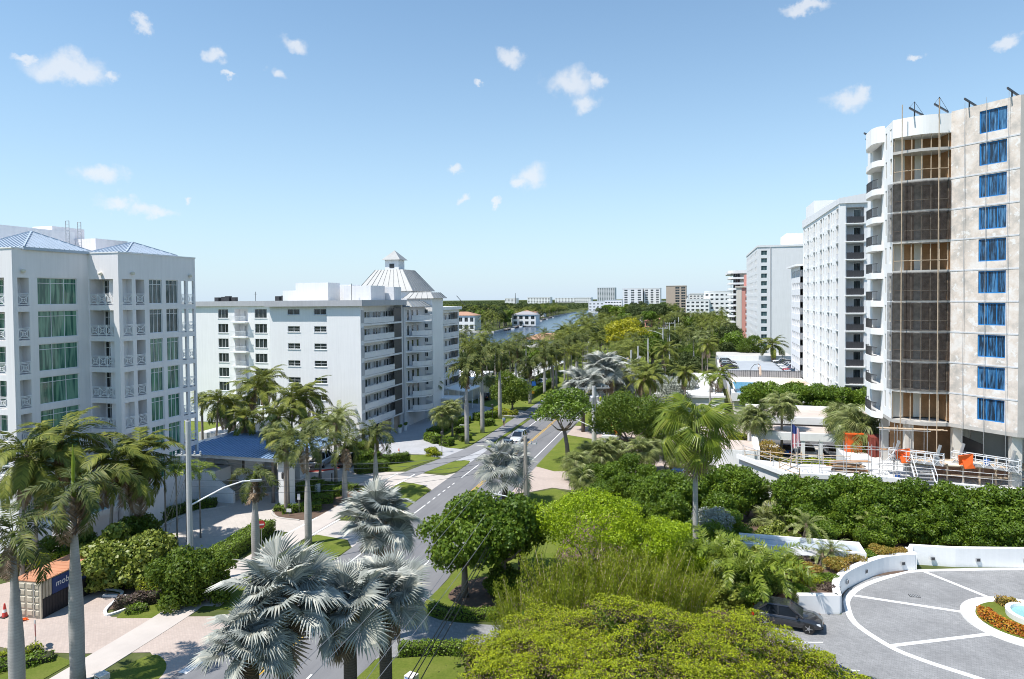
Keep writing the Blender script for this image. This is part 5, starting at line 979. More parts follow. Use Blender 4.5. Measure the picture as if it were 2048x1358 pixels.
# docks and moored boats along the west bank, crane and mast on the skyline
for i, (y, L_) in enumerate(((480, 26), (520, 22), (560, 30), (610, 24), (660, 28), (720, 30), (790, 34))):
    x = float(np.interp(y, [p[1] for p in WEST[3:]], [p[0] for p in WEST[3:]])); t = thing('dock', 'dark timber dock along the canal west bank', 'dock', (x, y, 0), R(97), 'docks on the canal west bank'); boxpart('deck', t, 'wood_pole', (0, -3.2, -.3, L_, -.3, .1))
    for k in range(5): q = MB(); q.tube([(k * L_ / 4, -3.2, -2), (k * L_ / 4, -3.2, 1.2)], .18, 6); q.build('pile', 'bark', t)
    b = thing('motor_boat', 'small white motor boat moored at a canal dock', 'boat', (x + 5.5, y + 8, -1.1), R(97), 'boats moored at the docks'); MB().hexa([(-4, -.9, -.3), (3, -.9, -.3), (3, .9, -.3), (-4, .9, -.3)], [(-4.2, -1.4, 1.2), (4.6, -.3, 1.5), (4.6, .3, 1.5), (-4.2, 1.4, 1.2)]).build('hull', 'bright_white', b); MB().hexa([(-2, -.9, 1.2), (1.2, -.8, 1.3), (1.2, .8, 1.3), (-2, .9, 1.2)], [(-1.8, -.8, 2.6), (.2, -.7, 2.6), (.2, .7, 2.6), (-1.8, .8, 2.6)]).build('cabin', 'dark_glass', b)
p = cw(930, 1100); t = thing('crane', 'thin construction crane jib above the western treeline', 'crane', (p[0], p[1], 0)); q = MB(); q.beam((0, 0, 0), (0, 0, 14), 1.6); q.build('mast', 'dark_metal', t); q = MB(); q.beam((0, 0, 13), (-14, 0, 28), .8); q.build('jib', 'dark_metal', t)
p = cw(1031, 1600); tag(MB().tube([(0, 0, 0), (0, 0, 36)], [1.2, .5], 5).build('radio_mast', 'dark_metal', None, (p[0], p[1], 0)), 'slim radio mast on the horizon', 'mast')
# ------------------------------------------------------------------ foliage kit
def quadmesh(name, V, m_):
    n = len(V) // 4; me = bpy.data.meshes.new(name); me.vertices.add(4 * n); me.vertices.foreach_set('co', np.ascontiguousarray(V, dtype=np.float32).ravel())
    me.loops.add(4 * n); me.loops.foreach_set('vertex_index', np.arange(4 * n, dtype=np.int32)); me.polygons.add(n); me.polygons.foreach_set('loop_start', np.arange(0, 4 * n, 4, dtype=np.int32))
    me.materials.append(M[m_]); me.update(calc_edges=True); return me
def unit(a): return a / np.maximum(np.linalg.norm(a, axis=1, keepdims=True), 1e-6)
def leafquads(rng, P, N, size, asp=.5, jit=.7, hang=0.0):
    n = len(P); N = unit(N + rng.normal(0, jit, (n, 3))); t = unit(np.cross(N, rng.normal(0, 1, (n, 3))) + np.array([0, 0, -hang])); b = unit(np.cross(N, t))
    s = size * rng.uniform(.65, 1.25, (n, 1)); V = np.empty((n, 4, 3)); V[:, 0] = P - t * s * .6; V[:, 1] = P + b * s * asp * .6; V[:, 2] = P + t * s * .6; V[:, 3] = P - b * s * asp * .6
    return V.reshape(-1, 3)
def blob_points(rng, blobs, n, inner=.12, low=-.55):
    B = np.array(blobs, float); w = B[:, 3] * B[:, 4] + B[:, 3] * B[:, 5]; k = rng.choice(len(B), int(n * 1.7), p=w / w.sum()); d = unit(rng.normal(0, 1, (len(k), 3))); d = d[d[:, 2] > low]; k = k[:len(d)]
    r = 1 - rng.random(len(d)) ** 2 * .30; ii = rng.random(len(d)) < inner; r[ii] = rng.uniform(.35, .8, ii.sum())
    ph = rng.uniform(0, 6.28, (len(B), 3))[k]; lump = np.sin(d[:, 0] * 7 + ph[:, 0]) * np.sin(d[:, 1] * 7 + ph[:, 1]) + .6 * np.sin(d[:, 2] * 13 + ph[:, 2]) * np.sin(d[:, 0] * 12 - ph[:, 1]); r = r * (1 + .20 * lump)
    P = B[k, :3] + d * r[:, None] * B[k, 3:6]; keep = np.ones(len(P), bool)
    for j in range(len(B)):
        q = (((P - B[j, :3]) / B[j, 3:6]) ** 2).sum(1); keep &= ~((q < .42) & (k != j))
    P, d = P[keep][:n], d[keep][:n]; return P, d
def clump_blobs(seed, rx, ry, rz, nb, br=(.32, .5), flat=.8):
    rnd = random.Random(seed); out = []
    for i in range(nb):
        while True:
            x, y, z = rnd.uniform(-1, 1), rnd.uniform(-1, 1), rnd.uniform(-.7, 1)
            if .12 < x * x + y * y + z * z < .62: break
        r = rnd.uniform(*br); out.append((x * rx, y * ry, z * rz, r * rx, r * ry, r * rz * flat * (1.1 if rx > rz else .8)))
    out.append((0, 0, 0, rx * .62, ry * .62, rz * .62)); return out
def crown_mesh(name, seed, m_, rx, ry, rz, nb, n, leaf, asp=.5, jit=.7, br=(.32, .5), hang=0, inner=.12, low=-.55):
    key = ('crown', seed, m_, rx, ry, rz, nb, n, leaf)
    if key not in CACHE:
        rng = np.random.default_rng(seed); P, d = blob_points(rng, clump_blobs(seed, rx, ry, rz, nb, br), n, inner, low); CACHE[key] = quadmesh(name, leafquads(rng, P, d, leaf, asp, jit, hang), m_)
    return CACHE[key]
def limbs(seed, h, r, rx, rz, nl=6, lean=0.0):
    rnd = random.Random(seed); q = MB(); f = Vector((lean * h, 0, h)); q.tube([(0, 0, -.1), (lean * h * .3, .05, h * .5), tuple(f)], [r * 1.25, r, r * .8], 9)
    for i in range(nl):
        a = 2 * math.pi * i / nl + rnd.uniform(-.4, .4); e = f + Vector((math.cos(a) * rx * rnd.uniform(.45, .75), math.sin(a) * rx * rnd.uniform(.45, .75), rz * rnd.uniform(.3, 1.1))); mid = f.lerp(e, .5) + Vector((0, 0, -.12 * rx)); q.tube([tuple(f - Vector((0, 0, .2))), tuple(mid), tuple(e)], [r * .6, r * .38, r * .12], 6)
    return q
def tree(name, label, p, h_trunk, crown, cz, m_bark='bark', group=None, r=.2, rx=3, rz=2, seed=1, rz_rot=None, sc=1.0, cat='tree', nl=6, lean=0.0):
    rnd = random.Random(seed); t = thing(name, label, cat, (p[0], p[1], 0), rz_rot if rz_rot is not None else rnd.uniform(0, 6.28), group, sc)
    key = ('limb', seed % 5, h_trunk, r, rx, rz, nl, lean); me = CACHE.get(key) or CACHE.setdefault(key, limbs(seed % 5, h_trunk, r, rx, rz, nl, lean).mesh('trunk', m_bark, True)); put('trunk', me, t); put('crown', crown, t, (lean * h_trunk, 0, cz)); return t
def shrub(name, label, p, crown, cz, group=None, rz=0.0, sc=1.0, cat='shrub', seed=1, stem=.5):
    t = thing(name, label, cat, (p[0], p[1], 0), rz, group, sc); q = CACHE.get(('stem', stem))
    if not q:
        mb = MB()
        for a in range(5): mb.tube([(0, 0, -.05), (.25 * math.cos(a * 1.26) * stem * 2, .25 * math.sin(a * 1.26) * stem * 2, stem), (.55 * math.cos(a * 1.26) * stem * 2, .55 * math.sin(a * 1.26) * stem * 2, stem * 2.4)], [.06, .05, .02], 5)
        q = CACHE.setdefault(('stem', stem), mb.mesh('stem', 'bark'))
    put('stem', q, t); put('foliage', crown, t, (0, 0, cz)); return t
def hedge(label, line, w, h, m_='hedge_leaf', dens=150, leaf=.12, group=None, rnd_=.05, name='hedge', cat='hedge', wob=.06):
    """clipped hedge: leafy skin over a solid dark core, along a polyline"""
    t = thing(name, label, cat, (0, 0, 0), 0, group); rng = np.random.default_rng(abs(hash(label)) % 1000 + int(abs(line[0][0]) * 10)); P = []; N = []
    core = strip('c', line, -w * .42, w * .42, 0, h * .9, ''); core.build('hedge_core', 'dark_core', t)
    L = [Vector(p) for p in line]; A, B_ = offs(line, -w / 2), offs(line, w / 2); seg = [math.dist(line[i], line[i + 1]) for i in range(len(line) - 1)]
    for i, sl in enumerate(seg):
        d = (L[i + 1] - L[i]).normalized(); nr = np.array([d.y, -d.x, 0])
        def add(n, f): 
            q = rng.random((int(n), 2)); pts, nn = f(q); P.append(pts); N.append(nn)
        a0, a1, b0, b1 = (np.array((*x, 0)) for x in (A[i], A[i + 1], B_[i], B_[i + 1]))
        def top(q): e0 = a0 + (a1 - a0) * q[:, :1]; e1 = b0 + (b1 - b0) * q[:, :1]; return e0 + (e1 - e0) * q[:, 1:] + np.array([0, 0, h]), np.tile([0, 0, 1.], (len(q), 1))
        def side(c0, c1, s): return lambda q: (c0 + (c1 - c0) * q[:, :1] + np.array([0, 0, 1]) * h * q[:, 1:], np.tile(nr * s, (len(q), 1)))
        add(sl * w * dens, top); add(sl * h * dens, side(a0, a1, -1)); add(sl * h * dens, side(b0, b1, 1))
    for e, o_, s in ((0, 1, -1), (-1, -2, -1)):
        d = (L[e] - L[o_]).normalized(); n = int(w * h * dens); q = rng.random((n, 2)); a, b = np.array((*A[e], 0)), np.array((*B_[e], 0)); P.append(a + (b - a) * q[:, :1] + np.array([0, 0, h]) * q[:, 1:]); N.append(np.tile([d.x, d.y, 0], (n, 1)))
    P = np.concatenate(P); N = np.concatenate(N); P += N * (np.sin(P[:, :1] * 3.1 + P[:, 1:2] * 2.3) * wob) + rng.normal(0, rnd_, P.shape)
    put('foliage', quadmesh('foliage', leafquads(rng, P, N, leaf, .6, .6), m_), t); return t
mat('dark_core', (0.03, 0.032, 0.012), .9, .3, 3)
# ---- palms
def frond_geo(seed, L=3.6, n=34, ll=.75, arch=1.3, vee=.25, droop=.25, plum=.15, w=.05, s0=.14, rr=.03, vary=.1):
    rnd = random.Random(seed); V = []; Fc = []; x = z = 0.0; pts = []; K = 24
    for i in range(K + 1):
        s = i / K; pts.append((Vector((x, 0, z)), Vector((math.cos(-arch * s ** 1.5), 0, math.sin(-arch * s ** 1.5))))); a = -arch * ((i + .5) / K) ** 1.5; x += math.cos(a) * L / K; z += math.sin(a) * L / K
    tb = MB(); tb.tube([tuple(pts[i][0]) for i in range(0, K + 1, 4)], [rr * (1 - .85 * i / 6) for i in range(7)], 4, False); V += tb.v; Fc += tb.f
    for i in range(n):
        s = s0 + (1 - s0) * i / (n - 1); k = min(K, s * K); i0 = min(K - 1, int(k)); p = pts[i0][0].lerp(pts[i0 + 1][0], k - i0); t = pts[i0][1]; nr = Vector((-t.z, 0, t.x))
        for sd in (-1, 1):
            pr = rnd.uniform(-1, 1) * plum * 3 if plum else 0; d = (Vector((0, sd, 0)) + t * (.35 + .5 * s) + nr * (vee + pr)).normalized(); l = ll * (math.sin(math.pi * (.14 + .74 * s)) ** .8) * rnd.uniform(1 - vary * 1.5, 1 + vary)
            m_ = p + d * l * .55 + Vector((0, 0, -droop * l * .22)); e = p + d * l * .92 + Vector((0, 0, -droop * l)); wv = (t - d * t.dot(d)).normalized() * w * .5; b = len(V)
            V += [tuple(p - wv * .5), tuple(p + wv * .5), tuple(m_ + wv), tuple(m_ - wv), tuple(e)]; Fc += [(b, b + 1, b + 2, b + 3), (b + 3, b + 2, b + 4)]
    return np.array(V), Fc
def fan_geo(seed, R_=1.2, n=30, pet=1.2, span=2.75, split=.55, cup=.25, tipdroop=.15, fold=.05, pr=.03, costa=.25, sag=.3, pitch=.4):
    rnd = random.Random(seed); cp, sp_ = math.cos(pitch), math.sin(pitch); tb = MB(); c = Vector((pet, 0, -sag * pet * .35)); tb.tube([(0, 0, 0), (pet * .5, 0, pet * .02), tuple(c)], [pr * 1.6, pr, pr * .8], 4, False); V = list(tb.v); Fc = list(tb.f)
    for i in range(n):
        a = -span + 2 * span * (i + .5) / n; da = span / n * 1.02; r = R_ * (.82 + .18 * math.cos(a * .5)) * rnd.uniform(.92, 1.06); st = c + Vector((costa * R_ * max(0, math.cos(a)) * .6, 0, 0))
        def pt(ang, rad, up=0.0): lat = math.sin(ang) * rad; fwd = math.cos(ang) * rad; zz = cup * abs(lat) - .22 * (rad / R_) ** 2 * R_ * (.5 + .5 * math.cos(ang)) + up; return st + Vector((fwd * cp + zz * sp_, lat * .96, zz * cp - fwd * sp_))
        sp = split * rnd.uniform(.9, 1.1); l, mm, rg = pt(a - da, r * sp), pt(a, r * sp, fold * R_), pt(a + da, r * sp); tip = pt(a + rnd.uniform(-.03, .03), r, -tipdroop * R_ * rnd.uniform(.6, 1.4)); b = len(V)
        V += [tuple(st), tuple(l), tuple(mm), tuple(rg), tuple(tip)]; Fc += [(b, b + 1, b + 2), (b, b + 2, b + 3), (b + 1, b + 4, b + 2), (b + 2, b + 4, b + 3)]
    return np.array(V), Fc
def geo_mesh(name, geo, m_):
    me = bpy.data.meshes.new(name); me.from_pydata(geo[0].tolist(), [], geo[1]); me.materials.append(M[m_]); me.update(); return me
FG = {'royal': [frond_geo(i, 3.5, 40, .78, 1.55 + .12 * i, .12, .42, .20, .085) for i in range(3)], 'coco': [frond_geo(10 + i, 4.0, 38, .9, 1.25 + .25 * i, .10, .55, .06, .10) for i in range(3)],
      'fox': [frond_geo(20 + i, 2.9, 70, .5, 1.45 + .15 * i, .15, .2, .40, .045) for i in range(3)], 'date': [frond_geo(30 + i, 2.6, 34, .45, 1.2 + .2 * i, .30, .15, .12, .055) for i in range(3)],
      'bis': [fan_geo(40 + i, 1.45, 40, 1.35, 2.6, .62, .20 + .08 * i, .14, .05, .045, .3, .2, (-.1, .2, .6)[i]) for i in range(3)], 'sabal': [fan_geo(50 + i, 1.05, 30, 1.0, 2.35, .45, .12, .34, .04, .02, .5, .3, (.1, .45, .8)[i]) for i in range(3)],
      'washi': [fan_geo(60 + i, 1.25, 32, 1.35, 2.2, .50, .10, .52, .045, .03, .4, .4, (.2, .5, .8)[i]) for i in range(3)]}
KIND = {'royal': ('royal_leaf', 'royal_bark'), 'coco': ('coco_leaf', 'coco_bark'), 'fox': ('foxtail_leaf', 'royal_bark'), 'date': ('sabal_leaf', 'coco_bark'), 'bis': ('bismarck_leaf', 'dark_bark'), 'sabal': ('sabal_leaf', 'coco_bark'), 'washi': ('washi_leaf', 'royal_bark'), 'adon': ('foxtail_leaf', 'coco_bark')}
FG['adon'] = [frond_geo(70 + i, 1.9, 24, .55, 1.7, .2, .3, .1, .06) for i in range(2)]
FM = {k: [geo_mesh('frond' if k in ('royal', 'coco', 'fox', 'date', 'adon') else 'fan_leaf', x, KIND[k][0]) for x in v] for k, v in FG.items()}
DRY = {k: geo_mesh('dry_frond', FG[k][0], 'dry_leaf') for k in FG}
spear = MB(); spear.tube([(0, 0, 0), (.05, 0, 1.2), (.0, 0, 2.3)], [.07, .10, .01], 6); SPEAR = spear.mesh('spear_leaf', 'spear_leaf')
PN = {'royal': ('royal_palm', 15), 'coco': ('coconut_palm', 19), 'fox': ('foxtail_palm', 11), 'date': ('date_palm', 30), 'bis': ('silver_fan_palm', 24), 'sabal': ('cabbage_palm', 34), 'washi': ('fan_palm', 30), 'adon': ('dwarf_palm', 9)}
def trunk_mb(kind, h, lean, r):
    q = MB(); n = 9; pts = []; rad = []
    for i in range(n + 1):
        s = i / n; pts.append((lean[0] * s ** 1.6, lean[1] * s ** 1.6, -.1 + (h + .1) * s))
        if kind == 'royal': rad.append(r * (1.35 - .9 * s + 1.05 * math.exp(-((s - .42) / .3) ** 2) * .45) if s > .06 else r * 1.6)
        elif kind == 'coco': rad.append(r * (1.0 - .35 * s + .5 * math.exp(-s * 14)))
        elif kind == 'bis': rad.append(r * (1.1 - .15 * s))
        else: rad.append(r * (1.05 - .2 * s + .25 * math.exp(-s * 12)))
    q.tube(pts, rad, 10); return q, pts[-1], rad[-1]
def palm(kind, label, p, h, seed=0, sc=1.0, group=None, lean=(0, 0), r=None, dry=0, nf=None, spear_=False, elev=(None, None), name=None, flop=0.0):
    rnd = random.Random(seed * 7 + 3); t = thing(name or PN[kind][0], label, 'palm tree', (p[0], p[1], 0), 0, group); r = r or {'royal': .2, 'coco': .16, 'fox': .14, 'date': .17, 'bis': .3, 'sabal': .17, 'washi': .19, 'adon': .07}[kind]
    q, top, rt_ = trunk_mb(kind, h, lean, r); q.build('trunk', KIND[kind][1], t, smooth=True); top = Vector(top); n = nf or PN[kind][1]
    if kind in ('royal', 'fox'): cs = MB(); cs.tube([tuple(top - Vector((0, 0, .1))), tuple(top + Vector((0, 0, .5 * sc))), tuple(top + Vector((0, 0, 1.25 * sc)))], [rt_ * 1.15, rt_ * 1.1, rt_ * .6], 8); cs.build('crownshaft', 'foxtail_leaf', t, smooth=True); top = top + Vector((0, 0, 1.1 * sc))
    if kind in ('sabal', 'washi', 'bis', 'coco', 'date'): cs = MB(); cs.lathe(tuple(top), [(rt_ * 1.0, -.9 * sc), (rt_ * 1.7, -.5 * sc), (rt_ * 1.9, -.1 * sc), (rt_ * .9, .3 * sc), (.03, .5 * sc)], 9); cs.build('leaf_bases', 'dry_leaf', t)
    lo, hi = {'royal': (-.35, 1.25), 'coco': (-.45, 1.3), 'fox': (.0, 1.25), 'date': (-.6, 1.4), 'bis': (-.55, 1.4), 'sabal': (-.8, 1.4), 'washi': (-.85, 1.3), 'adon': (.3, 1.2)}[kind]
    if elev[0] is not None: lo = elev[0]
    if elev[1] is not None: hi = elev[1]
    for i in range(n):
        s = (i + .5) / n; el = lo + (hi - lo) * s ** .85 + rnd.uniform(-.1, .1); ph = i * 2.39996 + rnd.uniform(-.2, .2); k = rnd.randrange(len(FM[kind])); me = FM[kind][k]
        put(me.name.split('.')[0], me, t, tuple(top), rot=(rnd.uniform(-.25, .25) if kind not in ('bis', 'sabal', 'washi') else rnd.uniform(-.75, .75), -el, ph), sc=sc * rnd.uniform(.88, 1.08) * (1.0 if s < .9 else .85))
    for i in range(dry): el = lo - rnd.uniform(.25, .75); put('dry_frond', DRY[kind], t, tuple(top - Vector((0, 0, .25 * sc))), rot=(rnd.uniform(-.3, .3), -el, rnd.uniform(0, 6.28)), sc=sc * rnd.uniform(.75, 1.0))
    if spear_: put('spear_leaf', SPEAR, t, tuple(top), rot=(.03, .05, 0), sc=sc)
    return t
def crown_lo(kind, seed, n, m_, lo, hi, keep=2):
    rnd = random.Random(seed); V = []; Fc = []
    for i in range(n):
        s = (i + .5) / n; el = lo + (hi - lo) * s ** .85 + rnd.uniform(-.12, .12); ph = i * 2.39996 + rnd.uniform(-.25, .25); geo = LO[kind][rnd.randrange(len(LO[kind]))]; Rm = np.array((Matrix.Rotation(ph, 3, 'Z') @ Matrix.Rotation(-el, 3, 'Y') @ Matrix.Rotation(rnd.uniform(-.3, .3), 3, 'X'))); b = len(V)
        V += (geo[0] @ Rm.T * rnd.uniform(.85, 1.08)).tolist(); Fc += [tuple(q + b for q in f) for f in geo[1]]
    return geo_mesh('crown', (np.array(V), Fc), m_)
LO = {'coco': [frond_geo(80 + i, 3.8, 16, .9, 1.3 + .2 * i, .1, .5, .06, .13) for i in range(2)], 'royal': [frond_geo(84 + i, 3.4, 16, .8, 1.6 + .1 * i, .1, .4, .2, .12) for i in range(2)], 'sabal': [fan_geo(86 + i, 1.1, 14, 1.0, 2.3, .45, .12, .3, .05, .02, .5) for i in range(2)], 'bis': [fan_geo(88 + i, 1.45, 20, 1.3, 2.6, .6, .2, .1, .04, .04) for i in range(2)]}
LOC = {'coco': [crown_lo('coco', i, 17, 'coco_leaf', -.55, 1.25) for i in range(3)], 'royal': [crown_lo('royal', 5 + i, 15, 'royal_leaf', -.45, 1.2) for i in range(3)], 'sabal': [crown_lo('sabal', 9 + i, 26, 'sabal_leaf', -.8, 1.4) for i in range(2)], 'bis': [crown_lo('bis', 12, 24, 'bismarck_leaf', -.7, 1.35)]}
def palm_lo(kind, label, p, h, seed, sc=1.0, group=None):
    rnd = random.Random(seed); t = thing({'coco': 'coconut_palm', 'royal': 'royal_palm', 'sabal': 'cabbage_palm', 'bis': 'silver_fan_palm'}[kind], label, 'palm tree', (p[0], p[1], 0), rnd.uniform(0, 6.28), group); key = ('ptr', kind, seed % 4)
    if key not in CACHE: q, top, _ = trunk_mb('royal' if kind == 'royal' else 'coco', 10.0, (rnd.uniform(-.8, .8), rnd.uniform(-.8, .8)) if kind == 'coco' else (0, 0), .17); CACHE[key] = (q.mesh('trunk', KIND[kind][1], True), top)
    me, top = CACHE[key]; put('trunk', me, t, sc=(1, 1, h / 10)); put('crown', LOC[kind][seed % len(LOC[kind])], t, (top[0], top[1], h), sc=sc); return t
# ------------------------------------------------------------------ planting: palms near the street
def hpx(px, py, p): return zat(px, py, p)
p = g(156, 1368); palm('royal', 'tall grey royal palm with dying brown fronds and bright spear leaf on the corner lawn', p, hpx(150, 1005, p), 1, 1.0, r=.28, dry=5, nf=10, spear_=True, elev=(-.55, .75))
p = cw(14, 36.5); palm('royal', 'royal palm beside the skewed keep-out sign at the lot entrance', p, hpx(10, 1110, p), 2, .95, r=.27, dry=3, nf=13)
p = g(512, 1126); palm('royal', 'sickly royal palm with ragged top beside the long box hedge', p, hpx(512, 965, p), 3, .8, dry=6, nf=8, elev=(-.9, .8), r=.24)
p = g(617, 1088); palm('royal', 'slender royal palm at the drive-through canopy exit', p, hpx(610, 905, p), 4, .95, r=.22, dry=1)
p = g(690, 1000); palm('royal', 'royal palm in the island hedge beside the parked pickup', p, hpx(688, 905, p), 5, .85, r=.2, dry=2)
p = g(672, 975); palm('date', 'rough trunked palm by the island hedge bollard', p, hpx(668, 850, p), 6, .95, r=.2, dry=2)
p = g(752, 992); palm('royal', 'royal palm on the verge by the twin driveway aprons', p, hpx(750, 885, p), 7, .85, r=.21, dry=2)
p = g(577, 1018); palm('coco', 'dark ringed palm trunk beside the white canopy column', p, hpx(572, 880, p), 8, .7, r=.16)
SR = 'royal palms lining the path before the slab block'
for i, (bx, by, hy) in enumerate(((934, 888, 746), (965, 866, 720), (1000, 838, 716), (1060, 808, 737), (1032, 785, 706), (1089, 788, 718), (1106, 778, 712), (1140, 755, 692), (1153, 747, 684))):
    p = g(bx, by); palm('royal', 'royal palm in the row along the path past the slab block', p, hpx(bx - 2, hy, p), 20 + i, 1.15, SR, r=.24, dry=5 if i < 5 else 4, nf=17, elev=(-.8, 1.1))
LCG = 'palms massed before the near apartment block'
for i, (px, py, D, sc) in enumerate(((30, 915, 53, 1.15), (118, 885, 55.5, 1.1), (208, 925, 57, 1.05), (272, 905, 60, 1.1), (60, 945, 54, 1.0), (250, 950, 58, .95))):
    p = cw(px, D); palm('coco', 'coconut palm in the clump against the near apartment block', p, hpx(px, py, p), 40 + i, sc, LCG, (random.Random(i).uniform(-.6, .6), .3), dry=2, nf=17)
for i, (px, py, D) in enumerate(((322, 935, 61), (345, 948, 60), (365, 940, 62), (392, 945, 63))): p = cw(px, D); palm('adon', 'thin stemmed dwarf palm by the stair wall', p, hpx(px, py, p), 50 + i, 1.0, 'dwarf palms by the stair wall')
MCG = 'palms between the canopy and the slab block'
for i, (px, py, D, sc) in enumerate(((425, 805, 88, .9), (455, 815, 92, .9), (500, 780, 95, 1.05), (520, 760, 100, 1.05), (575, 800, 86, 1.05), (600, 790, 90, 1.0), (480, 838, 84, .8), (545, 835, 82, .85), (635, 850, 84, .9))):
    p = cw(px, D); palm('coco', 'windblown coconut palm between the blue canopy and the slab block', p, hpx(px, py, p), 60 + i, sc, MCG, (.5, .2), dry=2)
p = cw(676, 100); palm('date', 'spiky date palm in front of the slab block end wall', p, hpx(676, 835, p), 71, 1.25, nf=40, r=.22)
for i, (px, py, D) in enumerate(((400, 800, 92), (565, 905, 70), (540, 870, 74))): p = cw(px, D); palm('sabal', 'small cabbage palm among the canopy shrubs', p, hpx(px, py, p), 74 + i, .8, 'small cabbage palms by the canopy', nf=24)
for i, (bx, by, hy, sc) in enumerate(((885, 878, 832, 1.15), (905, 872, 818, 1.0), (868, 830, 772, 1.0), (1045, 780, 745, .9), (980, 800, 762, .9))): p = g(bx, by); palm('sabal', 'cabbage palm in the beds beside the slab block forecourt', p, hpx(bx, hy, p), 80 + i, sc, 'cabbage palms by the forecourt', nf=30)
# silver fan palms
for i, (px, py, D, sc, lb_) in enumerate(((560, 1200, 29, .98, 'huge silver fan palm leaning over the road corner, farther from the twin trunks'), (690, 1222, 31, .92, 'silver fan palm with dark trunk in the roadside clump, middle one'), (762, 1195, 33, .85, 'silver fan palm at the driveway end of the roadside clump'), (752, 1045, 43.5, 1.0, 'silver fan palm standing apart beside the round leafed tree'), (490, 1290, 28, .75, 'low silver fan palm half hidden below the leaning clump'))):
    p = cw(px, D); palm('bis', lb_, p, hpx(px, py, p), 90 + i, sc, nf=27, dry=2)
p = g(1010, 1008); palm('bis', 'silver fan palm beside the wooden power pole at the pink driveway', p, hpx(1007, 938, p), 96, 1.25)
for i, (px, py, D) in enumerate(((1208, 742, 118), (1165, 775, 112), (1235, 765, 130))): p = cw(px, D); palm('bis', ['tall silver fan palm behind the transformer pole', 'lower silver fan palm behind the transformer pole and road tree', 'silver fan palm right of the transformer pole'][i], p, hpx(px, py, p), 97 + i, 1.5, nf=26, dry=3)
# right side palms
p = g(1391, 1145); palm('washi', 'tall fan palm with slender grey trunk and drooping skirt above the hedges', p, hpx(1384, 858, p), 110, 1.35, r=.22, dry=6, nf=34)
RS = 'cabbage palms by the garage drive'
for i, (px, py, D, sc) in enumerate(((1282, 905, 84, 1.15), (1300, 900, 86, 1.0), (1350, 915, 86, 1.0), (1150, 930, 82, 1.05), (1200, 910, 84, 1.1), (1222, 900, 87, 1.1), (1165, 960, 76, 1.0), (1180, 905, 90, 1.0))): p = cw(px, D); palm('sabal', 'cabbage palm beside the pink garage drive', p, max(1.2, hpx(px, py, p)), 112 + i, sc, RS, nf=36, dry=3)
for i, (px, py, D, sc, lb_) in enumerate(((1505, 838, 92, 1.35, 'cabbage palm leaning on twin trunks before the low garage'), (1564, 812, 94, 1.3, 'straight single cabbage palm before the low garage'), (1685, 838, 90, 1.4, 'shorter cabbage palm behind the full one at the orange bin'), (1722, 862, 80, 1.75, 'full round cabbage palm over the orange bin'), (1745, 880, 80.5, 1.3, 'cabbage palm crowding the repair tower corner'))): p = cw(px, D); palm('sabal', lb_, p, hpx(px, py, p), 125 + i, sc, nf=44, lean=(.4, 0) if i == 0 else (0, 0))
p = cw(1575, 66); palm('sabal', 'low cabbage palm growing within the screen hedge', p, hpx(1575, 1015, p), 131, 1.5, nf=30); p = cw(1540, 65); palm('sabal', 'yellowing cabbage palm at the screen hedge foot', p, hpx(1535, 1050, p), 132, 1.0, nf=22)
for i, (px, py, D, sc) in enumerate(((1448, 1118, 50, 1.0), (1503, 1172, 47.5, 1.05), (1545, 1185, 49, .9), (1412, 1128, 51, .9))): p = cw(px, D); palm('fox', 'feathery foxtail palm by the planter wall', p, max(1, hpx(px, py, p) - 1.3), 135 + i, 1.3, 'foxtail palms by the planter wall', nf=9, elev=(.1, 1.15))
for i, (bx, by, hy, sc) in enumerate(((1637, 1152, 1112, .62), (1655, 1150, 1100, .62), (1605, 1112, 1052, .8), (1737, 1090, 1050, .75))): p = g(bx, by); palm('date', ['dwarf palm on twin stem in the planter, shorter', 'dwarf palm on twin stem in the planter, taller', 'windblown browning palm behind the flat gatehouse roof', 'windblown browning palm against the clusia screen'][i], p, hpx(bx, hy, p), 140 + i, sc, nf=16, dry=6 if i > 1 else 1, lean=(.3, .1), r=.11)
for i, (px, py, D, sc) in enumerate(((1300, 745, 118, 1.0), (1288, 760, 112, .9), (1330, 700, 150, 1.0), (1370, 745, 122, .8), (1420, 770, 118, 1.0), (1440, 750, 135, 1.0), (1415, 690, 165, .9), (1545, 690, 200, 1.3))): p = cw(px, D); palm('coco' if i != 4 else 'fox', ['arching dark palm before the grey shrubs', 'drooping palm beside the streetlight poles', 'tall dark palm above the street lights', 'thin leaning palm over the white roof', 'bright green palm by the pool terrace wall', 'shaggy palm beside the pool terrace', 'palm over the parked cars by the deck rim', 'lone coconut palm at the parking deck rim'][i], p, hpx(px, py, p), 150 + i, sc, dry=3)
# ------------------------------------------------------------------ broadleaf trees
SGm = crown_mesh('crown', 201, 'clusia_leaf', 3.7, 3.4, 2.7, 26, 16000, .22, .7, .7, (.24, .45)); SGm2 = crown_mesh('crown', 202, 'clusia_leaf', 3.2, 3.2, 2.9, 22, 13500, .22, .7, .7, (.24, .45))
p = g(930, 1194); tree('seagrape_tree', 'round dark green tree on the lawn island nearer the road', p, 2.6, SGm, 4.7, r=.24, rx=3.2, rz=2, seed=1, rz_rot=.4); p = g(1008, 1186); tree('seagrape_tree', 'round dark green tree behind the power lines on the lawn island', p, 2.6, SGm2, 4.8, r=.22, rx=2.8, rz=2, seed=2, rz_rot=1.2)
p = g(1040, 1150); tree('seagrape_tree', 'dark leafy tree under the wooden power pole', p, 2.0, SGm2, 4.3, r=.18, rx=2.6, rz=2, seed=3, rz_rot=2.6, sc=.85)
OAK = crown_mesh('crown', 205, 'hedge_leaf', 4.1, 4.0, 2.6, 20, 12000, .25, .6, .7, low=-.35)
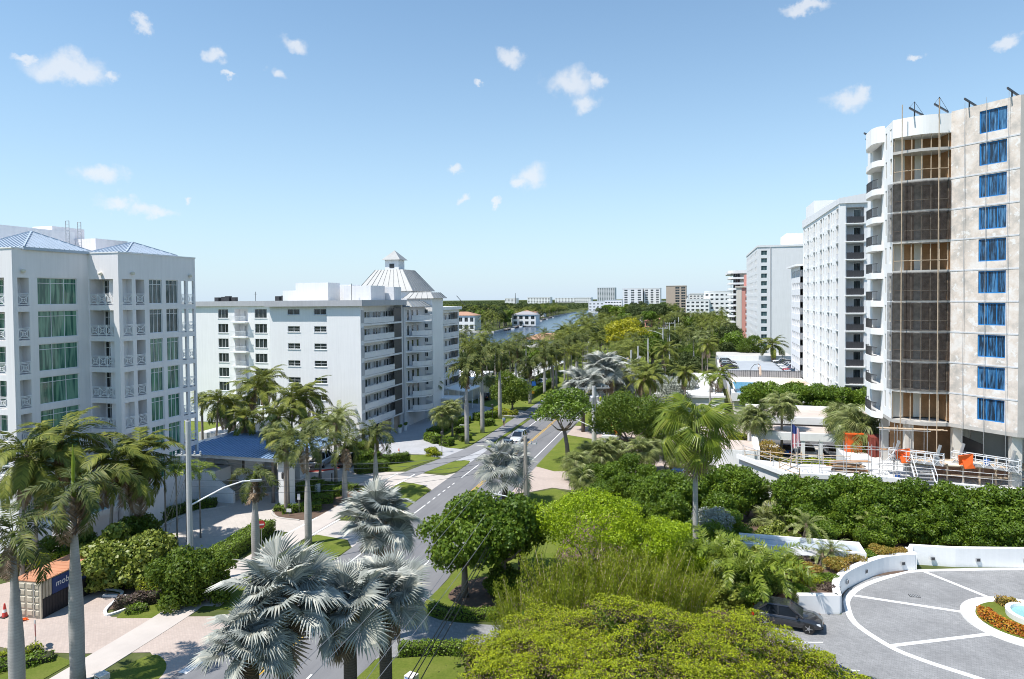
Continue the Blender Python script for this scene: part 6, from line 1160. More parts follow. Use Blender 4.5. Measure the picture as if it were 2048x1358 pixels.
p = g(1137, 926); tree('street_tree', 'spreading street tree with forked grey trunk on the verge', p, 4.6, OAK, 7.2, r=.28, rx=3.6, rz=2.2, seed=4, rz_rot=.3, lean=-.12, nl=7)
D1 = crown_mesh('crown', 206, 'tree_leaf', 4.9, 4.6, 3.6, 26, 15000, .26, .6, .7); D2 = crown_mesh('crown', 207, 'tree_leaf', 4.2, 4.2, 3.4, 20, 11000, .28, .6, .7)
p = cw(1255, 94); tree('broadleaf_tree', 'big dense dark green tree behind the cabbage palms', p, 2.5, D1, 6.0, r=.3, rx=4, rz=2.5, seed=5); p = cw(1215, 104); tree('broadleaf_tree', 'dark green tree beside the transformer pole', p, 1.8, D2, 4.0, r=.25, rx=3.5, rz=2.5, seed=6, sc=.8); p = cw(1320, 96); tree('broadleaf_tree', 'dark green tree under the tall fan palm crown', p, 1.5, D2, 4.2, r=.25, rx=3.5, rz=2, seed=7, sc=.9); p = cw(1340, 108); tree('broadleaf_tree', 'dusky green tree behind the fan palm crown', p, 1.5, D1, 4.2, r=.25, rx=3.5, rz=2, seed=9, sc=.75)
LIM = crown_mesh('crown', 210, 'lime_leaf', 4.6, 3.6, 2.3, 30, 24000, .14, .55, .8, (.2, .4)); LIM2 = crown_mesh('crown', 211, 'lime_leaf', 3.6, 3.2, 2.1, 24, 17000, .14, .55, .8, (.2, .4))
p = cw(1180, 49); tree('lime_tree', 'bright lime green tree rising behind the bamboo, left part', p, 3.2, LIM, 5.6, r=.2, rx=3.8, rz=2, seed=8, rz_rot=.1); p = cw(1300, 49.5); tree('lime_tree', 'bright lime green tree beside the tall fan palm trunk', p, 2.6, LIM2, 4.2, r=.18, rx=3, rz=2, seed=9, rz_rot=1.0); p = cw(1345, 51); tree('lime_tree', 'small lime green tree in front of the silver bush', p, 1.6, LIM2, 3.0, r=.14, rx=2.4, rz=1.6, seed=10, rz_rot=2.0, sc=.8)
# willowy bamboo thicket: every clump has canes and drooping leaves
def bamboo_mesh(seed, n=34, h=5.2, spread=1.7):
    rng = np.random.default_rng(seed); P = []; canes = MB()
    for i in range(n):
        a, r = rng.uniform(0, 6.28), spread * math.sqrt(rng.random()); b = np.array([math.cos(a) * r * .5, math.sin(a) * r * .5, 0]); hh = h * rng.uniform(.6, 1.05); tip = np.array([math.cos(a) * r * 1.5, math.sin(a) * r * 1.5, hh]); mid = b + (tip - b) * .6 + np.array([0, 0, hh * .12])
        canes.tube([tuple(b), tuple(mid), tuple(tip)], [.03, .022, .008], 4); s = rng.uniform(.12, 1, (300, 1)); c = (1 - s) ** 2 * b + 2 * s * (1 - s) * mid + s * s * tip; P.append(c + rng.normal(0, .16, (300, 3)))
    P = np.concatenate(P); N = rng.normal(0, 1, P.shape) + np.array([0, -.6, .5]); return canes.mesh('canes', 'lumber'), quadmesh('foliage', leafquads(rng, P, N, .17, .26, .5, 1.6), 'bamboo_leaf')
BB = [bamboo_mesh(i) for i in range(3)]
for i, (px, D, sc) in enumerate(((1030, 42, .8), (1075, 41, .85), (1125, 42, .95), (1175, 43, 1.0), (1225, 43, 1.0), (1275, 43.5, 1.0), (1325, 44, .95), (1370, 45, .85), (1100, 44.5, .95), (1200, 45, 1.05), (1300, 46, 1.0), (1050, 38.5, .75))):
    p = cw(px, D); t = thing('bamboo_clump', 'willowy yellow green bamboo clump below the lime trees', 'bamboo', (p[0], p[1], 0), i * 1.3, 'bamboo thicket behind the feathery tree', sc); put('canes', BB[i % 3][0], t); put('foliage', BB[i % 3][1], t)
# big feathery tree in the foreground: flat overlapping sprays
def feather_crown(seed, rx, ry, h, n):
    rng = np.random.default_rng(seed); rnd = random.Random(seed); P = []; N = []; sp = []
    lobes = [(0, 0, 1.0, .62), (-.62, -.05, .66, .45), (.58, .08, .82, .46), (.25, -.62, .74, .46), (-.32, -.55, .8, .46), (.88, -.15, .45, .32), (-.1, .45, .7, .42), (-.9, .2, .42, .3)]
    for i in range(165):
        lx, ly, lh, lr = lobes[i % len(lobes)]; a = rnd.uniform(0, 6.28); q = math.sqrt(rnd.random()); x, y = (lx + math.cos(a) * lr * q) * rx, (ly + math.sin(a) * lr * q) * ry; z = h * lh * (1 - .55 * q ** 2.4) * rnd.uniform(.74, 1.06) - rnd.uniform(0, 1.1) * (rnd.random() < .35); sp.append((x, y, z, a, q))
    Q = []
    for (x, y, z, a, q) in sp:
        m_ = int(n / 165); l = rnd.uniform(.9, 2.0); w = rnd.uniform(.6, 1.2); u, v = rng.uniform(-1, 1, m_), rng.normal(0, .42, m_); r = np.sqrt(1 - u ** 2 * .75); dx, dy = math.cos(a), math.sin(a); X = u * l; Y = v * w * r; tilt = -.10 - .22 * q ** 2
        frill = .10 * np.sin(X * 5 + a * 9) * np.cos(Y * 6)
        P.append(np.stack([x + dx * X - dy * Y, y + dy * X + dx * Y, z + tilt * X - .20 * Y ** 2 + frill + rng.normal(0, .035, m_)], 1)); N.append(np.tile([dx * .2, dy * .2, .97], (m_, 1)))
        k = m_ // 2; u, v = rng.uniform(-1.05, 1.05, k), rng.normal(0, .55, k); X = u * l; Y = v * w; Q.append(np.stack([x + dx * X - dy * Y, y + dy * X + dx * Y - .12, z + tilt * X - .20 * Y ** 2 - rng.uniform(.0, .5, k)], 1))
    P = np.concatenate(P); N = np.concatenate(N); Q = np.concatenate(Q); R2 = np.concatenate([P, Q])[:: 14] - np.array([0, 0, .75])
    return quadmesh('crown', leafquads(rng, P, N, .09, .55, .55), 'feather_leaf'), quadmesh('dry_twigs', leafquads(rng, Q, rng.normal(0, 1, Q.shape) + [0, -.8, .3], .10, .3, .6), 'dead_foliage'), quadmesh('inner_foliage', leafquads(rng, R2, rng.normal(0, 1, R2.shape), .26, .6, .5), 'tree_leaf')
def feathery(label, p, h, fc, cz, r, rx, rz, seed, rot, nl):
    t = tree('feathery_tree', label, p, h, fc[0], cz, r=r, rx=rx, rz=rz, seed=seed, rz_rot=rot, nl=nl); put('dry_twigs', fc[1], t, (0, 0, cz)); put('inner_foliage', fc[2], t, (0, 0, cz))
FT = feather_crown(5, 7.6, 6.0, 3.6, 165000); p = cw(1300, 31.5); feathery('wide flat crowned feathery yellow green tree over the entrance drive', p, 3.4, FT, 3.9, .3, 6, 2.6, 11, .3, 9)
FT2 = feather_crown(6, 3.6, 3.2, 2.4, 42000); p = cw(1060, 31); feathery('small feathery tree at the driveway edge beside the big one', p, 2.6, FT2, 3.0, .16, 3, 1.6, 12, .9, 6); p = cw(1120, 34.5); feathery('feathery sapling between bamboo and the wide feathery tree', p, 2.6, FT2, 3.2, .16, 3, 1.6, 13, 2, 6)
# clusia screen hedges on the right
CLU = [crown_mesh('foliage', 220 + i, 'clusia_leaf', 2.4, 2.1, 2.65, 26, 10500, .22, .55, .75, (.26, .42), low=-.9) for i in range(3)]; GRC = 'tall screen shrubs before the repair tower'
rndc = random.Random(31)
for i in range(15): x = 8.6 + i * 2.05; shrub('screen_shrub', 'tall glossy screen shrub in the long row below the podium', (x, 69.9 - .045 * x + rndc.uniform(-.35, .35)), CLU[i % 3], 2.75, GRC, i * 1.7, sc=rndc.uniform(.98, 1.1))
for i in range(11): x = 10 + i * 2.6; shrub('screen_shrub', 'lower glossy screen shrub along the foot of the podium hedge', (x, 67.6 - .04 * x), CLU[(i + 1) % 3], 1.9, 'low screen shrubs below the podium', i * 2.3, sc=.82)
for i, (px, D) in enumerate(((1335, 65), (1375, 66), (1420, 66), (1465, 67), (1495, 68), (1350, 61.5), (1440, 62.5))): p = cw(px, D); shrub('screen_shrub', 'tall glossy screen shrub beside the tall fan palm trunk', p, CLU[i % 3], 2.8 if i < 5 else 2.1, 'screen shrubs by the fan palm', i * 1.9, sc=1.05 if i < 5 else .9)
for i, (px, D, sc) in enumerate(((1190, 76, .8), (1225, 77, .9), (1262, 78, .9), (1240, 72, .8), (1200, 71, .75), (1290, 74, .85), (1300, 68, .9), (1270, 64, .8), (1330, 66, .85))): p = cw(px, D); shrub('garden_shrub', 'dark green garden shrub between the garage drive and lime trees', p, CLU[i % 3], 2.0, 'garden shrubs before the garage drive', i * 1.1, sc=sc)
HR = [crown_mesh('crown', 230 + i, 'clusia_leaf', 3.2, 2.6, 2.2, 20, 7500, .30, .6, .7) for i in range(2)]
for i, x in enumerate((8.6, 11.6, 14.4, 17.2, 20.0, 22.8, 25.6, 28.5)): tree('hedge_tree', 'dark green hedge tree in the row above the garage roofs', (x, 121.5 + (i % 2)), 3.0, HR[i % 2], 5.6 - .3 * (i > 4), group='hedge tree row above the garages', r=.16, rx=2.4, rz=1.5, seed=i, nl=7)
p = g(1388, 742); BALL = crown_mesh('crown', 240, 'tree_leaf', 3.8, 3.8, 3.0, 30, 9000, .25, .6, .4, (.45, .55)); tree('ball_tree', 'clipped round dark green tree by the pink side road', p, 1.6, BALL, 3.8, r=.3, rx=2.5, rz=1.5, seed=14, sc=1.15)
BAL2 = crown_mesh('foliage', 241, 'hedge_leaf', 2.6, 2.6, 2.0, 20, 5000, .3, .6, .4, (.45, .55)); p = cw(1466, 250); shrub('round_bush', 'bright green clipped round bush beyond the parking deck', p, BAL2, 3.9, sc=1.6); p = cw(1500, 222); tree('coastal_tree', 'windswept dark tree at the end of the parking deck', p, 2.2, D2, 5.2, r=.3, rx=3.5, rz=2, seed=15, sc=1.1)
YT = crown_mesh('crown', 245, 'yellow_leaf', 7.5, 7, 4.5, 26, 9000, .55, .6, .7); p = cw(1245, 225); tree('flowering_tree', 'broad yellow flowering tree above the road canopy', p, 7, YT, 10.5, r=.4, rx=6, rz=3.5, seed=16)
SBm = crown_mesh('foliage', 246, 'silver_leaf', 1.9, 1.7, 1.5, 16, 5200, .16, .5, .8); p = cw(1425, 58); shrub('silver_bush', 'silvery grey bush beside the tall fan palm trunk', p, SBm, 2.6, sc=1.0, stem=.8)
for i, (px, D, sc) in enumerate(((1350, 128, 1.8), (1335, 135, 1.8), (1370, 140, 1.7))): p = cw(px, D); shrub('silver_bush', 'grey green buttonwood bush by the side road', p, SBm, 2.4, 'grey bushes by the side road', i * 2., sc)
p = cw(1475, 352); q = MB(); q.tube([(0, 0, 0), (0, 0, 22)], [.3, .05], 7); t = thing('norfolk_pine', 'slender dark conifer before the rounded white tower', 'tree', (p[0], p[1], 0)); q.build('trunk', 'bark', t)
rng = np.random.default_rng(9); s = rng.random((4200, 1)) ** .8; a = rng.uniform(0, 6.28, (4200, 1)); rr = (1 - s) * 3.2 * np.sqrt(rng.random((4200, 1))) * (.6 + .4 * np.cos(s * 70)); P = np.concatenate([np.cos(a) * rr, np.sin(a) * rr, 3 + s * 19.2], 1); put('crown', quadmesh('crown', leafquads(rng, P, P * [1, 1, 0] + [0, 0, .5], .5, .4, .6), 'far_leaf'), t)
# ------------------------------------------------------------------ left side shrubs and hedges
SGS = [crown_mesh('foliage', 250 + i, 'seagrape_leaf', 2.6, 2.2, 1.9, 22, 7500, .24, .8, .6, (.26, .42), low=-.8) for i in range(2)]; DKS = crown_mesh('foliage', 253, 'tree_leaf', 2.4, 2.2, 2.1, 20, 7500, .22, .6, .7, (.26, .42), low=-.85); 
for i, (px, py, D, sc, m_, lb_) in enumerate(((222, 1085, 54, 1.15, 0, 'pale yellow green sea grape bush behind the shipping container'), (280, 1085, 53, 1.1, 1, 'pale yellow green sea grape bush between container and power pole'), (200, 1120, 52, 1.0, 1, 'low yellow green sea grape bush beside the container'), (345, 1095, 49, 1.0, 2, 'dark green bush left of the grey power pole'), (405, 1100, 49.5, .95, 2, 'dark green bush right of the grey power pole'), (265, 1010, 58, .95, 2, 'dark bush below the near apartment block podium'), (100, 1075, 56, .7, 2, 'dark shrub under the plunge pool wall'), (150, 1070, 56.5, .7, 2, 'dark shrub at the plunge pool corner'))):
    p = cw(px, D); shrub('bush', lb_, p, SGS[m_] if m_ < 2 else DKS, (1.7 if m_ < 2 else 1.9), None, i * 1.3, sc)
hedge('bright green clipped hedge behind the container', [cw(20, 54), cw(95, 54.6), cw(150, 55)], 1.0, 1.7, 'bright_hedge', 170)
HLN = [(-38.9, 45.2), (-39.2, 49.5), (-39.6, 53), (-40.0, 56.0)]; hedge('long clipped box hedge between sidewalk and paved court', HLN, 1.9, 1.15, 'hedge_leaf', 230, .11)
hedge('yellow green clipped hedge curving by the grey power pole', smooth([(-41.2, 42.3), (-40.2, 42.2), (-38.9, 43.3), (-38.2, 44.2)], 3), 1.1, .85, 'bright_hedge', 260, .11); hedge('yellow green low bushes beside the white stub sign', [(-42.8, 42.6), (-41.6, 43.4)], 1.4, .95, 'bright_hedge', 240, .11, wob=.15)
hedge('dark purple shrub border at the lot kerb', smooth([(-40.5, 39.3), (-39.3, 40.1), (-38.3, 41.3), (-37.9, 42.2)], 3), 1.1, .7, 'purple_leaf', 280, .13, name='shrub_border', wob=.14); hedge('low green groundcover mat beside the purple border', [(-39.2, 38.7), (-38.2, 39.6)], .9, .35, 'hedge_leaf', 320, .1, name='groundcover', cat='groundcover', wob=.12)
hedge('low clipped hedge beside the sloping drive below the podium', smooth([(-57, 55.5), (-53, 56.6), (-51.8, 60.5), (-50.2, 61.8)], 3), 1.3, .8, 'hedge_leaf', 180); hedge('yellow leafed border at the corner sign', [(-42.5, 30.2), (-40.8, 31.8), (-40.2, 33)], .8, .5, 'bright_hedge', 250, .11, name='shrub_border', wob=.12); hedge('green low border behind the yellow leaves at the corner', [(-41.6, 29.8), (-39.6, 31.6), (-38.6, 32.6)], 1.0, .4, 'hedge_leaf', 250, .11, name='shrub_border', wob=.12)
IS = 'clipped blocks in the canopy island'
for ln, w, h, lb_ in (([(-41.8, 61.3), (-40.0, 62.6), (-38.6, 63.4)], 1.1, .7, 'low clipped hedge at the tip of the canopy island'), ([(-40.6, 65.2), (-38.8, 66.2)], 1.6, .8, 'clipped hedge block behind the island sign'), ([(-41.0, 68.0), (-39.2, 68.8)], 1.6, .9, 'clipped hedge block near the island bollard'), ([(-42.8, 66.2), (-42.2, 69.2)], 1.6, 1.6, 'tall dark clipped hedge block by the canopy column'), ([(-43.0, 70.6), (-40.5, 71.0), (-38.3, 70.6)], 1.0, .7, 'low clipped hedge along the island rear edge'), ([(-42.6, 61.6), (-43.4, 64.5)], .8, .45, 'sparse groundcover along the island kerb')): hedge(lb_, ln, w, h, 'hedge_leaf', 200, .12)
hedge('clipped hedge block at the parking exit corner', smooth([(-42.2, 77.8), (-41.0, 78.9), (-39.4, 80.6)], 2), 2.0, 1.25, 'hedge_leaf', 180); hedge('dark clipped hedge beside the red hydrant', [(-41.6, 82.3), (-39.6, 84.0), (-38.4, 85.4)], 1.2, 1.2, 'hedge_leaf', 180); hedge('glossy round leaf hedge behind the exit corner hedge', [(-43.6, 81.2), (-41.8, 83.2)], 2.4, 1.8, 'clusia_leaf', 150, .18, wob=.15); hedge('dark shrub mass left of the hydrant hedge', [(-47.5, 85.5), (-43.8, 86.4)], 2.6, 2.0, 'tree_leaf', 140, .2, wob=.2)
p = g(866, 911); shrub('round_bush', 'bright green clipped round bush on the lawn by the path', p, crown_mesh('foliage', 260, 'bright_hedge', 1.3, 1.2, .7, 14, 3200, .13, .6, .4, (.4, .5), low=-.9), .55)
for i, (ln, w, h) in enumerate((([(-41.2, 99.4), (-38.6, 97.0)], 1.7, 1.2), ([(-37.6, 96.4), (-36.0, 95.9)], 1.6, 1.1), ([(-36.0, 99.5), (-34.6, 100.6)], 1.6, 1.0), ([(-41.8, 102), (-41.5, 107)], 1.6, 1.1), ([(-41.2, 109), (-40.2, 115)], 1.6, 1.2), ([(-39.4, 117), (-36.5, 120.5)], 1.6, 1.3), ([(-36.6, 112), (-34.8, 113.4)], 1.7, 1.1), ([(-38.4, 105), (-38.0, 108)], 1.4, .9))):
    hedge(['rounded clipped hedge at the forecourt tip', 'clipped hedge block beside the path lamp', 'clipped hedge at the foot of the first row palm', 'dark hedge along the forecourt edge', 'long dark hedge along the forecourt edge', 'dark hedge at the forecourt exit', 'clipped hedge block near the walking person', 'low hedge beside the grey garden stone'][i], ln, w, h, 'hedge_leaf', 110, .16)
hedge('yellow leafed bed at the forecourt exit', smooth([(-38.5, 126.5), (-36, 124.6), (-33.6, 125)], 3), 2.2, .7, 'bright_hedge', 110, .18, wob=.2, name='shrub_border'); p = g(1025, 822); tree('seagrape_tree', 'dark round tree in the bed at the forecourt exit', p, 2.0, D2, 4.6, r=.2, rx=3, rz=2, seed=17, sc=.95)
hedge('long clipped hedge line far along the path', [(-36.5, 142), (-36.5, 176)], 1.4, 1.5, 'hedge_leaf', 50, .25)
hedge('curved clipped hedge around the lawn island', smooth([(-18.3, 44.6), (-17.4, 44.0), (-15.6, 44.0), (-13.4, 44.6)], 3), .9, .55, 'hedge_leaf', 300, .1); hedge('straight clipped hedge between driveway and front lawn', [(-18.0, 38.5), (-15.8, 39.2), (-13.8, 39.6)], .85, .62, 'hedge_leaf', 320, .1); shrub('bush', 'dark shaded shrub under the lawn island trees', (-14.2, 48.4), DKS, 1.0, sc=.7)
for i, (x, y, s_) in enumerate(((1.8, 50.5, .8), (3.6, 52.6, .8), (2.2, 54.6, .9), (4.2, 55.6, .8), (.2, 52.4, .85), (1.0, 57.2, .9), (-1.4, 49.6, .8), (3.4, 49.9, .6), (-2.6, 53.4, .9), (5.4, 52.8, .6), (-.6, 59.5, .9), (2.6, 62.3, .8), (6.5, 63.4, .7), (10.5, 64.3, .7), (14.5, 64.9, .7))): shrub('garden_shrub', 'low green shrub filling the bed between bamboo and gatehouse', (x, y), SGS[0] if i % 3 == 0 else CLU[i % 3], 1.5 if i % 3 else 1.3, 'bed shrubs by the gatehouse', i * 1.3, s_)
# planter by the court
for i, (x, y, m_, s_, h_) in enumerate(((8.0, 55.4, 'rust_leaf', .9, .6), (10.2, 56.4, 'rust_leaf', 1.0, .7), (11.8, 58.9, 'rust_leaf', .9, .6), (7.2, 53.4, 'bright_hedge', 1.0, .6), (8.9, 53.0, 'purple_leaf', .8, .5), (7.4, 56.8, 'purple_leaf', .9, .7), (9.0, 54.4, 'hedge_leaf', .8, .5), (6.2, 55.8, 'bright_hedge', 1.0, .8), (14.2, 60.9, 'rust_leaf', .9, .7), (15.4, 61.5, 'rust_leaf', .8, .6), (12.9, 60.2, 'hedge_leaf', .8, .6), (6.6, 52.0, 'hedge_leaf', .8, .45))):
    nm = {'rust_leaf': 'rusty orange', 'bright_hedge': 'yellow green', 'purple_leaf': 'dusky purple', 'hedge_leaf': 'green'}[m_]; shrub('planter_shrub', '%s low shrub in the raised court planter' % nm, (x, y), crown_mesh('foliage', 270 + len(m_), m_, 1.2, 1.1, .7, 12, 2600, .13, .45, .8, (.3, .45), low=-.6), h_ + .75, '%s planter shrubs' % nm, i * 1.1, s_)
# ------------------------------------------------------------------ filler trees along the street and far woods
FT_ = [crown_mesh('crown', 300 + i, 'far_leaf' if i != 1 else 'tree_leaf', 4.2, 4.0, 3.2, 14, 2600, .55, .65, .7) for i in range(4)]
FT_.append(crown_mesh('crown', 305, 'hedge_leaf', 4.0, 4.0, 3.0, 14, 2400, .55, .65, .7))
rnd = random.Random(77); placed = []
def scatter(n, region, mind, tries=40):
    out = []
    for _ in range(n * tries):
        if len(out) >= n: break
        p = region()
        if p and all((p[0] - q[0]) ** 2 + (p[1] - q[1]) ** 2 > mind * mind for q in placed): placed.append(p); out.append(p)
    return out
def regR():
    y = 128 + rnd.random() ** 1.5 * 480; x = rnd.uniform(-19, 20)
    if y < 136 and x > -7: return None
    if y < 240 and x > (-10.5 if y < 175 else 3.5): return None
    if 255 > y > 175 and x > 3: return None
    if y > 240 and x > 19: return None
    if 268 < y < 395 and x > 15: return None
    return (x, y)
def plant(p, i, kinds, hs, lab, grp, sc=1.0):
    k = rnd.choices(list(kinds), list(kinds.values()))[0]; D = math.hypot(*p)
    if k == 't': h = rnd.uniform(*hs[0]); tree('broadleaf_tree', lab[0], p, round(h * .35) or 1, FT_[i % 5], h * .66, group=grp[0], r=.25, rx=3, rz=2, seed=i % 3, rz_rot=rnd.uniform(0, 6.28), sc=sc * h / 9)
    else: palm_lo(k, lab[1], p, rnd.uniform(*hs[1]), i, sc * rnd.uniform(.95, 1.25), grp[1])
for i, p in enumerate(scatter(150, regR, 5.2)): plant(p, i, {'t': 5, 'coco': 3, 'royal': 1, 'sabal': 1}, ((6, 10.5), (8, 12)), ('broadleaf tree in the dense woods right of the street', 'palm in the dense woods right of the street'), ('street woods trees', 'street woods palms'))
def regL():
    y = 139 + rnd.random() ** 1.3 * 330; x = rnd.uniform(-88, -38)
    if y < 168 and (x > -58 or x < -80): return None
    if x > -57 and y < 208 and x < -37.5: return (x, y) if y > 169 and x < -46.5 else None
    for hx, hy in ((-68, 307), (-62, 341), (-56, 425)):
        if abs(x - hx) < 12 and -26 < y - hy < 10: return None
    px, D = pxof(x, y)
    if D > 235 and 975 < px < 1200: return None
    return (x, y)
for i, p in enumerate(scatter(135, regL, 6)): plant(p, i + 200, {'t': 4, 'coco': 4, 'royal': 2}, ((5, 8.5), (7, 11)), ('broadleaf tree between the slab block and the canal', 'palm between the slab block and the canal'), ('canal side trees', 'canal side palms'))
for i in range(6): p = (-34.6 + rnd.uniform(-.6, .6), 165 + i * 11); palm_lo('royal', 'royal palm farther along the path beyond the carports', p, rnd.uniform(9, 11), i, 1.15, 'far row of royal palms')
for i in range(11): p = (-19.2 + rnd.uniform(-.8, .8), 121 + i * 8.5); palm_lo('coco' if i % 3 else 'royal', 'palm leaning over the right verge of the street', p, rnd.uniform(7, 9.5), i + 3, 1.2, 'palms along the right verge')
for i, (px, py, D) in enumerate(((1085, 690, 190), (1115, 680, 205), (1150, 668, 215), (1180, 655, 230), (1135, 705, 175), (1195, 680, 200), (1215, 668, 235), (1105, 715, 165), (1165, 700, 180))): p = cw(px, D); palm_lo('coco', 'shaggy coconut palm crowding the bend of the street', p, max(6, zat(px, py, p)), i, 1.25, 'palms crowding the street bend')
def regE():
    y = rnd.uniform(470, 880); x = rnd.uniform(-88, -22); return (x, y) if pxof(x, y)[0] > 1205 else None
for i, p in enumerate(scatter(70, regE, 9)): plant(p, i + 400, {'t': 6, 'coco': 3}, ((8, 12), (10, 14)), ('distant tree on the canal east bank', 'distant palm on the canal east bank'), ('east bank trees', 'east bank palms'), 1.25)
def regW():
    D = rnd.uniform(470, 1050); px = rnd.uniform(850, 1120); x, y = cw(px, D)
    bx = -137 - (y - 445) * .11
    if y < 462 or x > bx - 2: return None
    for hx, hy, w in ((-166, 462, 22), (-190, 464, 22), (-140, 545, 22), (-161, 620, 23), (-195, 800, 24), (-175, 690, 22), (-238, 760, 26), (-233, 520, 26)):
        if abs(x - hx) < w * .58 and -14 < y - hy < 15: return None
    return (x, y)
for i, p in enumerate(scatter(250, regW, 8.5)): plant(p, i + 600, {'t': 5, 'coco': 4}, ((7, 11), (8, 13)), ('tree among the houses beyond the canal', 'palm among the houses beyond the canal'), ('trees beyond the canal', 'palms beyond the canal'), 1.35)
for i in range(60):
    y = 462 + i * 9.5; bx = float(np.interp(y, [p[1] for p in WEST[3:]], [p[0] for p in WEST[3:]])); palm_lo('coco', 'palm leaning over the canal west seawall', (bx - rnd.uniform(3, 7), y + rnd.uniform(-3, 3)), rnd.uniform(7, 12), i, 1.3, 'palms along the canal west seawall')
for i, (px, py, D) in enumerate(((1150, 655, 262), (1166, 634, 255), (1182, 641, 258), (1138, 664, 240), (1172, 648, 245))): p = cw(px, D); palm_lo('coco', 'tall palm standing clear against the canal water', p, zat(px, py, p), i, 1.6, 'tall palms against the canal')
for i, (px, D) in enumerate(((1130, 262), (1155, 250), (1180, 248), (1200, 252))): p = cw(px, D); tree('broadleaf_tree', 'leafy tree beneath the tall canal palms', p, 4, FT_[i % 5], 7.5, group='trees beneath the canal palms', r=.25, rx=3, rz=2, seed=i, sc=1.1)
# far woods that read as one mass
rng = np.random.default_rng(42); n = 17000; D = 760 * (7.5 ** rng.random(n)); px = rng.uniform(780, 1560, n); X = np.empty(n); Y = np.empty(n); c, s_ = math.cos(YAW), math.sin(YAW); xc = (px - 1024) / F_PX * D; X = -s_ * D + c * xc; Y = c * D + s_ * xc
wx = np.interp(Y, [p[1] for p in WEST[3:]], [p[0] for p in WEST[3:]]); ex = np.interp(Y, [p[1] for p in EAST[:7]][::-1], [p[0] for p in EAST[:7]][::-1])
keep = ~((X > wx - 7) & (X < ex + 7) & (Y < 2620)) & ~((X > -132) & (X < 60) & (Y < 965)) & ~((X > -175) & (X < -98) & (Y > 900) & (Y < 1040)); X, Y, D = X[keep], Y[keep], D[keep]; n = len(X)
P = np.repeat(np.stack([X, Y, np.zeros(n)], 1), 14, 0); d = unit(rng.normal(0, 1, (len(P), 3))); d[:, 2] = np.abs(d[:, 2]); hgt = np.repeat(rng.uniform(6, 12, n), 14); P += d * np.stack([hgt * .6, hgt * .6, hgt * .45], 1); P[:, 2] += hgt * .45
o = put('far_woods', quadmesh('far_woods', leafquads(rng, P, d, 2.4, .7, .6), 'far_leaf')); tag(o, 'far green woods stretching to the horizon', 'woods', kind='stuff')
# ------------------------------------------------------------------ court walls, gatehouse, fountain island
cwl = thing('court_wall', 'long white curved retaining wall around the entrance court', 'wall')
WL = smooth([(6.6, 50.35), (9.35, 51.0), (9.75, 53.5), (11.0, 56.05), (14.0, 59.4), (16.6, 60.75)], 6); WL = [WL[0]] + [(9.3, 51.0)] + smooth([(9.45, 51.2), (9.75, 53.5), (11.0, 56.05), (14.0, 59.4), (16.6, 60.75)], 6)
strip('w', WL, -.5, .0, 0, 1.27, '').build('wall', 'bright_white', cwl)
strip('w', [(16.6, 61.3), (16.75, 62.0), (19.9, 62.2), (25, 63.3), (38, 66.2)], -.4, .0, 0, 1.55, '').build('wall', 'bright_white', cwl); boxpart('wall', cwl, 'bright_white', (16.25, 60.8, 0, 16.72, 62.3, 1.3))
for (x, y, a) in ((9.72, 53.0, 82), (10.6, 55.3, 62), (12.4, 57.8, 48), (15.6, 60.25, 25), (18.2, 61.95, 5), (21.6, 62.5, 12), (25.2, 63.3, 12)):
    q = MB(); q.box(-.16, -.06, .5, .16, .05, .78); q.m(1).box(-.12, -.075, .54, .12, -.061, .74); q.build('step_light', ['grey_metal', 'dark_metal'], cwl, (x, y, 0), R(a))
BED = [(6.4, 50.7), (8.95, 51.3)] + [(x - .35, y + .1) for x, y in smooth([(9.45, 51.2), (9.75, 53.5), (11.0, 56.05), (14.0, 59.4), (16.6, 60.75)], 4)] + [(16.3, 61.6), (12.65, 61.5), (12.65, 58.5), (4.0, 58.5), (4.4, 52)]
MB().prism(BED, 0, .95).build('planter_soil', 'soil', cwl)
gh = thing('gatehouse', 'flat roofed white gatehouse with puddled grey roof and arched awning', 'building')
boxpart('wall', gh, 'bright_white', (3.2, 58.6, 0, 12.6, 58.85, 1.75), (3.2, 61.0, 0, 12.6, 61.25, 1.75), (3.2, 58.86, 0, 3.45, 60.99, 1.75), (12.35, 58.86, 0, 12.6, 60.99, 1.75))
mat('wet_roof', (0.42, 0.47, 0.52), .25, .25, .5); boxpart('roof', gh, 'wet_roof', (3.46, 58.87, 1.2, 12.34, 60.98, 1.5)); q = MB()
for k in range(8): a0, a1 = math.pi * k / 8, math.pi * (k + 1) / 8; q.face([(8.2 - 1.3 * math.cos(a0), 58.55, .95 + .75 * math.sin(a0)), (8.2 - 1.3 * math.cos(a1), 58.55, .95 + .75 * math.sin(a1)), (8.2 - 1.3 * math.cos(a1), 57.8, .85 + .65 * math.sin(a1)), (8.2 - 1.3 * math.cos(a0), 57.8, .85 + .65 * math.sin(a0))])
q.build('awning', 'grey_trim', gh)
isl = thing('fountain_island', 'round planted island with white kerb and fountain basin in the court', 'fountain', (21.24, 52.5, 0))
q = MB(); q.lathe((0, 0, 0), [(3.95, 0), (3.95, .14), (3.1, .16), (3.05, .12)], 48); q.build('kerb', 'bright_white', isl); q = MB(); q.lathe((0, 0, 0), [(3.06, .1), (3.05, .2), (2.9, .22)], 40); q.build('turf', 'grass', isl); q = MB(); q.lathe((.6, .5, 0), [(1.75, .1), (1.8, .6), (1.5, .62), (1.45, .3), (.0, .3)], 36); q.build('basin', 'bright_white', isl); q = MB(); q.lathe((.6, .5, 0), [(1.46, .30), (1.46, .42), (0.01, .421)], 30); q.build('water', 'pale_pool', isl)
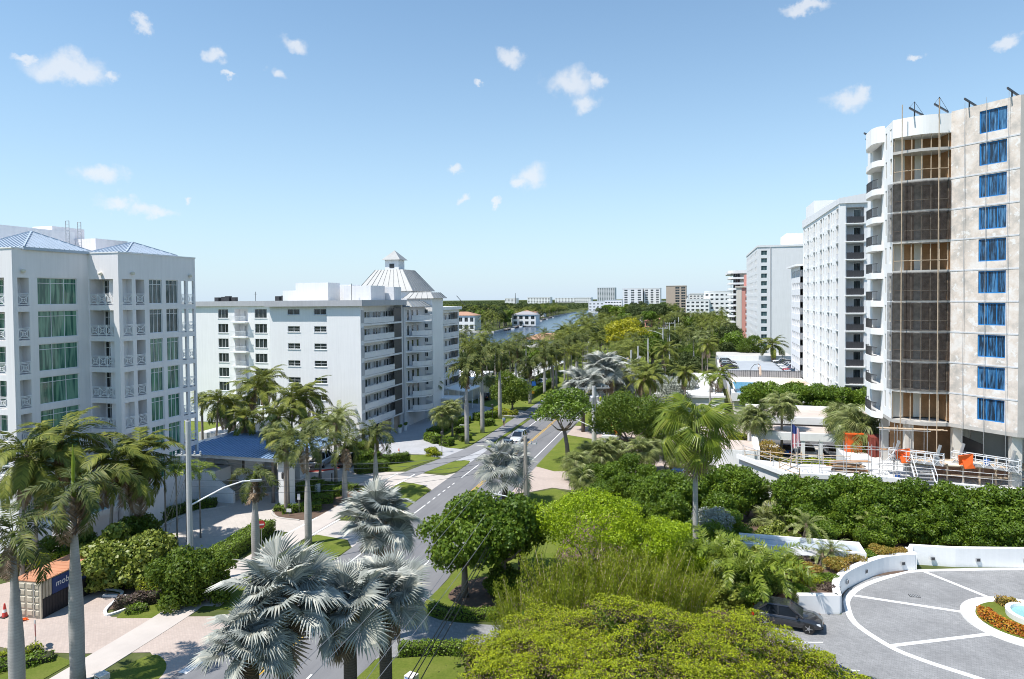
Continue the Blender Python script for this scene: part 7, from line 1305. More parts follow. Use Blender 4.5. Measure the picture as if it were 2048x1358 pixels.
hedge('orange red croton hedge on the fountain island', [(21.24 + 2.55 * math.cos(R(a)), 52.5 + 2.55 * math.sin(R(a))) for a in range(165, 255, 12)], .75, .62, 'croton_leaf', 380, .12); hedge('rusty rounded shrub at the back of the fountain island', [(21.24 + 2.5 * math.cos(R(a)), 52.5 + 2.5 * math.sin(R(a))) for a in (112, 100, 86)], .9, .6, 'rust_leaf', 350, .11)
for i, (x, y) in enumerate(((15.2, 55.2), (19.6, 46.4))): q = MB(); q.box(-.35, -.2, 0, .35, .2, .012); q.m(1)
for i, (x, y, lb_) in enumerate(((15.1, 55.4, 'dark square drain grate in the upper court paving'), (18.4, 43.7, 'brown square drain cover in the lower court paving'))):
    t = thing('drain_grate', lb_, 'drain', (x, y, .024)); q = MB(); q.box(-.36, -.24, 0, .36, .24, .012); q.build('frame', 'dark_metal', t); q = MB()
    for k in range(6): q.box(-.3 + k * .11, -.2, .012, -.24 + k * .11, .2, .02)
    q.build('bars', 'grey_metal' if i == 0 else 'bark', t)

# ------------------------------------------------------------------ vehicles
mat('tire', (0.018, 0.018, 0.018), .85, .2); mat('rim', (0.45, 0.45, 0.46), .3, .1, metal=.8); mat('headlight', (0.75, 0.77, 0.8), .1, .05); mat('taillight', (0.45, 0.01, 0.01), .2, .05); mat('car_glass', (0.015, 0.02, 0.028), .03, .2, spec=.9)
def paint(n, c):
    t = NT(n); t.base(c); t.set(.22, .25, .6); t.p.inputs['Coat Weight'].default_value = .8; t.p.inputs['Coat Roughness'].default_value = .05; MATS[n] = t.m
for n, c in (('paint_charcoal', (.028, .03, .036)), ('paint_navy', (.02, .05, .13)), ('paint_blue', (.02, .10, .36)), ('paint_white', (.72, .73, .74)), ('paint_silver', (.42, .43, .45)), ('paint_red', (.35, .015, .02)), ('paint_black', (.02, .02, .024))): paint(n, c)
def rings(q, secs):
    base = []; n = len(secs[0])
    for s in secs: base.append(len(q.v)); q.v += [tuple(p) for p in s]
    for i in range(len(secs) - 1):
        for k in range(n): q.f.append((base[i] + k, base[i] + (k + 1) % n, base[i + 1] + (k + 1) % n, base[i + 1] + k)); q.mi.append(q.cur)
    q.f.append(tuple(base[0] + k for k in range(n))[::-1]); q.mi.append(q.cur); q.f.append(tuple(base[-1] + k for k in range(n))); q.mi.append(q.cur)
def wheel_parts(t, l, w, r, wb):
    for sx in (-1, 1):
        for sy in (-1, 1):
            key = ('wheel', r)
            if key not in CACHE:
                q = MB(); q.tube([(0, -.11, 0), (0, .11, 0)], r, 18); q2 = MB(); q2.tube([(0, -.12, 0), (0, -.115, 0)], r * .28, 10)
                for k in range(5): a = 2 * math.pi * k / 5; q2.beam((math.cos(a) * .05, -.115, math.sin(a) * .05), (math.cos(a) * r * .68, -.115, math.sin(a) * r * .68), .07, .03)
                CACHE[key] = (q.mesh('wheel', 'tire', False), q2.mesh('rim', 'rim'))
            a, b = CACHE[key]; o = put('wheel', a, t, (sx * wb / 2, sy * (w / 2 - .10), r), R(180) if sy > 0 else 0); put('rim', b, o)
def car(label, p, ang, color, kind='suv', z=0.0, group=None):
    L_, W_, H_ = {'suv': (4.5, 1.84, 1.66), 'sedan': (4.75, 1.82, 1.44), 'hatch': (4.38, 1.8, 1.55), 'pickup': (5.7, 1.98, 1.88)}[kind]; r = .36 if kind != 'sedan' else .33; wb = L_ * .6
    t = thing({'suv': 'parked_car', 'sedan': 'parked_car', 'hatch': 'parked_car', 'pickup': 'pickup_truck'}[kind], label, 'truck' if kind == 'pickup' else 'car', (p[0], p[1], z), R(ang), group); key = ('car', kind, color)
    if key not in CACHE:
        hw = W_ / 2; zb = {'suv': .98, 'sedan': .88, 'hatch': .96, 'pickup': 1.08}[kind]; gc = .24; q = MB(); x0, x1 = -L_ / 2, L_ / 2
        def sec(x, zl, zt, k): h = hw * k; return [(x, -h * .86, zl), (x, -h, zl + .18), (x, -h * 1.0, zl + (zt - zl) * .6), (x, -h * .93, zt - .04), (x, -h * .82, zt), (x, h * .82, zt), (x, h * .93, zt - .04), (x, h, zl + (zt - zl) * .6), (x, h, zl + .18), (x, h * .86, zl)]
        nose = .62 if kind != 'pickup' else .95
        st = [(x0, gc + .18, zb - .22, .84), (x0 + .12, gc + .06, zb - .06, .95), (x0 + .7, gc, zb, 1.0), (0, gc, zb, 1.0), (x1 - 1.35, gc, zb - .01, 1.0), (x1 - .55, gc, (zb + nose) / 2 + .12, .98), (x1 - .14, gc + .06, nose + .12, .9), (x1, gc + .14, nose, .78)]
        rings(q, [sec(*s) for s in st]); body = q.mesh('body', color, True)
        c0, c1, r0, r1 = {'suv': (x0 + .12, x1 - 1.25, x0 + .55, x1 - 2.1), 'sedan': (x0 + .75, x1 - 1.35, x0 + 1.45, x1 - 2.25), 'hatch': (x0 + .15, x1 - 1.2, x0 + .95, x1 - 2.05), 'pickup': (x0 + 1.9, x1 - 1.45, x0 + 2.15, x1 - 2.3)}[kind]
        def crt(x, z, k): return [(x, -hw * k, z), (x, hw * k, z)]
        gl = MB(); B = [(c0, -hw * .9, zb - .02), (c1, -hw * .9, zb - .02), (c1, hw * .9, zb - .02), (c0, hw * .9, zb - .02)]; T = [(r0, -hw * .70, H_ - .05), (r1, -hw * .70, H_ - .05), (r1, hw * .70, H_ - .05), (r0, hw * .70, H_ - .05)]; gl.hexa(B, T); glass_ = gl.mesh('windows', 'car_glass')
        rf_ = MB(); rf_.hexa([(r0 - .05, -hw * .73, H_ - .06), (r1 + .08, -hw * .73, H_ - .06), (r1 + .08, hw * .73, H_ - .06), (r0 - .05, hw * .73, H_ - .06)], [(r0 + .1, -hw * .62, H_), (r1 - .12, -hw * .62, H_), (r1 - .12, hw * .62, H_), (r0 + .1, hw * .62, H_)])
        for i in range(4): rf_.beam(B[i], T[i], .09)
        for sy in (-1, 1): m_ = (c0 + c1) / 2; rf_.beam((m_, sy * hw * .9, zb), ((r0 + r1) / 2, sy * hw * .71, H_ - .06), .1, .06)
        roof = rf_.mesh('roof', color)
        hl = MB(); hl.hexa([(-.2, -.22, -.07), (.03, -.2, -.07), (.03, .1, -.07), (-.2, .22, -.07)], [(-.24, -.22, .08), (-.02, -.2, .07), (-.02, .1, .07), (-.24, .22, .08)]); tl = MB(); tl.box(-.04, -.18, -.09, .12, .18, .09); mr_ = MB(); mr_.box(-.1, -.1, -.06, .05, .1, .08); bp = MB(); bp.box(-.05, -hw * .7, -.1, .06, hw * .7, .08)
        CACHE[key] = (body, roof, glass_, hl.mesh('headlight', 'headlight'), tl.mesh('taillight', 'taillight'), mr_.mesh('mirror', color), bp.mesh('bumper', 'black'), hw, zb, nose, c1, x0, x1)
    body, roof, gl, hl, tl, mr_, bp, hw, zb, nose, c1, x0, x1 = CACHE[key]; b = put('body', body, t); put('windows', gl, t); put('roof', roof, t)
    for sy in (-1, 1): put('headlight', hl, t, (x1 - .16, sy * hw * .68, nose + .03)); put('taillight', tl, t, (x0 + .04, sy * hw * .78, zb - .2)); put('mirror', mr_, t, (c1 - .35, sy * (hw + .06), zb + .08))
    put('bumper', bp, t, (x1 - .05, 0, .42)); put('bumper', bp, t, (x0 + .06, 0, .48)); wheel_parts(t, L_, W_, r, wb)
    if kind == 'pickup': q = MB(); q.box(x0 + .12, -hw * .78, zb - .4, x0 + 1.85, hw * .78, zb + .012); q.build('cargo_bed', 'rubber', t)
    return t
car('dark charcoal crossover nosing out beneath the feathery tree', (5.6, 48.4), -8, 'paint_charcoal', 'hatch', .022); car('dark navy car with glossy roof at the court edge', (7.4, 40.4), 5, 'paint_navy', 'sedan', .022)
p = g(632, 938); car('silver pickup truck parked behind the canopy column', (p[0] - .4, p[1] + 2.2), 98, 'paint_silver', 'pickup', .026); p = g(680, 936); car('dark car with sun glint parked beside the silver pickup', (p[0] + .2, p[1] + 1.9), 97, 'paint_black', 'suv', .026)
p = g(1050, 884); car('white car driving toward the canopy drives on the road', (-27.0, p[1]), -90, 'paint_white', 'suv', .021); p = g(1016, 898); car('dark car behind the silver fan palm on the road', (-27.1, p[1] - 1), -90, 'paint_black', 'sedan', .021)
car('blue sedan under the low garage roof', (11.6, 101.8), 80, 'paint_blue', 'sedan', .045); car('white car with black windscreen facing out of the low garage', (14.2, 100.4), -85, 'paint_white', 'suv', .045); car('white sedan deep in the low garage bay', (17.6, 101.6), -88, 'paint_white', 'sedan', .045); car('white car parked behind the clusia shrubs on the pink drive', (.8, 82.8), -100, 'paint_white', 'sedan', .03); car('blue car parked beneath the cabbage palms on the pink drive', (-2.6, 83.3), -100, 'paint_navy', 'sedan', .03)
PC = 'cars parked in the row on the grey deck'
for i in range(9): y = 178 + i * 4.0; car(['dark car at the parasol end of the deck row', 'grey car second from the parasol end of the deck row', 'red car in the grey deck row', 'white car beside the red one in the deck row', 'silver car in the middle of the deck row', 'white car just past the middle of the deck row', 'dark car in the far half of the deck row', 'black car next to last in the deck row', 'white car at the far rim end of the deck row'][i], (22.6, y), 200 - 2 * i, ['paint_charcoal', 'paint_silver', 'paint_red', 'paint_white', 'paint_silver', 'paint_white', 'paint_charcoal', 'paint_black', 'paint_white'][i], 'sedan' if i % 3 else 'suv', 2.9, PC)
for i, (x, y) in enumerate(((7.6, 196), (7.6, 201), (7.6, 206), (7.6, 191))): car(['white car parked by the left rim of the grey deck', 'black car parked by the left rim of the grey deck', 'silver car parked by the left rim of the grey deck', 'charcoal car parked by the left rim of the grey deck'][i], (x, y), 10, ['paint_white', 'paint_black', 'paint_silver', 'paint_charcoal'][i], 'suv', 2.9)
for i, (x, y, c) in enumerate(((-45.2, 143, 'paint_black'), (-42.0, 158, 'paint_silver'), (-42.0, 164, 'paint_white'), (-38.0, 170, 'paint_white'))): car(['black car parked beside the white carport', 'silver car under the long carport', 'white car under the long carport', 'white car parked beyond the long carport'][i], (x, y), 5 + 80 * (i == 0), c, 'suv', .0)
# ------------------------------------------------------------------ shipping container
def text_mesh(s, size, m_):
    cu = bpy.data.curves.new('lettering', 'FONT'); cu.body = s; cu.size = size; cu.extrude = .004; cu.align_x = 'CENTER'; cu.align_y = 'CENTER'; cu.shear = .15; o = bpy.data.objects.new('tmp', cu); COL.objects.link(o); dg = bpy.context.evaluated_depsgraph_get(); dg.update(); me = bpy.data.meshes.new_from_object(o.evaluated_get(dg)); bpy.data.objects.remove(o); me.materials.clear(); me.materials.append(M[m_]); return me
mat('container_tan', (.50, .44, .34), .6, .2, 2); mat('container_blue', (.02, .045, .16), .6, .2, 2); mat('container_black', (.022, .02, .026), .6, .2, 2); mat('rust_roof', (.52, .24, .13), .8, .2, 1.2)
ct = thing('storage_container', 'tan storage container with rusty orange roof and dark lower side', 'container', (-46.6, 36.35, .03), R(4)); LC, WC, HC = 5.4, 2.44, 2.6
boxpart('frame', ct, 'container_tan', (0, 0, 0, WC, .06, .12), (.06, .05, .12, WC - .06, LC, HC - .06)); boxpart('roof_panel', ct, 'rust_roof', (0, .02, HC - .06, WC, LC + .02, HC)); boxpart('roof_rib', ct, 'rust_roof', *[(.1, .3 + k * .5, HC, WC - .1, .45 + k * .5, HC + .025) for k in range(10)])
for i in range(2):
    x = .08 + i * 1.15; d_ = boxpart('door', ct, 'container_tan', (x, -.04, .12, x + 1.12, .0, HC - .1)); q = MB()
    for k in range(5):
        z = .2 + k * .47
        for j in range(2): q.hexa([(x + .06 + j * .54, -.04, z), (x + .54 + j * .54, -.04, z), (x + .54 + j * .54, -.04, z + .38), (x + .06 + j * .54, -.04, z + .38)], [(x + .12 + j * .54, -.09, z + .05), (x + .48 + j * .54, -.09, z + .05), (x + .48 + j * .54, -.09, z + .33), (x + .12 + j * .54, -.09, z + .33)])
    q.build('door_panel', 'container_tan', d_); q = MB(); q.tube([(x + .3 + .4 * i, -.12, .1), (x + .3 + .4 * i, -.12, HC - .1)], .025, 6); q.build('lock_rod', 'galv', d_)
boxpart('corner_post', ct, 'container_tan', (-.01, -.05, 0, .1, .06, HC), (WC - .1, -.05, 0, WC + .01, .06, HC), (WC - .1, LC - .06, 0, WC + .012, LC + .03, HC)); boxpart('lower_side', ct, 'container_black', (WC - .05, .06, .02, WC + .03, LC - .06, 1.35)); q = MB()
for k in range(22): q.box(WC - .02, .1 + k * .24, .1, WC + .055, .2 + k * .24, 1.3)
q.build('side_corrugation', 'container_black', ct); s_ = boxpart('side_sign', ct, 'container_blue', (WC - .04, .9, 1.37, WC + .02, 4.4, HC - .12)); q = MB()
for k in range(3): q.box(WC - .05, .12 + k * .26, 1.37, WC + .03, .22 + k * .26, HC - .1); q.box(WC - .05, 4.5 + k * .26, 1.37, WC + .03, 4.6 + k * .26, HC - .1)
q.build('side_corrugation', 'container_tan', ct); put('lettering', text_mesh('mobile mini', .62, 'white_paint'), s_, (WC + .035, 2.6, 2.0), rot=(R(90), 0, R(90))); s_ = boxpart('door_sign', ct, 'container_blue', (.12, -.13, 1.72, .78, -.1, 2.05)); put('lettering', text_mesh('mobile mini', .12, 'white_paint'), s_, (.45, -.14, 1.9), rot=(R(90), 0, 0))
def cone(label, p, s=1.0, m_='orange_plastic'):
    t = thing('traffic_cone', label, 'cone', (p[0], p[1], .03), 0, None, s); q = MB(); q.box(-.2, -.2, 0, .2, .2, .04); q.build('base', 'rubber', t); q = MB(); q.lathe((0, 0, .04), [(.15, 0), (.11, .25), (.085, .4), (.04, .72), (.02, .74)], 12); q.build('cone_body', m_, t); q = MB(); q.lathe((0, 0, .04), [(.115, .25), (.09, .4), (.085, .41)], 12); q.build('reflective_band', 'white_paint', t)
cone('red traffic cone at the storage container corner', (-47.0, 36.1), 1.25, 'red_paint'); cone('orange traffic cone at the forecourt edge by the hydrant', g(798, 910), 1.2); cone('orange traffic cone at the wooden power pole foot', (-16.2, 65.7), 1.0)
q = MB()
for k in range(14): rn = random.Random(k); q.beam((rn.uniform(-.5, .5), rn.uniform(-.2, .2), .03), (rn.uniform(-.6, .6), rn.uniform(-.25, .25), .12), .06)
tag(q.build('tangled_netting', 'orange_plastic', None, (-45.4, 36.0, .03)), 'orange netting heap at the container door', 'netting')
# ------------------------------------------------------------------ poles, lamps, wires
def lamp_arm(t, z, d, L_=4.2, rise=1.5):
    q = MB(); d = Vector((d[0], d[1], 0)).normalized(); q.tube([tuple(Vector((0, 0, z)) + d * .1), tuple(Vector((0, 0, z + rise * .75)) + d * L_ * .55), tuple(Vector((0, 0, z + rise)) + d * L_ * .85), tuple(Vector((0, 0, z + rise)) + d * L_)], [.07, .06, .05, .05], 7); a = q.build('lamp_arm', 'white_metal', t); e = Vector((0, 0, z + rise)) + d * L_; q = MB(); q.hexa(*[[tuple(e + d * x + Vector((-d.y, d.x, 0)) * y + Vector((0, 0, zz))) for x, y in ((-.1, -.14), (.75, -.12), (.75, .12), (-.1, .14))] for zz in (-.08, .06)]); q.build('lamp_head', 'grey_metal', a)
def pole(label, p, h, r=.17, m_='wood_pole', arm=None, cross=(), trafo=0, name='power_pole'):
    t = thing(name, label, 'utility pole', (p[0], p[1], 0)); q = MB(); q.tube([(0, 0, -.1), (0, 0, h)], [r * 1.15, r * .8], 10); q.build('pole', m_, t)
    for z, w, a in cross:
        q = MB(); c, s = math.cos(a) * w / 2, math.sin(a) * w / 2; q.beam((-c, -s, z), (c, s, z), .1, .12); o = q.build('crossarm', 'grey_pole', t); q = MB()
        for f in (-.95, -.5, .5, .95): q.lathe((c * f, s * f, z + .06), [(.05, 0), (.09, .08), (.05, .14), (.08, .2), (.03, .28)], 8)
        q.build('insulator', 'grey_metal', o)
    for k in range(trafo): a = k * 2.1 + 2.4; q = MB(); q.lathe((math.cos(a) * .55, math.sin(a) * .55, h - 2.6), [(.28, 0), (.3, .1), (.3, 1.0), (.2, 1.15), (.08, 1.2)], 12); q.beam((0, 0, h - 2), (math.cos(a) * .4, math.sin(a) * .4, h - 2), .1); q.build('transformer', 'grey_metal', t)
    if arm: lamp_arm(t, *arm)
    return t
pA = g(382, 1168); hA = zat(378, 842, pA); pole('pale concrete power pole with street light arm at the court hedge', pA, hA, .21, 'grey_pole', ((zat(382, 1010, pA)), (1, .55), 4.6, 1.6), ((zat(380, 910, pA), 2.0, .25),)); zc = zat(380, 910, pA)
pB = (-16.9, 66.0); hB = zat(1054, 872, pB); pole('tall wooden power pole with street light arm before the pink driveway', pB, hB, .22, 'wood_pole', (zat(1046, 1006, pB), (-1, -.35), 3.6, 1.0), ((zat(1054, 888, pB), 2.3, .2),), 0)
pC = cw(1187, 100.5); hC = zat(1187, 772, pC); pole('grey square power pole carrying transformers above the dark trees', pC, hC, .34, 'grey_pole', (zat(1180, 855, pC), (-1, -.1), 5.0, 1.6), ((hC - .3, 4.6, .25),), 3)
pD = (-15.5, 127); hD = zat(1214, 733, pD); pole('wooden power pole with wide crossarm behind the transformer pole', pD, hD, .2, 'wood_pole', None, ((hD - .2, 4.6, .25),))
q = MB(); q.box(-.35, -.3, 0, .35, .3, 1.6); t = thing('utility_cabinet', 'white utility cabinet at the foot of the concrete power pole', 'cabinet', (pA[0] - 1.0, pA[1] - .2, .03)); q.build('cabinet_body', 'white_metal', t); boxpart('cabinet_lid', t, 'white_metal', (-.4, -.35, 1.6, .4, .35, 1.68))
for i, (px, ty, D) in enumerate(((1262, 700, 140), (1276, 692, 150), (1296, 677, 172), (1326, 655, 210), (1339, 645, 245), (1350, 640, 275), (1357, 634, 310))): p = cw(px, D); h = zat(px, ty, p); pole('pale power pole receding along the wooded street', p, h, .2, 'grey_pole', (h - 2.2, (-1, -.2), 4.0, 1.2) if i in (0, 3) else None, ((h - .3, 3.0, .25),) if i in (3, 4) else ()).__setitem__('group', 'receding street power poles')
mat('wire_grey', (.20, .20, .21), .6, .1)
p0 = (-11.0, 12.0)
pole('wooden power pole on the verge short of the silver palms', p0, 10.5, .2)
def wire(label, a, b, sag, r=.016, m_='wire_grey'):
    r = min(r, .017) if m_ != 'black' else .028
    a, b = Vector(a), Vector(b); pts = [tuple(a.lerp(b, i / 14) - Vector((0, 0, sag * 4 * (i / 14) * (1 - i / 14)))) for i in range(15)]; q = MB(); q.tube(pts, r, 4, False); tag(q.build('power_line', m_), label, 'cable', 'overhead street wires')
zB = zat(1054, 888, pB); LBL = 'thin overhead wire between the street power poles'
for dx, z0, z1, sg in ((-1.6, 9.9, zB + .3, .7), (-.9, 9.9, zB + .4, .8), (.6, 9.2, zB - 2.3, .75), (-.1, 8.2, 6.4, .5)): wire(LBL, (p0[0] + dx, p0[1], z0), (pB[0] + dx, pB[1], z1), sg, .022)
for dx, z0, z1 in ((0, 6.6, 4.6), (.12, 6.4, 4.4), (.35, 6.0, 4.2)): wire('thick black cable bundle strung to the wooden power pole', (p0[0] + .5 + dx, p0[1], z0), (pB[0] + .15, pB[1], z1), .6, .04, 'black')
for dx, dz in ((-1.0, .3), (0, .4), (1.0, .3)): wire(LBL, (pB[0] + dx, pB[1], zB + dz), (pC[0] + dx * 1.8, pC[1], hC - .05), .6); wire(LBL, (pC[0] + dx * 1.8, pC[1], hC - .05), (pD[0] + dx * 1.8, pD[1], hD + .05), .2)
for z0, z1, s_ in ((zc, zB - .2, 1.2), (zc - .3, zB - .5, 1.3), (hA - 4.6, 6.2, .8), (hA - 5.1, 5.8, .85), (hA - 5.6, 5.4, .9)): wire(LBL, (pA[0], pA[1], z0), (pB[0], pB[1], z1), s_, .02)
for k, (dx, dy) in enumerate(((-6.5, 3.5), (-5.6, 3.2), (-4.5, 3.0), (-7.2, 3.4))): wire('pale guy wire anchoring the concrete power pole', (pA[0], pA[1], hA - .6 - k * 1.1), (pA[0] + dx, pA[1] + dy, .1), .0, .02)
# ------------------------------------------------------------------ small street furniture
def post_sign(label, p, h, shape, m_, bar=None, rz=0.0, cat='sign', name='road_sign'):
    t = thing(name, label, cat, (p[0], p[1], 0), rz); q = MB(); q.tube([(0, .04, 0), (0, .04, h)], .035, 6); q.build('post', 'galv', t); q = MB()
    if shape == 'disc': q.tube([(0, -.01, h - .35), (0, .015, h - .35)], .36, 8 if bar == 'oct' else 20)
    else: q.box(-shape[0] / 2, -.015, h - shape[1], shape[0] / 2, .015, h)
    f = q.build('sign_plate', m_, t)
    if bar == 'bar': q = MB(); q.box(-.24, -.03, h - .41, .24, -.016, h - .29); q.build('white_bar', 'white_paint', f)
    return t
post_sign('red round no entry sign behind the box hedge', g(523, 1092), 2.3, 'disc', 'red_paint', 'bar', R(25)); t = post_sign('grey backed round sign paired with small red plate at the lot corner', (-40.9, 33.3), 1.8, 'disc', 'grey_metal', None, R(-35)); boxpart('red_plate', t, 'red_paint', (.3, -.02, 1.0, .62, .0, 1.7))
post_sign('small white notice on the canopy island tip', g(464, 1026) if False else g(578, 1032), .75, (.5, .35), 'white_paint', None, .2); post_sign('narrow pale sign post in the canopy island', g(598, 1026), 2.0, (.3, .6), 'white_metal', None, .2)
t = thing('notice_board', 'white box sign on legs among the island hedges', 'sign', (*g(628, 992), 0), R(30)); boxpart('board', t, 'white_metal', (-.7, -.12, .45, .7, .12, 1.35)); boxpart('leg', t, 'galv', (-.6, -.05, 0, -.5, .05, .45)); boxpart('leg', t, 'galv', (.5, -.05, 0, .6, .05, .45))
tag(MB().tube([(0, 0, 0), (0, 0, 1.5)], .07, 8).tube([(0, 0, 1.5), (0, 0, 1.56)], [.09, .03], 8).build('bollard', 'dark_metal', None, (*g(664, 972), 0)), 'dark slim bollard at the island rear hedge', 'bollard')
q = MB(); t = thing('fire_hydrant', 'red fire hydrant beside the hedge and path lawn', 'hydrant', (*g(811, 922), 0)); q.lathe((0, 0, 0), [(.17, 0), (.17, .06), (.12, .08), (.12, .5), (.16, .52), (.15, .62), (.08, .74), (.03, .8)], 14); q.build('barrel', 'red_paint', t); q = MB(); q.tube([(-.24, 0, .42), (.24, 0, .42)], .07, 10); q.build('nozzles', 'red_paint', t)
for i, (p, lb_) in enumerate(((g(205, 1384), 'pale stucco kerbside address pillar on the corner lawn'), (g(823, 1386), 'pale stucco address pillar on the front lawn with blue plate'))):
    t = thing('address_pillar', lb_, 'pillar', (p[0], p[1], 0), R(-15)); boxpart('pillar', t, 'cream_wall', (-.22, -.2, 0, .22, .2, .75)); boxpart('cap', t, 'cream_wall', (-.3, -.28, .75, .3, .28, 1.05)); pl_ = boxpart('number_plate', t, 'dark_metal' if i == 0 else 'blue_bucket', (-.22, -.295, .8, .22, -.281, .99)); boxpart('numerals', pl_, 'white_paint', *[(-.17 + k * .09, -.305, .84, -.11 + k * .09, -.296, .95) for k in range(4)])
t = thing('wheel_stop', 'white concrete wheel stop in the container lot bay', 'wheel stop', (-42.2, 40.7, .03), R(10)); boxpart('block', t, 'white_paint', (-.9, -.1, 0, .9, .1, .14)); boxpart('bolt', t, 'dark_metal', (-.62, -.03, .14, -.56, .03, .16), (.56, -.03, .14, .62, .03, .16))
t = thing('stub_sign', 'small white plate on a short post among yellow bushes', 'sign', (*g(261, 1175), 0), .1); boxpart('plate', t, 'white_metal', (-.2, -.02, .9, .2, .02, 1.55)); boxpart('post', t, 'white_metal', (-.03, .02, 0, .03, .06, 1.5))
t = thing('manhole_slab', 'flat pale utility slab set in the verge lawn', 'slab', (*g(425, 1207), .03), .2); boxpart('slab', t, 'sidewalk', (-.8, -.5, 0, .8, .5, .03)); boxpart('lid', t, 'concrete', (-.35, -.25, .03, .35, .25, .045))
for i, (px, py) in enumerate(((884, 905), (912, 872), (985, 842))): t = thing('path_lamp', 'slim dark post lamp in the forecourt beds', 'lamp', (*g(px, py), 0), 0, 'path lamps in the forecourt beds'); q = MB(); q.tube([(0, 0, 0), (0, 0, 2.6)], .05, 6); q.build('post', 'dark_metal', t); q = MB(); q.lathe((0, 0, 2.6), [(.05, 0), (.17, .05), (.2, .35), (.22, .37), (.03, .5)], 10); q.build('lantern', 'dark_metal', t)
for i, (x, y) in enumerate(((-47.9, 103.4), (-47.9, 105.6))): t = thing('planter_pot', 'white planter pot at the slab block lobby door', 'planter', (x, y, .024), 0, 'planter pots at the lobby'); q = MB(); q.lathe((0, 0, 0), [(.25, 0), (.36, .8), (.4, .85), (.3, .83)], 12); q.build('pot', 'white_stucco', t); put('plant', crown_mesh('plant', 280, 'hedge_leaf', .45, .45, .4, 6, 300, .14), t, (0, 0, 1.1))
t = thing('garden_stone', 'grey stone slab sign on the forecourt lawn', 'stone', (*g(928, 862), 0), .4); MB().hexa([(-.8, -.2, 0), (.8, -.2, 0), (.8, .2, 0), (-.8, .2, 0)], [(-.7, -.15, 1.1), (.75, -.15, 1.0), (.75, .15, 1.0), (-.7, .15, 1.1)]).build('slab', 'grey_trim', t)
post_sign('yellow diamond road sign beyond the street tree', g(1066, 804), 2.4, (.6, .6), 'yellow_paint', None, .2); post_sign('blue notice sign beside the far path', g(1068, 785), 2.6, (1.0, 1.0), 'blue_bucket', None, .2)
strip('k', smooth([(3.4, 112), (4.2, 108.5), (7.0, 106.0)], 4), 0, .25, 0, .2, '').build('red_kerb', 'red_paint')['kind'] = 'structure'
strip('k', smooth([(-50.6, 76.5), (-47.5, 77.6), (-45.6, 79.6)], 4), 0, .2, 0, .18, '').build('red_kerb', 'red_paint')['kind'] = 'structure'
hedge('yellow green hedge inside the red kerb bed by the garages', [(4.6, 110.5), (6.6, 108.6)], 1.6, 1.0, 'bright_hedge', 110, .18); hedge('low yellow green planting before the low garage', [(9.5, 94.5), (14, 95.6), (19, 96.4)], 2.0, .6, 'bright_hedge', 90, .2, name='shrub_border', wob=.2); shrub('bush', 'reddish oleander bush beside the garage entrance block', (8.2, 93.6), crown_mesh('foliage', 282, 'rust_leaf', 2.4, 2.0, 1.6, 16, 3600, .2, .4, .8), 2.2, sc=.9)
guard([(-62, 86.5), (-92, 84)], 0, 'white picket fence along the garden lawn before the slab block', 1.2, 'white_metal', 'fence', 2.5, (.2, .6, 1.1), .05, name='garden_fence')
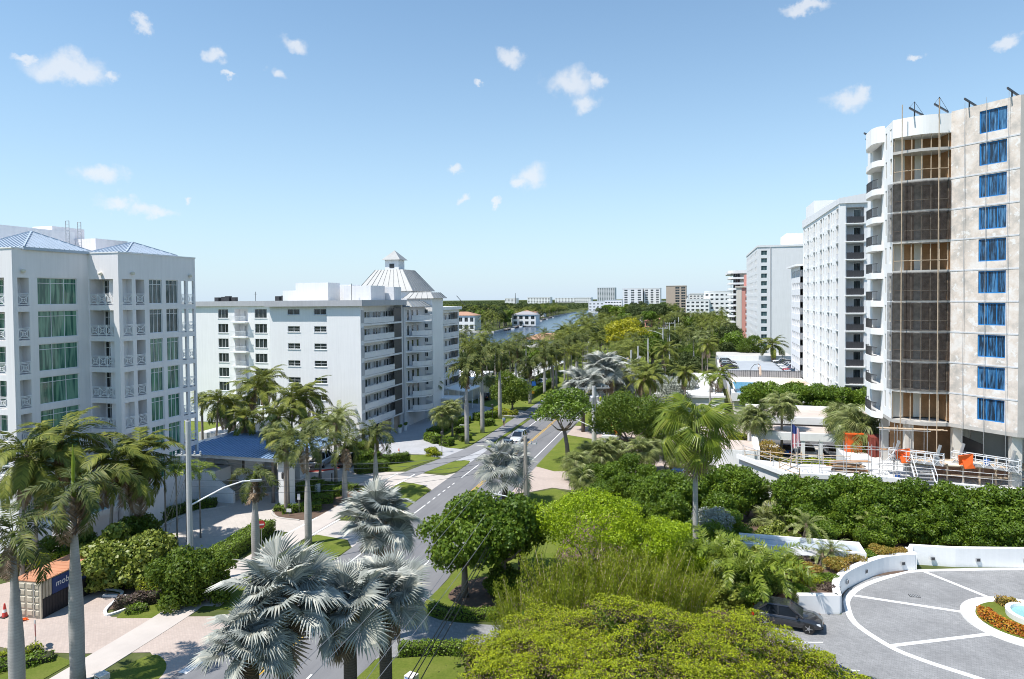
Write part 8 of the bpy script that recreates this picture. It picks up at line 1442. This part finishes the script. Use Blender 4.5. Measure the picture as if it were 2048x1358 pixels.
# ------------------------------------------------------------------ people
def person(label, p, z, ang, shirt, pants, pose='walk', sc=1.0):
    vs_ = {}; V = []; E_ = []; Rr = []
    def v(n, x, y, zz, r): vs_[n] = len(V); V.append((x, y, zz)); Rr.append(r)
    st = .18 if pose == 'walk' else .05
    v('pel', 0, 0, .95, .15); v('ch', .01, 0, 1.22, .17); v('sh', .02, 0, 1.42, .13); v('nk', .03, 0, 1.52, .06); v('hd', .05, 0, 1.63, .10); v('hd2', .05, 0, 1.73, .095)
    for s, n in ((1, 'l'), (-1, 'r')):
        f = st * s; v('hp' + n, 0, .1 * s, .88, .10); v('kn' + n, f * .6 + .05, .1 * s, .48, .075); v('an' + n, f * 1.1 - .03, .1 * s, .09, .05); v('ft' + n, f * 1.1 + .14, .1 * s, .04, .045); v('so' + n, .02, .2 * s, 1.40, .075); v('el' + n, -f * .5, .26 * s, 1.13, .055); v('wr' + n, -f * .6 + .14, .25 * s, .92, .042); v('hn' + n, -f * .6 + .2, .25 * s, .84, .04)
        E_.extend([('pel', 'hp' + n), ('hp' + n, 'kn' + n), ('kn' + n, 'an' + n), ('an' + n, 'ft' + n), ('sh', 'so' + n), ('so' + n, 'el' + n), ('el' + n, 'wr' + n), ('wr' + n, 'hn' + n)])
    E_ += [('pel', 'ch'), ('ch', 'sh'), ('sh', 'nk'), ('nk', 'hd'), ('hd', 'hd2')]; me = bpy.data.meshes.new('tmpbody'); me.from_pydata(V, [(vs_[a], vs_[b]) for a, b in E_], []); o = bpy.data.objects.new('tmpbody', me); COL.objects.link(o); m1 = o.modifiers.new('s', 'SKIN')
    for i, r in enumerate(Rr): me.skin_vertices[0].data[i].radius = (r, r)
    me.skin_vertices[0].data[0].use_root = True; o.modifiers.new('d', 'SUBSURF').levels = 2; dg = bpy.context.evaluated_depsgraph_get(); dg.update(); bm_ = bpy.data.meshes.new_from_object(o.evaluated_get(dg)); bpy.data.objects.remove(o); bm_.name = 'body'
    bm_.materials.clear()
    for m_ in ('skin', shirt, pants, 'tire', 'hairmat'): bm_.materials.append(M[m_])
    for f in bm_.polygons:
        c = f.center; f.use_smooth = True; arm = abs(c.y) > .2 and c.z < 1.3
        f.material_index = 0 if arm and c.z < 1.16 else 1 if .95 < c.z < 1.49 else 2 if .5 < c.z <= .95 and not arm else 3 if c.z < .09 else 4 if c.z > 1.68 or (c.z > 1.58 and c.x < .02) else 0
    t = thing('person', label, 'person', (p[0], p[1], z), ang, None, sc); put('body', bm_, t); return t
mat('vest_yellow', (.55, .62, .02), .7, .1)
person('person in pale top and dark shorts walking along the asphalt path', g(1008, 853), .05, R(-75), 'shirt_blue', 'shorts'); person('person in white shirt standing on the grey parking deck', (14.6, 186), 2.9, R(200), 'shirt_white', 'shorts', 'stand'); person('worker in yellow vest beside the transformer pole top', (pC[0] + 1.05, pC[1] - .35), hC - 3.0, R(160), 'vest_yellow', 'shorts', 'stand')
bk = thing('bucket_lift', 'orange and white lift bucket holding the worker by the pole', 'lift', (pC[0] + 1.05, pC[1] - .35, hC - 3.08)); q = MB(); q.box(-.45, -.45, 0, .45, .45, .06); q.box(-.45, -.45, .06, -.41, .45, 1.0); q.box(.41, -.45, .06, .45, .45, 1.0); q.box(-.41, -.45, .06, .41, -.41, 1.0); q.box(-.41, .41, .06, .41, .45, 1.0); q.build('bucket', 'white_metal', bk); q = MB(); q.tube([(.3, .3, 0), (2.2, 1.0, -4), (1.6, 3.2, -(hC - 5))], [.12, .14, .16], 8); q.build('boom', 'orange_plastic', bk)
t = thing('utility_truck', 'white utility truck parked behind the big dark tree with lift boom', 'truck', (pC[0] + 2.2, pC[1] + 3.0, .03), R(90)); boxpart('bed', t, 'white_metal', (-3, -1.1, .7, 1.2, 1.1, 1.7)); boxpart('cab', t, 'white_metal', (1.3, -1.05, .6, 3.0, 1.05, 2.3)); boxpart('windscreen', t, 'car_glass', (2.9, -.95, 1.4, 3.02, .95, 2.2)); wheel_parts(t, 5, 2.1, .45, 3.8)
